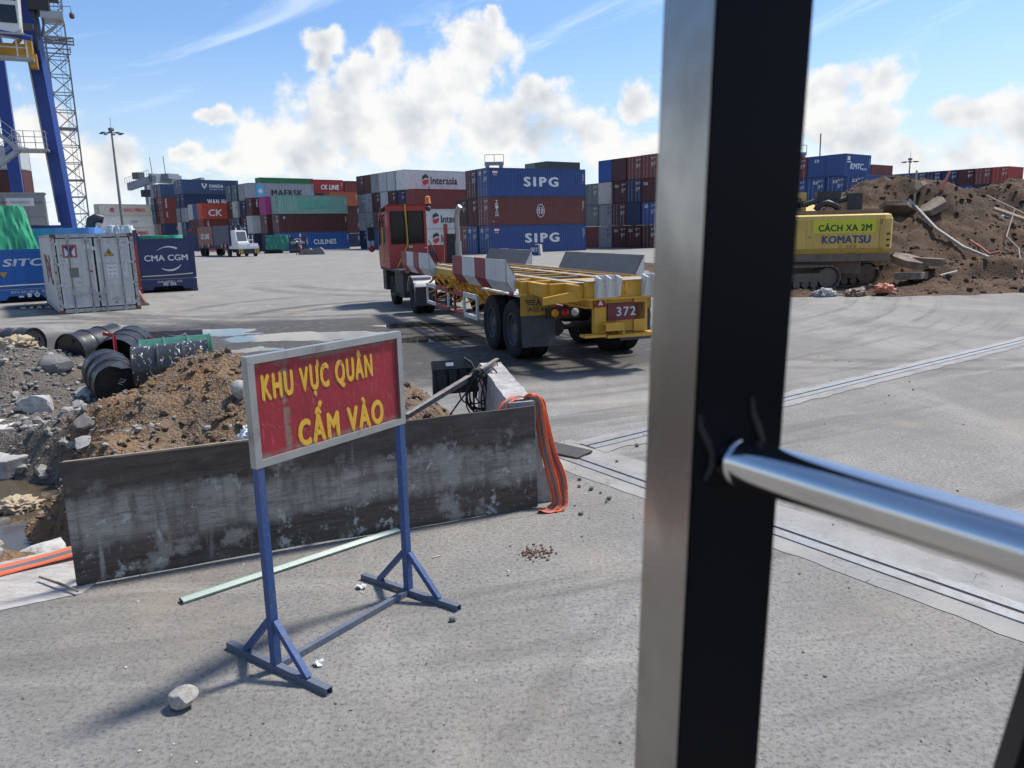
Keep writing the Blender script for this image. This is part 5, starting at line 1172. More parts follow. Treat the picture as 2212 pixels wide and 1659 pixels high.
def flat_rack(loc, rz, mat, label, H=2.75, Ld=6.0, deckz=.62, horn=True, group=None):
    """end wall at y=0 facing -y, x from 0 to WD, deck runs back"""
    e = thing('flat_rack', label, 'flat rack', loc, rz, group)
    w = MB(); w.box(.12, WD-.12, .03, .09, deckz+.02, H-.40); wl = w.build('end_wall', mat, e)
    for x in (.0, WD-.14): MB().prism([(x, deckz), (x+.14, deckz), (x+.14, H), (x, H)], .0, .20).build('corner_post', mat, e)
    if horn:
        MB().prism([(.14, H-.05), (.34, H-.52), (.14, H-.52)], .02, .12).build('gusset', mat, e); MB().prism([(WD-.14, H-.05), (WD-.14, H-.52), (WD-.34, H-.52)], .02, .12).build('gusset', mat, e)
    for x in (-.004, WD-.166):
        MB().box(x, x+.17, -.004, .17, H-.118, H+.002).build('corner_casting', MRUST if mat is MCMA else mat, e); MB().box(x, x+.17, -.004, .17, .0, .118).build('corner_casting', mat, e)
    MB().box(.14, WD-.14, .01, .07, H-.52, H-.40).build('top_rail', mat, e); MB().box(.14, WD-.14, .005, .10, deckz-.02, deckz+.12).build('wall_foot', mat, e)
    MB().prism([(.16, .12), (.55, .12), (.66, .26), (WD-.66, .26), (WD-.55, .12), (WD-.16, .12), (WD-.02, .2), (WD-.02, deckz-.04), (.02, deckz-.04), (.02, .2)], .012, .14).build('end_sill', mat, e)
    for x in (.0, WD-.12): MB().box(x, x+.12, .15, Ld, .12, deckz-.05).build('side_sill', mat, e)
    MB().box(.1, WD-.1, .16, Ld, deckz-.10, deckz-.04).build('deck', flat('rack_deck_timber', (.10, .07, .05), .9), e)
    for y in (Ld*.3, Ld*.7): MB().box(.12, WD-.12, y, y+.12, .0, deckz-.11).build('cross_member', mat, e)
    return e
S1 = flat_rack((-20.45, 30.4, 0), R(33), MSITC, 'bright blue flat rack with white SITC lettering on its end wall', 2.50, 6., .55, False)
letters('SITC', S1, MWHT, (WD*.53, .027, 1.58), 1.42, .30); letters('SITU', S1, MWHT, (WD*.58, .008, .42), 1.35, .10)
MB().prism([(.42, 1.22), (.72, 1.22), (.57, 1.0)], .024, .03).build('warning_triangle', flat('warning_amber', (.52, .30, .03), .6), S1)
for i in range(4): MB().box(.45+i*.5, .47+i*.5, .018, .03, .68, 1.95).build('wall_rib', MSITC, S1)
MB().tube([(.05, -.01, .66), (.8, -.02, .685), (1.6, -.02, .69), (WD-.05, -.01, .70)], .022, 6).build('lashing_rope', MROPE, S1)
for x0, x1, m__ in ((.98, 1.16, MWHT), (1.28, 1.42, MWHT), (1.86, 2.10, flat('grey_plate', (.20, .20, .18)))): MB().box(x0, x1, .006, .012, .20, .20+(.06 if x0 < 1.2 else .16)).build('sticker', m__, S1)
ellipse_ring(1.62, .28, .09, .09, .045, .008).build('round_sticker', MWHT, S1)
tarp('tarpaulin', (-21.3, 33.3, .52), R(33), (2.5, 4.6, 3.3, .62, .8), MTARPG, 'bright green tarpaulin roped over tall cargo on the SITC flat rack', 3, .16)
S2 = flat_rack((-16.5, 34.5, 0), R(26), MCMA, 'navy blue flat rack with white CMA CGM lettering on its end wall', 2.78, 6., .62, True)
letters('CMA CGM', S2, MWHT, (WD*.51, .027, 1.53), 1.80, .27); letters('ECMU', S2, MWHT, (WD*.53, .008, .47), 1.0, .10)
for a0, a1, cx, cz, sw in ((R(55), R(140), 1.33, 1.42, 1), (R(240), R(320), 1.33, 1.58, -1)):
    vs = []; n = 18
    for i in range(n+1):
        t_ = a0+(a1-a0)*i/n; th = .09*(1-i/n) if sw > 0 else .085*math.sin(math.pi*min(1, (n-i)/n*.9+.05))
        for k in (0, 1): vs.append((cx+(.68+(th*k if sw > 0 else th*k))*math.cos(t_)*.95, .026, cz+(.60+th*k)*math.sin(t_)*.95))
    MB().add(vs, [(2*i, 2*i+1, 2*i+3, 2*i+2) for i in range(n)]).build('emblem_swoosh', MWHT, S2)
MB().tube([(.18, -.0, .74), (1.2, -.015, .755), (WD-.16, -.0, .80)], .03, 6).build('lashing_rope', MROPE, S2)
for i in range(5): MB().box(1.0, 1.22, .006, .012, .30+.03*i, .317+.03*i).build('stencil_line', MWHT, S2); MB().box(1.3, 1.55, .006, .012, .30+.03*i, .317+.03*i).build('stencil_line', MWHT, S2)
tarp('tarpaulin', (-17.2, 38.1, .6), R(26), (2.75, 5.6, 1.92, .9, .95), MTARPG, 'green tarpaulin over cargo on the CMA CGM flat rack', 7, .10)
tarp('tarpaulin', (-20.4, 36.6, .0), R(20), (2.9, 3.2, 2.95, .94, .9), MTARPB, 'blue tarpaulin over cargo behind the white YM container', 9, .05)
CMN = thing('covered_machine', 'dark bent pipe beside machinery under a white sheet behind the YM container', 'machine', (-19.35, 37.2, 0), R(15))
MB().tube([(-.35, 0, .6), (-.35, 0, 3.0), (-.28, 0, 3.3), (-.05, 0, 3.42), (.2, .1, 3.35)], .22, 14).build('pipe_bend', paint('dull_dark_steel', (.06, .055, .055), .4, .3, .3, .2, .5, 3.), CMN, True); MB().box(-.8, 1.8, -.4, 1.2, 0, .7).build('skid', MCMA, CMN)
tt = tarp('white_sheet', (0, 0, 0), 0, (2.6, 1.8, 2.3, .35, .5), MTARPW, '', 4, .22); del tt['label']; del tt['category']; tt.parent = CMN; tt.location = (.85, .3, .72)
S3 = flat_rack((-14.15, 28.9, 0), R(26), paint('rack_red', (.30, .035, .03), .5, .3, .3, .2, 0, 1.5), 'red flat rack end squeezed between the YM container and CMA CGM rack', 2.60, 1.6, .6, True)
S3.scale = (.16, .6, 1)
RW = tag(MB().prism([(-.20, 0), (.62, 0), (.40, .30), (-.10, 1.28), (-.20, 1.28)], -.4, .4).build('steel_wedge', paint('brick_rust', (.26, .12, .09), .85, .5, .5, .5, 0, 3., bump=.5)), 'rusty reddish wedge-shaped block at the foot of the YM container', 'wedge')
RW.location = (-13.62, 28.2, 0); RW.rotation_euler = (0, 0, R(20)); RW.scale = (.62, .62, .72)
RWB = MB().prism([(-.24, 0), (.70, 0), (.62, .13), (.46, .16), (-.24, .1)], -.45, .45).build('rubble_foot', MROCKD, RW)
# second pair of racks by the CULINES stack
S4 = flat_rack((-30.9, 110., 0), R(10), MCMA, 'far navy CMA CGM flat rack end in front of the CULINES container', 2.6, 2., .5, False); letters('CMA CGM', S4, MWHT, (WD*.5, .027, 1.45), 1.9, .36); ellipse_ring(1.2, 1.3, .75, .72, .12, .026, 12, R(60), R(130)).build('emblem_swoosh', MWHT, S4); ellipse_ring(1.2, 1.6, .75, .72, .12, .026, 12, R(250), R(310)).build('emblem_swoosh', MWHT, S4)
S5 = flat_rack((-34.6, 110.5, 0), R(10), MCMA, 'low navy flat rack carrying the teal sheeted cargo', .8, 3., .6, False)
tarp('tarpaulin', (-32.7, 111.6, .55), R(8), (3.4, 3., 1.95, .86, .8), MTARPT, 'teal green tarpaulin over cargo beside the far CMA CGM rack', 11, .16)
# concrete blocks, striped pole, walking person
for i, (x, y, s_, lab) in enumerate(((-25.3, 98.4, 1., 'grey concrete block at the foot of the striped pole'), (-23.9, 98.0, 1.1, 'weathered concrete block standing clear of the striped pole'))):
    o = MB().prism([(-.8*s_, 0), (.8*s_, 0), (.62*s_, .55*s_), (.3*s_, .80*s_), (-.35*s_, .74*s_), (-.66*s_, .5*s_)], -.35, .35).build('concrete_block', MROCKD); o.location = (x, y, 0); tag(o, lab, 'block')
SPO = thing('striped_pole', 'red and white striped pole by the CULINES container', 'pole', (-26.05, 98.2, 0))
for i in range(7): MB().tube([(-.005*i, 0, .1+.36*i), (-.005*i-.005, 0, .1+.36*(i+1))], .07, 10).build('pole_band', [flat('band_white', (.7, .7, .68)), flat('band_red', (.42, .05, .04))][i % 2], SPO, True)
MB().cbox((0, 0, .15), (.5, .5, .3)).build('pole_foot', MROCKD, SPO)
def person(name, label, joints, loc, rz, mats, parts):
    """skinned body: joints {name: (co, radius)}; edges by names"""
    return None
def skin_body(name, verts, edges, radii, mat, parent=None, sub=2):
    me_ = bpy.data.meshes.new(name); me_.from_pydata(verts, edges, []); me_.update()
    o = put(name, me_, mat, parent); sk = o.modifiers.new('skin', 'SKIN'); me_.materials.clear() if False else None
    lay = me_.skin_vertices[0].data if me_.skin_vertices else None
    if lay is None:
        bm_ = bmesh.new(); bm_.from_mesh(me_); bm_.verts.layers.skin.verify(); bm_.to_mesh(me_); bm_.free(); lay = me_.skin_vertices[0].data
    for i, r_ in enumerate(radii): lay[i].radius = (r_, r_); lay[i].use_root = (i == 0)
    ss_ = o.modifiers.new('smooth', 'SUBSURF'); ss_.levels = sub; ss_.render_levels = sub
    return o
PW = thing('person', 'person in dark olive clothes and white helmet walking across the yard', 'person', (-25.95, 96., 0), R(10))
V = [(0, 0, .95), (0, 0, 1.15), (0, -.02, 1.38), (0, -.01, 1.47), (0, -.03, 1.58), (0, -.03, 1.66), (-.19, -.01, 1.38), (-.24, .08, 1.12), (-.22, -.02, .88), (.19, -.01, 1.38), (.24, -.1, 1.12), (.21, -.24, .92), (-.09, .01, .90), (-.11, -.16, .50), (-.11, -.14, .10), (-.11, -.27, .05), (.09, .01, .90), (.10, .10, .50), (.10, .34, .14), (.10, .24, .04)]
E_ = [(0, 1), (1, 2), (2, 3), (3, 4), (4, 5), (2, 6), (6, 7), (7, 8), (2, 9), (9, 10), (10, 11), (0, 12), (12, 13), (13, 14), (14, 15), (0, 16), (16, 17), (17, 18), (18, 19)]
Rr = [.15, .14, .16, .06, .085, .07, .07, .05, .04, .07, .05, .04, .10, .065, .05, .04, .10, .065, .05, .04]
skin_body('body', V, E_, Rr, flat('olive_workwear', (.045, .045, .033), .85), PW)
MB().lathe([(0, .150), (.02, .145), (.09, .125), (.14, .07), (.155, .004)], 16, Matrix.Translation((0, -.03, 1.62)) @ Matrix.Rotation(R(-90), 4, 'Y'), False).build('helmet', flat('white_helmet', (.75, .75, .73), .4), PW, True)

# ------------------------------------------------------------------ 001 block in front of the SIPG stack
BK = thing('numbered_block', 'concrete block carrying a blue board numbered 001 before the SIPG stack', 'block', (2.75, 73., 0), R(-20))
MB().prism([(-.32, 0), (.36, 0), (.28, 1.02), (-.22, 1.05)], -.30, .32).build('concrete_block', MCONC, BK)
bd = MB().prism([(-.78, .06), (.12, .06), (.08, 1.0), (-.62, 1.0)], -.36, -.31).build('number_board', paint('board_blue', (.02, .05, .19), .5, .2, .2, .1, 0, 2.), BK); letters('001', bd, MWHT, (-.30, -.364, .55), .66, .42)

# ------------------------------------------------------------------ lamp masts
def mast(loc, h, label):
    e = thing('light_mast', label, 'mast', loc, .3); MB().tube([(0, 0, 0), (0, 0, h*.5), (0, 0, h)], [.30, .24, .15], 12).build('mast_pole', MGALVD, e, True)
    MB().lathe([(h-.1, .35), (h+.1, .55), (h+.45, .5), (h+.6, .1)], 14, Matrix.Rotation(R(-90), 4, 'Y')).build('lamp_crown', MGALVD, e)
    for i in range(8):
        a = i*math.pi/4; MB().bar((0, 0, h-.35), (1.7*math.cos(a), 1.7*math.sin(a), h-.45), .08).build('lamp_arm', MGALVD, e); MB().cbox((1.75*math.cos(a), 1.75*math.sin(a), h-.5), (.55, .55, .22)).build('lamp_head', MDKST, e)
    MB().tube([(0, 0, h+.5), (0, 0, h+2.2)], .04, 5).build('lightning_rod', MDKST, e); return e
MGALVD = paint('mast_grey', (.20, .19, .19), .55, .3, .2, .1, .2, 1.); MDKST = flat('dark_steelwork', (.07, .075, .08), .6, .2)
mast((-73.43, 150., 0), 22.4, 'tall grey lamp mast rising before the white YANG MING boxes'); mast((107.5, 212., 0), 18.2, 'far lamp mast standing beyond the spoil mound')

# ------------------------------------------------------------------ lattice tower
MLAT = paint('lattice_grey', (.22, .22, .23), .5, .3, .2, .15, .4, 1.)
TW = thing('lattice_tower', 'slender galvanised lattice tower standing beside the blue gantry crane', 'tower', (-46.2, 85., 0), R(28))
hw = .95; seg = 1.75; nseg = 18
for k in range(nseg):
    z0, z1 = k*seg, (k+1)*seg; mb = MB()
    c4 = [(-hw, -hw), (hw, -hw), (hw, hw), (-hw, hw)]
    for i in range(4):
        (x0, y0), (x1, y1) = c4[i], c4[(i+1) % 4]
        mb.bar((x0, y0, z0), (x0, y0, z1), .15); mb.bar((x0, y0, z0), (x1, y1, z0), .08); zm = (z0+z1)/2
        mb.bar((x0, y0, z0), (x1, y1, z1), .085) if k % 2 else mb.bar((x1, y1, z0), (x0, y0, z1), .085); mb.bar((x0, y0, zm), (x1, y1, zm), .035) if i % 2 else None
        mb.bar((x0, y0, z1), ((x0+x1)/2, (y0+y1)/2, zm), .06)
    mb.bar((.2, -hw+.1, z0), (.2, -hw+.1, z1), .04); mb.bar((.6, -hw+.1, z0), (.6, -hw+.1, z1), .04)
    for j in range(5): mb.bar((.2, -hw+.1, z0+.35*j), (.6, -hw+.1, z0+.35*j), .03)
    stuff(mb.build('lattice_section', MLAT, TW))
pf = MB()
for a, b__ in (((-1.6, -1.6), (1.6, -1.6)), ((1.6, -1.6), (1.6, 1.6)), ((1.6, 1.6), (-1.6, 1.6)), ((-1.6, 1.6), (-1.6, -1.6)), ((-1.6, 0), (1.6, 0)), ((0, -1.6), (0, 1.6)), ((-1.6, -1.6), (1.6, 1.6)), ((1.6, -1.6), (-1.6, 1.6))): pf.bar((*a, 22.75), (*b__, 22.75), .10, .14)
stuff(pf.build('tower_platform', MLAT, TW)); stuff(MB().bar((-1.2, -1.2, 21.7), (1.2, -1.2, 21.7), .12).bar((-1.2, 1.2, 21.7), (1.2, 1.2, 21.7), .12).bar((-1.2, -1.2, 21.9), (-1.2, 1.2, 21.9), .12).bar((1.2, -1.2, 21.9), (1.2, 1.2, 21.9), .12).build('tower_ring', MLAT, TW))
for z in (14.0, 8.75): MB().box(-1.0, 1.0, -1.0, 1.0, z-.08, z).build('rest_platform', MLAT, TW)
for sx_, z in ((1, 26.0), (-1, 27.6)): MB().tube([(sx_*.95, -.5, z), (sx_*1.7, -.5, z+.05), (sx_*1.75, -.5, z-.6)], .05, 6).build('lamp_arm', MLAT, TW); MB().lathe([(0, .12), (.2, .24), (.5, .26), (.62, .12)], 10, Matrix.Translation((sx_*1.75, -.5, z-.5)) @ Matrix.Rotation(R(90), 4, 'Y')).build('tower_lamp', flat('lamp_brown', (.10, .05, .04)), TW)

# ------------------------------------------------------------------ blue gantry crane, near legs and hanging cab
MCRB = paint('crane_blue', (.012, .045, .225), .42, .2, .12, .03, 0, .8, fade=.08); MCRG = paint('crane_grey', (.36, .38, .40), .5, .25, .3, .1, .2, 1.2); MCRY = paint('crane_yellow', (.55, .30, .03), .5, .3, .3, .25, 0, 1.4); MCRW = paint('cab_white', (.66, .66, .64), .45, .2, .25, .05, 0, 1.2)
GC = thing('gantry_crane', 'tall blue rubber-tyred gantry crane with white cab and grey power box', 'crane', (-29.55, 52., 0)); A_ = Vector((0, 0, 0)); sdir = Vector((-.9, -.436, 0)); odir = Vector((-.436, .9, 0))
rzc = math.atan2(.436, .9)
MRC = Matrix.Rotation(rzc, 4, 'Z')
MB().bar((.62, .0, 2.3), (-.60, .0, 25), .74, .62, (0, 1, 0)).build('leg', MCRB, GC); MB().bar((.10, -.05, 3.6), (-.64, -.05, 17), .10, .5, (0, 1, 0)).build('leg_duct', MCRG, GC)
MB().box(-.46, .46, -.5, .5, 2.0, 25, Matrix.Translation((-13.6, 18., 0)) @ MRC).build('leg', MCRB, GC); MB().box(-.46, .46, -.5, .5, 2.0, 25, Matrix.Translation(sdir*8) @ MRC).build('leg', MCRB, GC)
MB().box(-8.6, .62, -.62, .62, 2.25, 3.35, MRC).build('sill_beam', MCRB, GC); MB().box(-8.0, .7, -.70, .70, 3.352, 3.42, MRC).build('sill_deck', MCRB, GC)
for s_ in (0., 1.7, 6.3, 8.):
    w_ = MB().lathe([(-.28, .45), (-.26, .72), (-.1, .8), (.1, .8), (.26, .72), (.28, .45)], 22, Matrix.Translation(sdir*s_+Vector((0, 0, .8))) @ MRC @ Matrix.Rotation(R(90), 4, 'Z')).build('wheel', MDKST, GC, True)
    MB().box(-.35, .35, -.40, .40, 1.3, 2.24, Matrix.Translation(sdir*s_) @ MRC).build('bogie', MCRB, GC)
MB().box(-12., 2., -.8, .8, 22.6, 24.4, Matrix.Translation((0, 0, 0)) @ Matrix.Rotation(math.atan2(.9, -.436), 4, 'Z') @ Matrix.Translation((11., 0, 0))).build('main_girder', MCRB, GC)
PBX = MB().box(-3.55, -.62, -1.25, -.35, 3.43, 5.35, MRC).build('power_box', paint('box_grey', (.27, .262, .248), .55, .2, .2, .05, 0, 1.), GC)
MB().box(-3.62, -.55, -1.30, -.30, 5.352, 5.46, MRC).build('box_lid', paint('box_grey', (.27, .262, .248)), PBX)
for x in (-2.9, -2.25, -1.6): MB().box(x, x+.02, -1.262, -1.251, 3.6, 5.3, MRC).build('box_seam', flat('seam_grey', (.14, .135, .13)), PBX)
MB().box(-3.5, -.66, -1.262, -1.251, 3.92, 3.95, MRC).build('box_seam', flat('seam_grey', (.14, .135, .13)), PBX)
MB().box(-2.72, -1.20, -1.275, -1.251, 4.62, 5.12, MRC).build('name_board', MWHT, PBX)
def crl(key, mat, c, w, h): o = letters(key, PBX, mat, (0, 0, 0), w, h); o.matrix_local = MRC @ Matrix.Translation(c) @ o.matrix_local; return o
crl('MES', flat('mes_red', (.40, .03, .05)), (-2.42, -1.28, 4.86), .42, .18); crl('HYB', flat('mes_blue', (.03, .05, .22)), (-2.06, -1.28, 4.87), .20, .34); crl('YBRID', flat('mes_blue', (.03, .05, .22)), (-1.63, -1.28, 4.86), .56, .18)
ellipse_ring(.48, 4.7, .24, .34, .05, -.46, 20).build('leg_emblem', flat('crane_emblem', (.03, .09, .32)), GC).matrix_local = MRC
# stairs
def flight(p0, p1, nm='stair_flight'):
    p0, p1 = Vector(p0), Vector(p1); d = (p1-p0); hz_ = Vector((d.x, d.y, 0)).normalized(); sd_ = hz_.cross(Vector((0, 0, 1))); e = MB()
    for s_ in (-.38, .38): e.bar(p0+sd_*s_, p1+sd_*s_, .06, .24)
    e.build('stair_stringer', MCRG, GC)
    n = int(abs(d.z)/.24); tr = MB()
    for i in range(1, n): q = p0+d*(i/n); tr.bar(q-sd_*.37, q+sd_*.37, .22, .03)
    stuff(tr.build('stair_treads', MCRG, GC)); r_ = MB()
    for s_ in (-.40, .40):
        for hh in (.55, 1.05): r_.tube([p0+sd_*s_+Vector((0, 0, hh)), p1+sd_*s_+Vector((0, 0, hh))], .022, 5)
        for i in range(0, n+1, 4): q = p0+d*(i/n)+sd_*s_; r_.tube([q, q+Vector((0, 0, 1.05))], .022, 5)
    stuff(r_.build('stair_railing', MCRG, GC))
fv = -odir*1.2
LP = Vector((-.62, -.30, 8.05))+fv*.3
flight(LP+sdir*.9+Vector((0, 0, -.0)), LP+sdir*4.0+Vector((0, 0, 2.9))); flight(LP+sdir*.9+fv*.75, LP+sdir*5.0+fv*.75+Vector((0, 0, -3.2)))
MB().cbox((0, 0, 0), (1.9, 2.0, .10), Matrix.Translation(LP+sdir*.25+fv*.35) @ MRC).build('stair_landing', MCRG, GC)
r_ = MB()
for x in (-.9, -.3, .3, .9):
    r_.tube([(x, -.98, 0), (x, -.98, 1.1)], .025, 5)
for z in (.4, .75, 1.1): r_.tube([(-.9, -.98, z), (.9, -.98, z)], .022, 5); r_.tube([(.9, -.98, z), (.9, .3, z)], .022, 5)
o = r_.build('landing_railing', MCRG, GC); o.matrix_local = Matrix.Translation(LP+sdir*.25+fv*.35) @ MRC; stuff(o)
# cab, spreader beam, walkways (upper left)
CBM = Matrix.Translation(Vector((.10, -2.2, .6))) @ MRC
cabp = MB().prism([(-2.2, 14.15), (.0, 13.95), (.35, 14.2), (.45, 16.2), (.3, 17.4), (-2.2, 17.4)], -1.0, .8, CBM).build('operator_cab', MCRW, GC)
for x0, x1, z0, z1 in ((-.62, .02, 15.75, 16.85), (.09, .34, 15.75, 16.8), (-.60, .28, 14.5, 15.5), (-2.0, -.75, 15.75, 16.85), (-2.0, -.72, 14.5, 15.5)): MB().box(x0, x1, -1.02, -1.001, z0, z1, CBM).build('cab_window', glass('cab_glass', (.012, .016, .018)), cabp)
MB().box(-2.2, .5, -1.2, -1.005, 13.85, 13.94, CBM).build('cab_step', MCRG, cabp); MB().cbox((.75, -.3, 14.5), (.5, .5, .3), CBM).build('cab_floodlight', MDKST, cabp)
TRL = MB(); TRL.box(.75, 1.9, 1.2, 3.0, 15.9, 19.); TRL.box(.3, 2.4, 1.6, 3.4, 16.9, 18.2)
o = TRL.build('trolley_machinery', flat('machinery_black', (.02, .022, .025), .6), GC); o.matrix_local = CBM
o = MB().tube([(1.0, 1.6, 16.), (1.0, 1.5, 13.6)], .06, 6).tube([(1.2, 1.6, 16.), (1.15, 1.5, 14.2)], .05, 6).tube([(1.35, 1.4, 16.2), (1.5, 1.4, 15.2), (1.3, 1.4, 14.4)], .07, 6).build('hoist_cables', MDKST, GC); o.matrix_local = CBM
o = MB().tube([(-4.5, -.9, 14.5), (.9, -.9, 13.75)], .16, 10).build('brace_tube', MCRB, GC); o.matrix_local = CBM
SPD = MB().box(-4.5, .4, .6, 1.5, 13.0, 13.7).build('spreader_beam', MCRY, GC); SPD.matrix_local = CBM
q = MB().box(.35, .75, .5, 1.6, 12.8, 14.0).box(.5, .9, .7, 1.5, 12.4, 13.2).bar((-.2, 1., 13.7), (.4, 1., 14.4), .25).build('spreader_head', MCRY, SPD)
o = MB().box(-4.5, .8, -.3, .55, 12.65, 12.78).build('walkway_deck', MCRG, GC); o.matrix_local = CBM
r_ = MB()
for x in (-4.4, -3.3, -2.2, -1.1, 0., .5): r_.bar((x, -.28, 12.78), (x, -.28, 13.85), .07)
for z in (13.3, 13.85): r_.bar((-4.4, -.28, z), (.5, -.28, z), .05)
o = r_.build('walkway_railing', MCRW, GC); o.matrix_local = CBM; stuff(o)
q = MB()
for i in range(6):
    for j in range(3): q.box(-4.5+i*.55+j*.02, -4.5+i*.55+.42, -.6+j*.75, -.6+j*.75+.62, 10.8+i*.3, 10.88+i*.3)
o = q.build('grating_steps', MCRB, GC); o.matrix_local = CBM; stuff(o); o = MB().prism([(-4.6, 10.6), (-4.3, 10.6), (-1.2, 12.5), (-1.8, 12.5)], -.7, -.64).build('grating_side', MCRG, GC); o.matrix_local = CBM
o = MB().box(.5, 1.75, -.7, .7, 16.1, 16.2).box(.5, 1.75, -.72, -.66, 16.2, 16.55).box(1.69, 1.75, -.7, .7, 16.2, 16.7).bar((.5, -.6, 17.4), (1.7, -.6, 17.4), .05).bar((1.7, -.6, 16.2), (1.7, -.6, 17.4), .05).bar((.45, 0, 15.2), (1.6, 0, 16.1), .12).build('leg_platform', MCRG, GC); o.matrix_local = MRC; stuff(o)

# ------------------------------------------------------------------ far grey gantry crane
FG = thing('gantry_crane', 'far grey gantry crane rising behind the stacked boxes by the mast', 'crane', (-97., 225., 0), R(-20)); MFG = paint('far_crane_grey', (.22, .25, .30), .6, .2, .2, .08, 0, .5)
for x, y in ((-6.3, 0), (1.6, -6), (7.6, 4.)): MB().box(x-.55, x+.55, y-.55, y+.55, 0, 18.3).build('leg', MFG, FG)
MB().prism([(-6.9, 15.9), (2.2, 17.8), (2.2, 19.6), (-6.9, 17.9)], -6.6, -5.2).build('girder', MFG, FG); MB().prism([(1.7, 16.4), (10., 17.6), (10., 19.2), (1.7, 18.2)], 3.4, 4.8).build('girder', MFG, FG); MB().box(1.0, 2.2, -6.6, 4.6, 17.7, 20.1).build('end_carriage', MFG, FG)
MB().box(-5.3, -2.9, -6., -4., 18.9, 20.7).build('winch_house', flat('winch_dark', (.06, .065, .05)), FG); MB().box(-2.7, .7, -6.2, -4.2, 14.0, 15.9).build('trolley_cab', flat('machinery_black', (.02, .022, .025)), FG); MB().box(1.2, 4.6, -3., 1., 18.8, 20.2).build('machinery_house', MFG, FG)
for x, z0, z1 in ((.9, 20.1, 24.5), (5.6, 18, 24.5)): MB().tube([(x, -5, z0), (x-.3, -5, z1)], .09, 6).build('aerial', MDKST, FG)
r_ = MB()
for i in range(12): r_.bar((-7.4+i*.8, -6.7, 17.6+i*.17), (-7.4+i*.8, -6.7, 19.2+i*.17), .07)
r_.bar((-7.4, -6.7, 19.2), (1.4, -6.7, 21.1), .07); stuff(r_.build('girder_railing', MFG, FG))
# crane tops far beyond the other stacks
for (x, y, z, w, lab) in ((-2.0, 128., 13.6, 3.0, 'small crane catwalk frame peeping above the SIPG stack'), (46.0, 128., 13.9, 4., 'far crane catwalk peeping above the blue KMTC stack'), (70., 180., 12.4, 18., 'far crane girder with rails beyond the spoil mound')):
    e = thing('crane_catwalk', lab, 'crane', (x, y, 0), .1)
    MB().box(-w/2, w/2, -.6, .6, z-.9, z-.4).build('girder', MFG, e)
    for sx_ in (-w/2+.4, w/2-.4): MB().box(sx_-.3, sx_+.3, -.4, .4, 0, z-.9).build('leg', MFG, e)
    r_ = MB(); n = int(w/1.2)
    for i in range(n+1): r_.bar((-w/2+w*i/n, -.5, z-.4), (-w/2+w*i/n, -.5, z+.7), .08)
    r_.bar((-w/2, -.5, z+.7), (w/2, -.5, z+.7), .08); stuff(r_.build('railing', MFG, e))
    if w == 4.: MB().tube([(-.5, 0, z-.5), (-.8, 0, z+4)], .08, 5).build('aerial', MDKST, e); MB().tube([(4.6, 0, 0), (4.5, 0, z+2.5)], .1, 5).build('aerial', MDKST, e)
    if w > 10:
        for i in range(5): MB().cbox((-7+i*2.6, 0, z+.2), (1.6, 1., 1.1)).build('machinery_box', MFG, e)
# ------------------------------------------------------------------ yard trailer and red tractor
MTY = paint('trailer_yellow', (.62, .335, .03), .5, .35, .35, .22, 0, 1.8, fade=.15, dirtcol=(.12, .085, .05)); MTYT = paint('trailer_deck_worn', (.36, .30, .23), .6, .4, .45, .35, .1, 1.6, dirtcol=(.22, .13, .07))
MTW = paint('guard_white', (.60, .60, .58), .5, .3, .35, .08, 0, 1.6, dirtcol=(.20, .18, .16)); MTR = paint('guard_red', (.24, .010, .020), .5, .2, .06, .02, 0, 1.6, fade=.02); MTIRE = paint('tyre_rubber', (.020, .020, .020), .85, .4, .35, 0, 0, 4., streak=False, spec=.25, fade=.04, dirtcol=(.075, .07, .063)); MRIM = paint('dusty_rim', (.075, .078, .082), .6, .4, .4, .15, .2, 4., streak=False)
MCHS = paint('chassis_black', (.022, .022, .023), .65, .3, .4, .2, 0, 2., dirtcol=(.08, .07, .06)); MGUI = paint('guide_inner_grime', (.20, .185, .165), .6, .4, .5, .35, .1, 1.6, dirtcol=(.09, .06, .04))
TH = math.atan2(.947, -.321)
TR = thing('container_trailer', 'yellow skeleton yard trailer numbered 372 with red and white guide plates', 'trailer', (1.28, 14.37, 0), TH)
_tyre = {}
def tyre_mesh(r, w):
    if (r, w) in _tyre: return _tyre[(r, w)]
    h = w/2; mb = MB(); pr = [(-h*.86, r*.56), (-h*.98, r*.66), (-h, r*.80), (-h*.92, r*.93), (-h*.74, r*.985)]
    for i in range(4):
        a = -h*.70+i*h*.38; pr += [(a, r), (a+h*.26, r), (a+h*.28, r*.972), (a+h*.36, r*.972)]
    pr += [(h*.80, r*.985), (h*.92, r*.93), (h, r*.80), (h*.98, r*.66), (h*.86, r*.56)]
    mb.lathe(pr, 48, Matrix.Rotation(R(90), 4, 'Z'), False); me_ = mb.mesh('tyre', True)
    rm = MB(); rm.lathe([(-h*.84, r*.57), (-h*.84, r*.52), (-h*.45, r*.50), (-h*.40, r*.42), (-h*.15, r*.36), (-h*.12, r*.22), (-h*.42, r*.20), (-h*.46, r*.12), (-h*.46, .002)], 32, Matrix.Rotation(R(90), 4, 'Z'), False)
    rm.lathe([(h*.84, r*.57), (h*.84, r*.52), (h*.2, r*.50), (h*.1, r*.3), (h*.1, .002)], 32, Matrix.Rotation(R(90), 4, 'Z'), False); rme = rm.mesh('rim', True)
    nb = MB()
    for i in range(10): t_ = i*.6283; nb.lathe([(-h*.19, .016), (-h*.06, .016)], 6, Matrix.Translation((r*.29*math.cos(t_), 0, r*.29*math.sin(t_))) @ Matrix.Rotation(R(90), 4, 'Z'))
    _tyre[(r, w)] = (me_, rme, nb.mesh('wheel_nuts')); return _tyre[(r, w)]
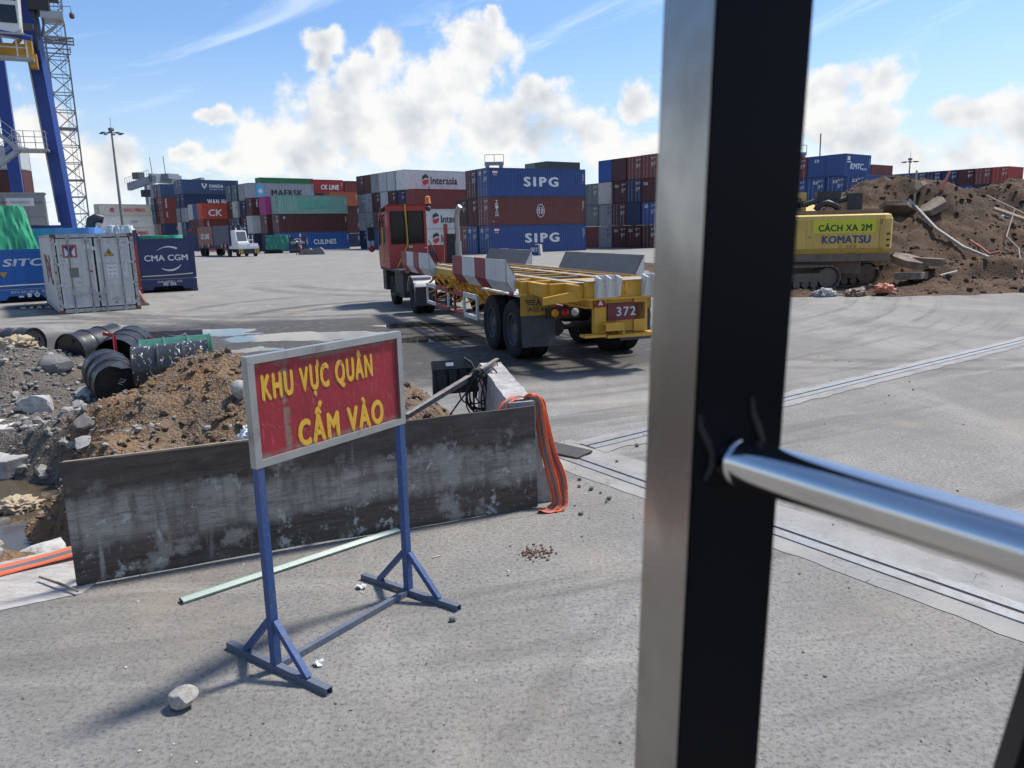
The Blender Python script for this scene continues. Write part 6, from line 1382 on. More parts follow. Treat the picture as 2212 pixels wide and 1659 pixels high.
def wheel(parent, x, y, r=.545, w=.29, flip=False):
    e = bpy.data.objects.new('wheel', None); col.objects.link(e); e.parent = parent; e.location = (x, y, r); e.rotation_euler = (0, x*1.7, math.pi if not flip else 0)
    t_, m__, nb = tyre_mesh(r, w); put('tyre', t_, MTIRE, e); put('rim', m__, MRIM, e); stuff(put('wheel_nuts', nb, MRIM, e)); return e
def wheel_l(parent, x, y, **k): return wheel(parent, x, y, **k)
for ax in (.33, 1.62):
    for y in (1.09, .77): wheel(TR, ax, y)
    for y in (-1.09, -.77): wheel(TR, ax, y, flip=True)
    MB().tube([(ax, -1.05, .545), (ax, 1.05, .545)], .075, 12).build('axle', MCHS, TR, True)
    for y in (-.45, .45): MB().lathe([(-.12, .16), (.10, .16), (.14, .10)], 16, Matrix.Translation((ax-.20, y, .56))).build('brake_chamber', MCHS, TR, True); MB().bar((ax-.6, y, .82), (ax+.6, y, .82), .09, .05).build('leaf_spring', MCHS, TR)
# frame
for y in (-.50, .50):
    q = MB(); q.box(-1.62, 8.9, y-.09, y+.09, 1.42, 1.447); q.box(-1.62, 8.9, y-.012, y+.012, 1.09, 1.419); q.box(-1.62, 8.9, y-.09, y+.09, 1.06, 1.089); q.build('main_beam', MTY, TR)
    MB().box(-1.60, 8.9, y-.085, y+.085, 1.4475, 1.455).build('beam_top', MTYT, TR)
for y in (-1.19, 1.19): MB().box(.02, 9.2, y-.05, y+.05, 1.33, 1.462).build('side_rail', MTY, TR); MB().box(.02, 9.2, y-.048, y+.048, 1.4625, 1.47).build('rail_top', MTYT, TR)
for i, x in enumerate((.08, .95, 1.8, 2.6, 3.4, 4.2, 5.0, 5.8, 6.6, 7.4, 8.2, 9.1)):
    MB().box(x-.06, x+.06, -1.138, -.592, 1.25, 1.43).build('outrigger', MTY, TR); MB().box(x-.06, x+.06, .592, 1.138, 1.25, 1.43).build('outrigger', MTY, TR)
    MB().box(x-.055, x+.055, -.405, .405, 1.22, 1.44).build('cross_member', MTYT if i % 2 else MTY, TR)
for y in (-.95, .95): MB().box(.15, 9.0, y-.03, y+.03, 1.435, 1.452).build('deck_strip', MTYT, TR)
for (x0, x1, y, z0) in ((-.02, .10, 1.0, 1.20), (-.92, -.80, .78, 1.22)):
    MB().box(x0-.1, x1-.1, -y-.18, y+.18, z0, 1.442).build('step_beam', MTY, TR)
for s_ in (-1, 1):
    MB().box(-.90, -.14, s_*1.0-.05, s_*1.0+.05, 1.22, 1.44).build('step_rail', MTY, TR); MB().box(-1.60, -1.04, s_*.66-.06, s_*.66+.06, 1.24, 1.444).build('step_rail', MTY, TR)
    MB().prism([(-1.66, 1.40), (-1.66, 1.06), (-.95, 1.10), (-.95, 1.20)], s_*.50-.03, s_*.50+.03).build('tail_web', MTY, TR)
MB().box(-1.76, -1.62, -.82, .62, 1.24, 1.50).build('rear_beam', MTY, TR); MB().box(-1.80, -1.58, -.83, .63, 1.205, 1.2385).build('rear_beam_flange', MTY, TR); MB().box(-1.80, -1.2, -.83, .63, 1.502, 1.515).build('rear_deck_plate', MTYT, TR)
for y0 in (.10, -.75):
    q = MB(); q.box(-1.80, -1.765, y0, y0+.40, 1.235, 1.60)
    for yy in (y0, y0+.185, y0+.37): q.prism([(-1.98, 1.56), (-1.80, 1.60), (-1.80, 1.26), (-1.90, 1.26)], yy, yy+.03)
    q.build('twistlock_bracket', MTW, TR)
for y0 in (-.05, -.55): MB().tube([(-1.77, y0, 1.46), (-1.82, y0, 1.46), (-1.83, y0, 1.40), (-1.83, y0, 1.32), (-1.77, y0, 1.29)], .014, 6).build('hand_loop', MTY, TR, True)
for s_, w in ((1, 0), (-1, 0)):
    MB().add([(-1.62, s_*.56-.1*0, 1.20), (-1.62, s_*.56, 1.38), (-1.10, s_*1.12, 1.22), (-1.10, s_*1.12, 1.10), (-1.54, s_*.56, 1.20), (-1.54, s_*.56, 1.38), (-1.02, s_*1.12, 1.22), (-1.02, s_*1.12, 1.10)], [(0,1,2,3), (4,7,6,5), (0,4,5,1), (3,2,6,7), (1,5,6,2), (0,3,7,4)]).build('tail_arm', MTY, TR)
    MB().box(-1.70, -1.58, s_*.36-.10-.05*(s_ < 0), s_*.36+.10, .64, 1.2045).build('tail_post', MTY, TR)
MB().box(-1.66, -1.62, -.50, .24, .66, 1.20).build('tail_panel', MTY, TR)
pl = MB().box(-1.70, -1.663, -.46, .225, .845, 1.13).build('number_plate', paint('plate_maroon', (.15, .018, .022), .5, .2, .2, 0, 0, 3.), TR)
TAILF = Matrix(((0,0,-1),(-1,0,0),(0,1,0))).to_4x4()
letters('372', pl, flat('plate_silver', (.55, .56, .58), .45), (-1.704, -.11, .99), .36, .155, TAILF)
MB().box(-1.86, -1.56, -.68, .30, .575, .625).build('bumper_step', MTY, TR); MB().box(-1.84, -1.62, .32, .70, .60, .64).build('bumper_step', MTY, TR)
q = MB(); q.box(-1.92, -1.705, .05, .36, .80, .825); q.box(-1.92, -1.90, .05, .36, .70, .80); q.box(-1.92, -1.70, .03, .05, .62, .825); q.build('tow_box', MTY, TR)
tri = MB().prism([(.245, 1.10), (.495, 1.10), (.37, 1.325)], -1.725, -1.701)
tri.v = [(v[1], v[0], v[2]-.02) for v in tri.v]; t1 = tri.build('reflector_triangle', MTR, TR); tri = MB().prism([(.325, 1.135), (.415, 1.135), (.37, 1.225)], -1.732, -1.726); tri.v = [(v[1], v[0], v[2]-.02) for v in tri.v]; tri.build('reflector_core', MTW, t1)
LB = MB().box(-.60, -.52, .24, .86, .80, 1.0).build('lamp_bar', MCHS, TR); MB().bar((-.55, .5, 1.0), (-.55, .5, 1.22), .06).build('lamp_bar_hanger', MCHS, TR)
for y, c_ in ((.72, (.72, .26, .02)), (.53, (.42, .015, .015)), (.34, (.62, .62, .62))): MB().lathe([(0, .072), (.012, .072), (.026, .05), (.03, .002)], 18, Matrix.Translation((-.60, y, .90)) @ Matrix.Rotation(math.pi, 4, 'Z'), False).build('tail_lamp', flat('lamp_%d' % int(c_[1]*1000), c_, .25), LB, True)
MB().box(-.60, -.52, -.86, -.24, .80, 1.0).build('lamp_bar', MCHS, TR); MB().bar((-.55, -.5, 1.0), (-.55, -.5, 1.22), .06).build('lamp_bar_hanger', MCHS, TR)
for s_ in (1, -1):
    y0, y1 = sorted((s_*.64, s_*1.29))
    MB().box(-.42, -.38, y0, y1, .86, 1.235).build('flap_board', paint('flap_yellow_grime', (.40, .24, .03), .6, .5, .8, .3, 0, 2., dirtcol=(.05, .04, .03)), TR)
    vs = []; n = 10
    for k in (0, 1):
        for i in range(n+1):
            for j in range(n+1): z = .30+.56*j/n; vs.append((-.40-.05*(1-j/n)**2-.012*math.sin(i*.7+j)+.014*k, y0+(y1-y0)*i/n, z))
    st = (n+1)**2; fs = []
    for i in range(n):
        for j in range(n): a = i*(n+1)+j; fs += [(a, a+n+1, a+n+2, a+1), (st+a, st+a+1, st+a+n+2, st+a+n+1)]
    MB().add(vs, fs).build('mudflap', paint('mudflap_rubber', (.05, .053, .058), .6, .3, .3, 0, 0, 2., dirtcol=(.10, .10, .10)), TR, True)
fbz = letters('ASEAN', TR, flat('faded_navy', (.05, .045, .04)), (-.424, .96, .97), .40, .085, TAILF, 'flap_lettering')
q = MB()
for k in range(3):
    for s_ in (-1, 1): yy = .96+s_*.06; q.box(-.425, -.4205, min(yy, yy+s_*(.20-.03*k)), max(yy, yy+s_*(.20-.03*k)), 1.12-.035*k, 1.142-.035*k)
stuff(q.build('flap_wings', flat('faded_navy', (.03, .035, .06)), TR)); q = MB().prism([(.90, 1.03), (.935, 1.03), (.96, 1.09), (.985, 1.03), (1.02, 1.03), (.96, 1.165)], -.4255, -.4205); q.v = [(v[1], v[0], v[2]) for v in q.v]; q.build('flap_emblem', flat('faded_navy', (.03, .035, .06)), TR)
# guide plates: upright outer sheet, folded in at the foot, sloped inner sheet
def guide(x0, x1, s_, name='guide_plate'):
    e = bpy.data.objects.new(name, None); col.objects.link(e); e.parent = TR
    n = 4; stripes = [MTR, MTW, MTR, MTW]
    wd_ = [.22, .25, .20, .33]; xs = [x1]
    for w_ in wd_: xs.append(xs[-1]-(x1-x0)*w_)
    O_ = [(1.26, 1.24), (1.40, 1.44), (1.40, 1.835)]
    for k in range(4):
        a, b__ = xs[k+1], xs[k]; mb = MB(); vs = []
        for x in (a, b__):
            for (y, z) in O_: vs.append((x, s_*y, z+(.006*fbm(x*3, z*3, 1))))
            for (y, z) in O_: vs.append((x, s_*(y-.012), z))
        mb.add(vs, [(0,1,7,6), (1,2,8,7), (3,9,10,4), (4,10,11,5), (2,5,11,8), (0,6,9,3)]); mb.build('stripe', stripes[k], e)
    vs = [(x, s_*y, z) for x in (x0, x1) for (y, z) in ((1.388, 1.832), (1.20, 1.475), (1.19, 1.475), (1.372, 1.832))]
    MB().add(vs, [(0,1,5,4), (2,3,7,6), (1,2,6,5)]).build('inner_sheet', MGUI, e)
    for x in (x0, x1): 
        pr = [(1.262, 1.245), (1.39, 1.44), (1.39, 1.83), (1.205, 1.478), (1.205, 1.30)]
        MB().add([(x+d, s_*y, z) for d in (-.012, .006) for (y, z) in pr], [(0,1,2,3,4), (9,8,7,6,5)]+[(i, (i+1) % 5, 5+(i+1) % 5, 5+i) for i in range(5)]).build('end_plate', MTW, e)
    for x in (x0+.3, x1-.3): MB().lathe([(0, .045), (.05, .05), (.07, .02)], 10, Matrix.Translation((x-(.2 if x < (x0+x1)/2 else -.2), s_*1.27, 1.245)) @ Matrix.Rotation(R(90), 4, 'Y')).build('marker_lamp', flat('marker_orange', (.40, .10, .05)), e)
for s_ in (1, -1): guide(.05, 3.85, s_); guide(6.2, 9.85, s_)
# side underrun frames in red and white, and the diagonal bracing behind
for s_ in (1, -1):
    for x0, x1, ph in ((2.45, 4.40, 0), (4.92, 7.28, 1)):
        e = bpy.data.objects.new('side_guard', None); col.objects.link(e); e.parent = TR; y = s_*1.24; xm = (x0+x1)/2+.1
        segs = [(x0, xm, .93, 1.03), (xm, x1, .93, 1.03), (x0, xm, .49, .57), (xm, x1, .49, .57)]
        for k, (a, b__, z0, z1) in enumerate(segs): MB().box(a, b__, y-.02, y+.02, z0, z1).build('guard_rail', (MTR if (k % 2 == 1) != bool(ph) and (k+ph) % 2 else MTW), e)
        for k, x in enumerate((x0, xm-.05, x1-.10)): MB().box(x, x+.10, y-.019, y+.019, .572, .928).build('guard_upright', MTR if (k == 2 and not ph) or (k == 1 and ph) else MTW, e)
        for x in (x0+.15, x1-.2): MB().bar((x, s_*1.22, 1.02), (x, s_*.95, 1.26), .05).build('guard_hanger', MTY, e)
    for i in range(7):
        x = 2.6+i*.75; MB().bar((x, s_*1.15, 1.27), (x+.5, s_*.55, .62), .05, .03).build('diagonal_brace', MTY, TR); MB().bar((x+.1, s_*.55, 1.02), (x+.75, s_*1.12, .70), .04, .03).build('diagonal_brace', MTY, TR)
for y in (-.50, .50): MB().prism([(2.4, 1.055), (7.9, 1.055), (7.0, .74), (3.3, .62)], y-.012, y+.012).build('truss_web', MTY, TR)
for y in (-.55, .55):
    MB().box(7.6, 7.75, y-.08, y+.08, .35, 1.06).build('landing_leg', MCHS, TR)
MB().prism([(-.35, 1.16), (-.25, 1.20), (2.2, 1.20), (2.3, 1.16), (2.2, 1.17), (-.25, 1.17)], .70, 1.22).build('mudguard', MTW, TR); MB().prism([(-.35, 1.16), (-.25, 1.20), (2.2, 1.20), (2.3, 1.16), (2.2, 1.17), (-.25, 1.17)], -1.22, -.70).build('mudguard', MTW, TR)

MRED = paint('tractor_red', (.36, .036, .028), .42, .25, .2, .06, 0, 1.4, fade=.12, dirtcol=(.10, .04, .035))
TT = thing('terminal_tractor', 'red terminal tractor with a boxy dark-windowed cab pulling the yellow trailer', 'tractor', (1.28, 14.37, 0), TH)
for y in (1.08, .76): wheel(TT, 9.35, y, r=.50, w=.27)
for y in (-1.08, -.76): wheel(TT, 9.35, y, r=.50, w=.27, flip=True)
wheel(TT, 12.75, 1.06, r=.50, w=.28); wheel(TT, 12.75, -1.06, r=.50, w=.28, flip=True)
for y in (-.42, .42): MB().box(8.3, 14.0, y-.05, y+.05, .72, 1.0).build('chassis_rail', MCHS, TT)
MB().tube([(9.35, -1., .5), (9.35, 1., .5)], .09, 10).build('axle', MCHS, TT, True); MB().tube([(12.75, -1., .5), (12.75, 1., .5)], .07, 10).build('axle', MCHS, TT, True)
for s_ in (1, -1):
    pts = [(9.35+.60*math.cos(a), .50+.62*math.sin(a)) for a in [R(12+i*13) for i in range(13)]]; inn = [(9.35+.575*math.cos(a), .50+.595*math.sin(a)) for a in [R(12+i*13) for i in range(13)]][::-1]
    y0, y1 = sorted((s_*.62, s_*1.26)); MB().prism(pts+inn, y0, y1).build('drive_fender', paint('fender_aluminium', (.42, .42, .42), .4, .3, .3, 0, .4, 3.), TT, True)
    MB().box(8.72, 8.76, y0, y1, .28, .82).build('fender_flap', paint('mudflap_rubber', (.05, .053, .058)), TT)
MB().box(8.6, 10.2, -.5, .5, 1.005, 1.14).build('fifth_wheel_frame', MTY, TT); MB().lathe([(1.145, .5), (1.19, .5), (1.2, .05)], 20, Matrix.Translation((9.3, 0, 0)) @ Matrix.Rotation(R(-90), 4, 'Y')).build('fifth_wheel', MCHS, TT)
MB().box(10.3, 13.9, -1.22, 1.36, 1.16, 1.24).build('platform', MCHS, TT); MB().box(10.5, 11.9, .55, 1.25, .38, 1.155).build('fuel_tank', MCHS, TT); MB().box(11.2, 11.8, 1.0, 1.42, .42, .47).build('step', MRIM, TT); MB().box(13.5, 14.15, -1.2, 1.25, .45, 1.155).build('front_bumper', MCHS, TT)
m_, t, b = newmat('smoked_glass'); b.inputs['Base Color'].default_value = (.004, .004, .005, 1); b.inputs['Roughness'].default_value = .05
tb = t.new('ShaderNodeBsdfTransparent'); tb.inputs[0].default_value = (.42, .42, .45, 1); mx = t.new('ShaderNodeMixShader'); mx.inputs[0].default_value = .45; t.l.new(tb.outputs[0], mx.inputs[1]); t.l.new(b.outputs[0], mx.inputs[2]); t.l.new(mx.outputs[0], t.n['Material Output'].inputs[0]); MSMOKE = m_
cabx, cy0, cy1 = 12.0, .10, 1.37
CP = [(12.0, 1.245), (13.95, 1.245), (14.05, 1.75), (13.75, 2.62), (13.2, 3.02), (12.35, 3.21), (12.0, 3.21)]
cabo = MB()
# rear wall with two window openings, built as strips round the glass
wz0, wz1 = 2.02, 3.04
for (y0, y1, z0, z1) in ((cy0, cy1, 1.245, wz0), (cy0, cy1, wz1, 3.21), (cy0, cy0+.10, wz0, wz1), (cy0+.62, cy0+.72, wz0, wz1), (cy1-.09, cy1, wz0, wz1)): cabo.box(12.0, 12.05, y0, y1, z0, z1)
cabo.build('cab_rear_wall', MRED, TT)
for y in (cy0, cy1-.05):
    q = MB(); q.prism([(12.05, 1.245), (13.95, 1.245), (14.05, 1.75), (14.0, 1.95), (12.05, 1.95)], y, y+.05); q.prism([(12.05, 1.951), (12.55, 1.951), (12.55, 3.0), (13.2, 2.93), (13.2, 3.02), (12.35, 3.21), (12.05, 3.21)], y, y+.05); q.prism([(13.2, 2.929), (13.25, 1.951), (13.35, 1.951), (13.30, 2.93), (13.2, 3.02)], y, y+.05); q.prism([(13.75, 2.62), (13.98, 1.951), (14.04, 1.951), (13.80, 2.64)], y, y+.05); q.build('cab_side_wall', MRED, TT)
    MB().box(12.56, 13.24, y+.015, y+.03, 1.96, 2.92).build('side_window', MSMOKE, TT); MB().prism([(13.36, 1.96), (13.96, 1.96), (13.74, 2.60), (13.32, 2.9)], y+.015, y+.03).build('quarter_window', MSMOKE, TT)
MB().prism([(12.0, 3.213), (12.35, 3.213), (13.2, 3.023), (13.78, 2.63), (13.80, 2.68), (13.22, 3.075), (12.36, 3.265), (11.97, 3.265)], cy0-.03, cy1+.03).build('cab_roof', MRED, TT)
MB().prism([(13.955, 1.30), (14.06, 1.75), (14.01, 1.95), (13.99, 1.95), (14.03, 1.75), (13.93, 1.30)], cy0+.05, cy1-.05).build('cab_nose', MRED, TT); MB().prism([(14.0, 1.955), (13.78, 2.61), (13.765, 2.605), (13.985, 1.955)], cy0+.06, cy1-.06).build('windscreen', MSMOKE, TT)
for y0, y1 in ((cy0+.10, cy0+.62), (cy0+.72, cy1-.09)):
    w_ = MB().box(12.018, 12.026, y0, y1, wz0, wz1).build('rear_window', MSMOKE, TT)
    q = MB()
    for (a, b__, z0, z1) in ((y0-.012, y0+.018, wz0-.012, wz1+.012), (y1-.018, y1+.012, wz0-.012, wz1+.012), (y0+.019, y1-.019, wz0-.012, wz0+.018), (y0+.019, y1-.019, wz1-.018, wz1+.012)): q.box(11.985, 12.012, a, b__, z0, z1)
    q.build('window_rubber', MSEAL, TT)
MB().box(11.992, 11.998, cy0+.655, cy0+.668, 1.26, 3.2).build('door_seam', MSEAL, TT); MB().tube([(11.97, cy0+.10, 1.86), (11.97, cy0+.02, 1.87)], .016, 6).build('door_handle', MROD, TT); MB().box(11.990, 11.999, cy0+.50, cy0+.62, 1.88, 1.95).build('door_sticker', flat('cream_sticker', (.62, .60, .45)), TT)
MB().tube([(11.96, .80, 3.27), (11.95, .80, 3.15), (11.93, .76, 2.1), (11.93, .78, 1.95), (11.92, 1.14, 1.27)], .022, 8).build('grab_rail', flat('rail_yellow', (.60, .36, .03)), TT, True); MB().tube([(12.5, 1.44, 2.55), (12.5, 1.47, 2.5), (12.5, 1.47, 1.5), (12.5, 1.42, 1.42)], .022, 8).build('grab_rail', flat('rail_yellow', (.60, .36, .03)), TT, True)
BE = MB().lathe([(3.28, .10), (3.34, .10), (3.36, .085), (3.50, .085), (3.53, .04)], 14, Matrix.Translation((12.1, .0, 0)) @ Matrix.Rotation(R(-90), 4, 'Y')).build('beacon', flat('beacon_orange', (.70, .22, .02), .3), TT, True); MB().bar((12.1, .12, 3.22), (12.1, -.05, 3.26), .12, .05).build('beacon_bracket', MCHS, TT); MB().tube([(12.15, -.08, 3.26), (12.15, -.08, 3.85)], .010, 5).build('aerial', MCHS, TT)
for y, x, z in ((.02, 11.95, 3.12), (1.45, 12.5, 3.12)): MB().lathe([(-.05, .05), (.0, .085), (.06, .085)], 12, Matrix.Translation((x, y, z))).build('work_lamp', MDKST, TT, True)
mr = MB().tube([(13.6, 1.40, 2.75), (13.7, 1.68, 2.70), (13.7, 1.68, 1.75)], .015, 6).build('mirror_arm', MCHS, TT, True); MB().cbox((13.66, 1.68, 2.35), (.06, .22, .45)).build('mirror', MCHS, mr); MB().lathe([(0, .11), (.03, .11), (.05, .02)], 14, Matrix.Translation((13.64, 1.68, 1.85)) @ Matrix.Rotation(math.pi, 4, 'Z')).build('round_mirror', MRED, mr)
MB().tube([(12.0, -.93, 1.25), (12.0, -.93, 2.05)], .13, 14).build('exhaust_shroud', paint('exhaust_silver', (.36, .35, .33), .4, .3, .3, .15, .6, 3.), TT, True); MB().tube([(12.0, -.93, 2.06), (12.0, -.93, 2.85), (11.97, -.95, 3.05), (11.86, -1.02, 3.18)], .085, 12).build('exhaust_stack', paint('exhaust_silver', (.36, .35, .33)), TT, True); MB().cbox((12.1, -.70, 1.75), (.3, .26, 1.1)).build('air_filter', MCHS, TT)
MB().box(12.0, 12.08, -.60, -.48, 1.24, 2.62).build('stack_guard', MRED, TT); MB().prism([(11.98, 1.30), (12.05, 1.30), (12.05, 1.95), (11.98, 1.95)], -.45, .08).build('rear_bulkhead', MRED, TT)
for y in (-.25, -.05): MB().lathe([(0, .07), (.10, .075), (.12, .05)], 14, Matrix.Translation((11.95, y, 1.36)) @ Matrix.Rotation(math.pi, 4, 'Z')).build('air_coupling', MRIM, TT, True)
MB().tube([(11.95, .06, 2.1), (11.8, -.02, 1.9), (11.75, -.12, 1.6), (11.9, -.2, 1.45)], .02, 6).build('air_hose', MCHS, TT, True); MB().cbox((11.96, .0, 1.66), (.06, .14, .2)).build('valve_block', MRIM, TT)
letters('8P3', TT, MWHT, (11.60, -.15, 1.33), .36, .14, TAILF, 'bulkhead_number'); MB().box(11.61, 11.64, -.36, .06, 1.24, 1.43).build('number_panel', MRED, TT)
MB().box(12.25, 13.6, cy0+.06, cy1-.06, 1.25, 1.30).build('cab_floor', MCHS, TT); MB().box(12.9, 13.2, .45, 1.05, 1.3, 1.75).build('seat', MCHS, TT)
DRV = thing('person', 'dark silhouette of the driver seated behind the red cab rear window', 'person', (0, 0, 0), 0)
DRV.location = Vector((1.28, 14.37, 0))+Matrix.Rotation(TH, 3, 'Z') @ Vector((12.55, .82, 1.30)); DRV.rotation_euler = (0, 0, TH)
V = [(0, 0, .48), (0, 0, .62), (.02, 0, .86), (.04, 0, .98), (.05, 0, 1.08), (.06, 0, 1.18), (.03, .2, .84), (.14, .24, .62), (.38, .16, .62), (.03, -.2, .84), (.14, -.24, .62), (.38, -.16, .62), (.05, .1, .46), (.42, .12, .44), (.46, .12, .06), (.05, -.1, .46), (.42, -.12, .44), (.46, -.12, .06)]
E_ = [(0, 1), (1, 2), (2, 3), (3, 4), (4, 5), (2, 6), (6, 7), (7, 8), (2, 9), (9, 10), (10, 11), (0, 12), (12, 13), (13, 14), (0, 15), (15, 16), (16, 17)]
skin_body('body', V, E_, [.16, .15, .17, .06, .10, .085, .075, .055, .045, .075, .055, .045, .10, .08, .055, .10, .08, .055], flat('driver_near_black', (.02, .02, .022), .9), DRV)  # one near-black colour over the whole driver, head included
MB().box(12.30, 12.36, .62, 1.02, 1.75, 2.2).build('seat_back', MCHS, TT)

# ------------------------------------------------------------------ far white tractor with two boxes
hx = Vector((.62, -.785, 0)).normalized(); hz2 = math.atan2(hx.y, hx.x)
FT = thing('terminal_tractor', 'white terminal tractor with a windscreened cab hauling navy and red boxes', 'tractor', (-32.3, 96.3, 0), hz2); MFW = paint('far_cab_white', (.66, .67, .66), .45, .2, .2, .03, 0, 1.)
MB().prism([(-1.6, .95), (.55, .95), (.75, 1.55), (.7, 1.75), (.35, 1.85), (-.1, 3.15), (-1.3, 3.2), (-1.6, 3.2)], -1.2, .15).build('cab_body', MFW, FT); MB().box(-2.4, .95, -1.25, 1.25, .95, 1.3).build('front_deck', MFW, FT); MB().box(-.4, .8, .16, 1.22, 1.3, 1.6).build('bonnet', MFW, FT)
g_ = MB().add([(.37, -1.08, 1.92), (.37, .03, 1.92), (-.04, .03, 3.02), (-.04, -1.08, 3.02), (.30, -1.08, 1.92), (.30, .03, 1.92), (-.11, .03, 3.02), (-.11, -1.08, 3.02)], [(0,1,2,3), (4,7,6,5), (0,4,5,1), (2,6,7,3), (1,5,6,2), (0,3,7,4)]).build('windscreen', glass('far_screen', (.10, .11, .12), .1), FT)
MB().box(.86, .99, -1.28, 1.28, .35, .945).build('front_bumper', MCHS, FT)
for y in (-1.2, -1.0, -.8, .75, .95, 1.15): MB().box(.992, 1.0, y-.05, y+.05, .4, .93).build('bumper_stripe', MYMK, FT)
for y in (.25, .75, 1.2): MB().tube([(-.9, y, 1.3), (-.9, y, 2.6)], .035, 6).build('headboard_bar', MFW, FT)
MB().tube([(-.9, .2, 2.0), (-.9, 1.25, 2.0)], .035, 6).build('headboard_bar', MFW, FT); MB().lathe([(3.2, .09), (3.45, .08), (3.5, .02)], 10, Matrix.Translation((-.5, -.9, 0)) @ Matrix.Rotation(R(-90), 4, 'Y')).build('beacon', MWHT, FT)
for x in (.1, -3.0): wheel(FT, x, 1.05, r=.5, w=.3); wheel(FT, x, -1.05, r=.5, w=.3, flip=True)
MB().box(-3.6, .8, -.5, .5, .5, .94).build('chassis', MCHS, FT); MB().prism([(.36, 1.35), (.60, 1.35), (.48, 1.6)], .3, .34).build('warning_sign', MREDM, FT)
FTR = thing('container_trailer', 'dark trailer under the navy and red CK LINE boxes behind the white tractor', 'trailer', (-32.3, 96.3, 0), hz2)
MB().box(-15.2, -2.2, -1.2, 1.2, .98, 1.25).build('trailer_frame', MCHS, FTR)
for x in (-12.2, -13.5): wheel(FTR, x, 1.05, r=.52, w=.5); wheel(FTR, x, -1.05, r=.52, w=.5, flip=True)
for i, x in enumerate((-3.2, -4.6, -9.8, -12.4)): 
    for j in range(3): MB().box(x-.25-j*.35, x-.05-j*.35, -1.30, -1.24, 1.15, 1.6).build('guide_stripe', [MTR, MTW][j % 2], FTR)
def on_truck(x): p = Vector((-32.3, 96.3, 1.27))+hx*x; return p
pN = on_truck(-2.3)+Vector((-hx.y, hx.x, 0))*-1.22
cc = container(on_truck(-2.3)+Vector((-hx.y, hx.x, 0))*1.22, hz2+math.pi, L20, H8, 'navy', 'd', 'navy 20-foot container with pale door bars riding behind the white tractor', None, 'boxes on the far trailer')
cc = container(on_truck(-8.6)+Vector((-hx.y, hx.x, 0))*1.22, hz2+math.pi, L20, H8, 'rust red', 'd', 'red CK LINE container at the rear of the far trailer', None, 'boxes on the far trailer')
o = letters('CK LINE', cc, MWHT, (L20*.5, WD+.004, H8*.5), 3.6, .75, Matrix(((-1,0,0),(0,0,1),(0,1,0))).to_4x4())
# ------------------------------------------------------------------ spoil mound, excavator
def zm(x, y):
    n1_ = fbm(x*.35, y*.35, 3.3, 6); n2_ = fbm(x*1.6, y*1.6, 7.7, 5); n3_ = fbm(x*5., y*5., 1.1, 3)
    z = 0
    for (cx, cy_, r_, h_, ax, rot) in ((18.6, 36.5, 7.6, 4.3, 1.35, .3), (15.2, 36.5, 6.0, 3.1, 1.1, 0), (23.8, 38.5, 7.5, 4.0, 1.3, -.2), (31.5, 39.5, 7.2, 3.9, 1.2, .1), (12.8, 37.5, 4.6, 1.6, 1., 0), (20.5, 33.5, 5.2, 2.2, 1.5, .2), (27.5, 34, 6.2, 2.0, 1.4, 0), (36, 38, 8, 3.5, 1.3, 0), (44, 42, 9, 3.6, 1.4, 0)):
        z = max(z, cone(x, y, cx, cy_, r_, h_, ax, rot)) if True else z
    z2 = cone(x, y, 18, 29.2, 4.2, .8, 2.6, -.03)
    z = max(z, z2)+.25*min(z, z2)
    e = sstep(-.2, 1.3, y-24.0-.35*fbm(x*.8, 1, 1)-(.6 if x < 12 else 0))*sstep(6.6, 8.6, x)
    # dug-out face along the foot
    dig = sstep(1.0, .5, math.hypot((x-17.6)/4.4, (y-27.4)/1.3)+.12*n1_); z = z-.55*dig*sstep(.1, .5, z)
    clr = sstep(2.6, 4.0, math.hypot((x-11.2)/1.15, (y-28.4)/.85)); z *= clr
    return -.06+e*(.08+.08*clr+z*(1+.10*n1_)+.34*n1_*sstep(.2, 1.5, z)+.12*n2_+.06*n3_)
MDIRT = soil_material('dark_brown_spoil', (.135, .083, .050), (.082, .054, .036), (.036, .025, .018), .25, .40, .66)
structure(grid('spoil_mound', 6.4, 52., 23.4, 50., .13, zm, MDIRT))
MSLAB = stone_material('muddy_slab', (.26, .21, .16), (.15, .115, .085), (.06, .045, .034))
rnd = random.Random(8); pts = []; pts2 = []
for _ in range(6500):
    x, y = rnd.uniform(8.2, 40), rnd.uniform(24.4, 40); z = zm(x, y); s_ = .025+.13*rnd.random()**4
    if z > .02: (pts if rnd.random() < .93 else pts2).append((x, y, z+.01, s_))
stuff(scatter('clods', pts, MDIRT, 5), 'dark earth clods strewn over the spoil mound', 'clods')
stuff(scatter('mound_rubble', pts2, MSLAB, 6), 'pale rubble bits strewn over the spoil mound', 'rubble')
def mslab(x, y, dz, w, d, th, rot, lab, mat=None):
    rs = random.Random(int(x*31+y)); n = 7; poly = [(w/2*math.cos(6.283*i/n)*rs.uniform(.75, 1.15), d/2*math.sin(6.283*i/n)*rs.uniform(.75, 1.15)) for i in range(n)]
    o = slab(x, y, zm(x, y)+dz, poly, th, rot[2], mat or MSLAB, lab, rot[0], rot[1]); return o
mslab(16.76, 33.6, .20, 2.0, 1.2, .22, (R(-22), R(14), .3), 'large muddy concrete slab sticking out of the mound crest')
mslab(17.9, 33.3, .30, 1.6, 1.2, .28, (R(-15), R(-25), .8), 'pale broken slab beside the crest slab on the mound')
mslab(17.5, 33.9, .65, 1.1, .8, .22, (R(-40), R(10), 1.2), 'small slab tilted on top of the crest slab')
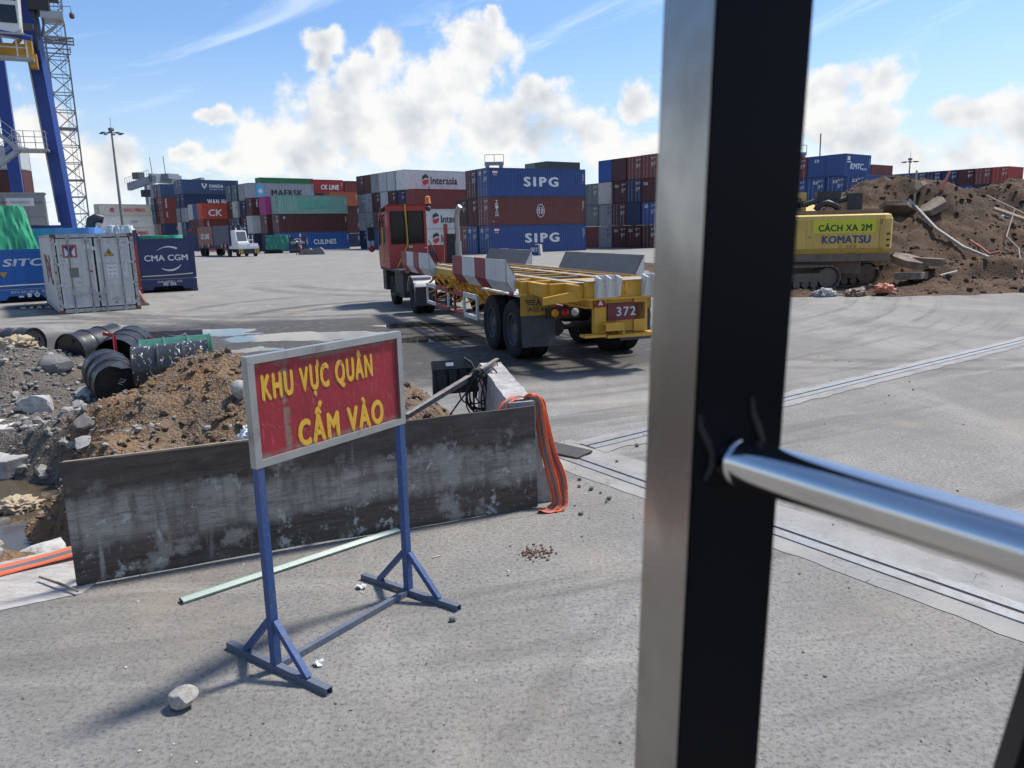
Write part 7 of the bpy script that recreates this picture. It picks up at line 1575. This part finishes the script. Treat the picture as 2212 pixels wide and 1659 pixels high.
for i, (x, y, dz, w, rt_) in enumerate(((14.9, 27.8, -.05, 1.5, .3), (15.3, 27.5, .15, 1.1, -.4), (14.6, 28.0, .42, 1.4, .5), (15.3, 28.2, .62, 1.0, .1), (14.4, 27.4, -.35, 1.5, .2), (15.6, 27.3, -.25, 1.2, .8), (14.7, 28.4, .85, 1.3, -.5))):
    mslab(x, y, dz, w, 1.1, .26, (R(4*i-10), R(-5+3*i), rt_), 'flat muddy slab in the pile behind the excavator tracks, %s' % ['lower middle', 'second layer', 'middle layer', 'upper right', 'at the bottom', 'bottom right', 'on the very top'][i])
MPVC = paint('grimy_white_pipe', (.42, .38, .32), .55, .4, .5, 0, 0, 2., dirtcol=(.14, .10, .07)); MWOODP = paint('pale_timber', (.42, .33, .23), .8, .3, .4, 0, 0, 2.)
def on(x, y, dz=.06): return (x, y, zm(x, y)+dz)
def stick(name, pts, r, mat, lab, cat, n=8): return tag(MB().tube(pts, r, n).build(name, mat, None, True), lab, cat)
stick('pole', [on(17.12, 33.6, .45), on(17.46, 31.97, .25), on(17.75, 30.41, .2), on(17.68, 28.6, .14)], [.06, .07, .07, .06], MPVC, 'long pale pole lying down the slope of the spoil mound', 'pole')
stick('plank', [on(20.64, 33.4, .25), on(22.4, 32.8, .20)], .09, MWOODP, 'pale timber plank lying on the right slope of the mound', 'plank', 4)
stick('plank', [on(22.0, 36.2, .25), on(23.4, 34.2, .15)], .05, MWOODP, 'thin pale batten above the timber plank on the mound', 'batten', 4)
stick('wooden_stake', [on(17.35, 33.6, -.1), on(17.35, 33.6, 1.5)], .045, MWOODP, 'upright wooden stake stuck beside the crest slab', 'stake', 4)
stick('red_pipe', [on(18.6, 33.9, .1), on(19.1, 34.2, .75)], .06, paint('faded_red_pipe', (.40, .09, .07), .6, .3, .3, 0, 0, 2.), 'faded red pipe leaning on the crest slab', 'pipe')
MTWIG = flat('grey_twig', (.34, .29, .24), .9)
stick('branch', [on(20.9, 32.4, .7), on(19.9, 31.2, .4), on(19.4, 29.6, .3), on(18.7, 28.2, .1)], [.02, .028, .025, .02], MTWIG, 'bent bare branch standing on the lower slope of the mound', 'branch', 6)
stick('hose', [on(18.4, 31.1, .08), on(18.55, 30.7, .07), on(18.75, 30.3, .06), on(19.0, 30.05, .08)], .05, paint('salmon_hose', (.46, .17, .12), .7, .3, .3, 0, 0, 3.), 'short salmon-coloured hose on the mound slope', 'hose')
stick('pipe', [on(15.6, 28.0, .2), on(16.2, 28.0, .3)], .06, MPVC, 'short grey pipe stub beside the slab pile', 'pipe')
for x, y, lab, c_ in ((12.1, 24.9, 'crumpled orange and white plastic at the mound foot', (.55, .20, .12)), (10.2, 25.0, 'grey plastic rag at the mound foot by the excavator', (.35, .35, .35)), (11.2, 24.9, 'brown rag at the mound foot by the excavator', (.22, .14, .10)), (16.8, 24.8, 'small dark rag at the mound foot', (.12, .12, .12)), (22.0, 34.5, 'bluish plastic scrap high on the mound', (.42, .50, .56)), (18.4, 24.9, 'pale grey plastic scrap at the mound foot', (.4, .4, .38))):
    cloth_blob('plastic_scrap', x, y, zm(x, y)-.03, .40, .28, .22, int(x*3), flat('scrap_%d' % int(x*10), c_, .6), lab, 'scrap', .3)
# white litter half way
MXY = paint('excavator_yellow', (.62, .41, .085), .55, .4, .45, .4, 0, 1.6, fade=.25, dirtcol=(.14, .105, .075)); MXD = paint('excavator_mud', (.20, .15, .11), .9, .5, .6, .2, 0, 2., streak=False, dirtcol=(.06, .045, .035)); MXB = paint('engine_black', (.02, .02, .02), .45, .3, .3, .1, 0, 3., streak=False)
EX = thing('excavator', 'yellow excavator with a lettered counterweight parked against the spoil mound', 'excavator', (11.35, 27.4, 0), R(-14))
# rear face of the counterweight looks along -y; x runs right
cw = MB(); pr = []
pts_o = [(-1.75, .55), (-1.65, .25), (-1.42, .1), (1.72, .1), (1.95, .25), (2.05, .55), (2.05, 2.4), (-1.75, 2.4)]
vs = []
zz = [(1.26, .12), (1.42, .0), (2.44, .0), (2.58, .06), (2.63, .2)]
for (z, inset) in zz:
    for (x, y) in pts_o: vs.append((min(x, 2.05-inset) if x > 0 else max(x, -1.75+inset), y+(inset if y < 1 else 0), z))
n = len(pts_o); fs = [tuple(range(n))[::-1], tuple((len(zz)-1)*n+i for i in range(n))]
for k in range(len(zz)-1):
    for i in range(n): fs.append((k*n+i, k*n+(i+1) % n, (k+1)*n+(i+1) % n, (k+1)*n+i))
CW = cw.add(vs, fs).build('counterweight', MXY, EX)
MB().box(-1.6, 1.9, .16, 2.3, 1.0, 1.259).build('counterweight_base', MXD, EX)
bn = MB().box(-.62, 1.42, .084, .0985, 1.98, 2.43).build('banner', flat('lime_banner', (.58, .60, .03), .6), CW); letters('CACH', bn, flat('banner_black', (.02, .025, .03)), (.42, .080, 2.19), 1.74, .29)
letters('KOMATSU', CW, flat('maker_blue', (.03, .07, .19), .6), (.48, .094, 1.76), 1.60, .28); letters('LDER', CW, flat('rust_scrawl', (.30, .10, .05)), (.55, .094, 1.52), .55, .10)
MB().box(-1.5, 1.7, .5, 2.3, 2.631, 2.78).build('engine_deck', MXD, EX)
MB().box(.55, 1.05, .7, 1.7, 2.79, 3.35).build('radiator_box', MXB, EX); MB().box(-.45, .35, .8, 1.6, 3.15, 3.45).build('air_cleaner', MXB, EX)
MB().tube([(-.9, .8, 3.0), (-.4, .8, 3.15), (.1, .8, 3.05), (.6, .85, 3.2)], .10, 10).build('intake_pipe', MXB, EX, True); MB().tube([(-.5, .7, 2.8), (-.35, .7, 3.0), (-.1, .7, 3.05), (.15, .7, 2.95), (.3, .7, 2.8)], .11, 10).build('coolant_hose', MXB, EX, True); MB().lathe([(-.9, .18), (-.2, .18)], 16, Matrix.Translation((-1.05, .8, 2.98))).build('silencer', MXD, EX, True); MB().tube([(-1.5, .9, 2.9), (-1.5, .9, 3.65)], .10, 10).build('exhaust_pipe', MXD, EX, True)
rnd = random.Random(6)
for i in range(9): MB().cbox((rnd.uniform(-1.3, .5), rnd.uniform(.7, 1.5), 2.88+rnd.uniform(0, .22)), (rnd.uniform(.12, .4), .25, rnd.uniform(.12, .3))).build('engine_block', MXB, EX)
MB().box(-1.5, 1.1, .6, 2.2, .55, .975).build('slew_ring', MXD, EX)
for x in (-1.2, 1.55): MB().box(x, x+.012, .090, .0985, 1.44, 2.42).build('panel_seam', MXD, CW)
MB().box(-1.4, 1.7, .088, .0985, 1.435, 1.45).build('panel_seam', MXD, CW)
for x in (-1.3, 1.6): MB().tube([(x, .10, 2.42), (x, .02, 2.42), (x+.0, .02, 2.28), (x, .10, 2.28)], .018, 6).build('lifting_loop', MXD, CW)
for x in (1.66, 1.80): 
    for z in (1.5, 1.7, 1.9): MB().box(x, x+.09, .12, .24, z, z+.06).build('vent_slot', MXB, CW)
MB().box(-1.70, 2.0, 2.42, 4.3, 1.12, 2.15).build('upper_body', MXY, EX)
cbx = MB().prism([(2.45, 2.152), (4.2, 2.152), (4.35, 2.6), (3.9, 3.45), (2.45, 3.5)], -1.68, -.62); cbx.v = [(v[1], v[0], v[2]) for v in cbx.v]; cbx.build('cab', MXY, EX)
MB().box(-1.70, -1.685, 2.65, 3.9, 2.4, 3.3).build('cab_window', glass('cab_glass'), EX); MB().box(-1.5, -.8, 2.43, 2.449, 2.5, 3.3).build('cab_window', glass('cab_glass'), EX)
bm1 = MB().prism([(3.6, 1.9), (4.4, 1.9), (6.6, 2.75), (8.8, 2.2), (8.9, 2.5), (6.6, 3.2), (4.2, 2.6)], -.35, .15); bm1.v = [(v[1], v[0], v[2]) for v in bm1.v]; bm1.build('boom', MXY, EX)
# crawler tracks: run away from us at an angle; each shoe a part
def crawler(cx, cy, yaw, Lc, wv, r_, zc):
    e = bpy.data.objects.new('crawler', None); col.objects.link(e); e.parent = EX; e.location = (cx, cy, 0); e.rotation_euler = (0, 0, yaw)
    half = Lc/2; per = 2*Lc+2*math.pi*r_; n = int(per/.19); shoe = MB().box(-.085, .085, -wv/2, wv/2, -.02, .02).prism([(-.03, .02), (.03, .02), (.01, .055), (-.01, .055)], -wv/2, wv/2).mesh('track_shoe')
    for i in range(n):
        s_ = per*i/n
        if s_ < Lc: p = Vector((-half+s_, 0, zc+r_)); a = 0
        elif s_ < Lc+math.pi*r_: t_ = (s_-Lc)/r_; p = Vector((half+r_*math.sin(t_), 0, zc+r_*math.cos(t_))); a = t_
        elif s_ < 2*Lc+math.pi*r_: p = Vector((half-(s_-Lc-math.pi*r_), 0, zc-r_)); a = math.pi
        else: t_ = (s_-2*Lc-math.pi*r_)/r_; p = Vector((-half-r_*math.sin(t_), 0, zc-r_*math.cos(t_))); a = math.pi+t_
        put('track_shoe', shoe, MXD, e, p, (0, a, 0))
    for sx_ in (-1, 1): MB().lathe([(-.18, r_*.35), (-.17, r_*.86), (.17, r_*.86), (.18, r_*.35)], 28, Matrix.Translation((sx_*half, 0, zc)) @ Matrix.Rotation(R(90), 4, 'Z')).build('idler', MXD, e, True)
    MB().box(-half, half, -.16, .16, zc-.14, zc+.16).build('track_frame', MXD, e)
    for k in range(6): MB().lathe([(-.2, .13), (.2, .13)], 14, Matrix.Translation((-half+.5+k*(Lc-1)/5, 0, zc-r_+.17)) @ Matrix.Rotation(R(90), 4, 'Z')).build('track_roller', MXD, e, True)
crawler(.2, 1.6, R(18), 2.7, .60, .42, .46); crawler(-1.35, -.15, R(18), 2.6, .60, .40, .44)
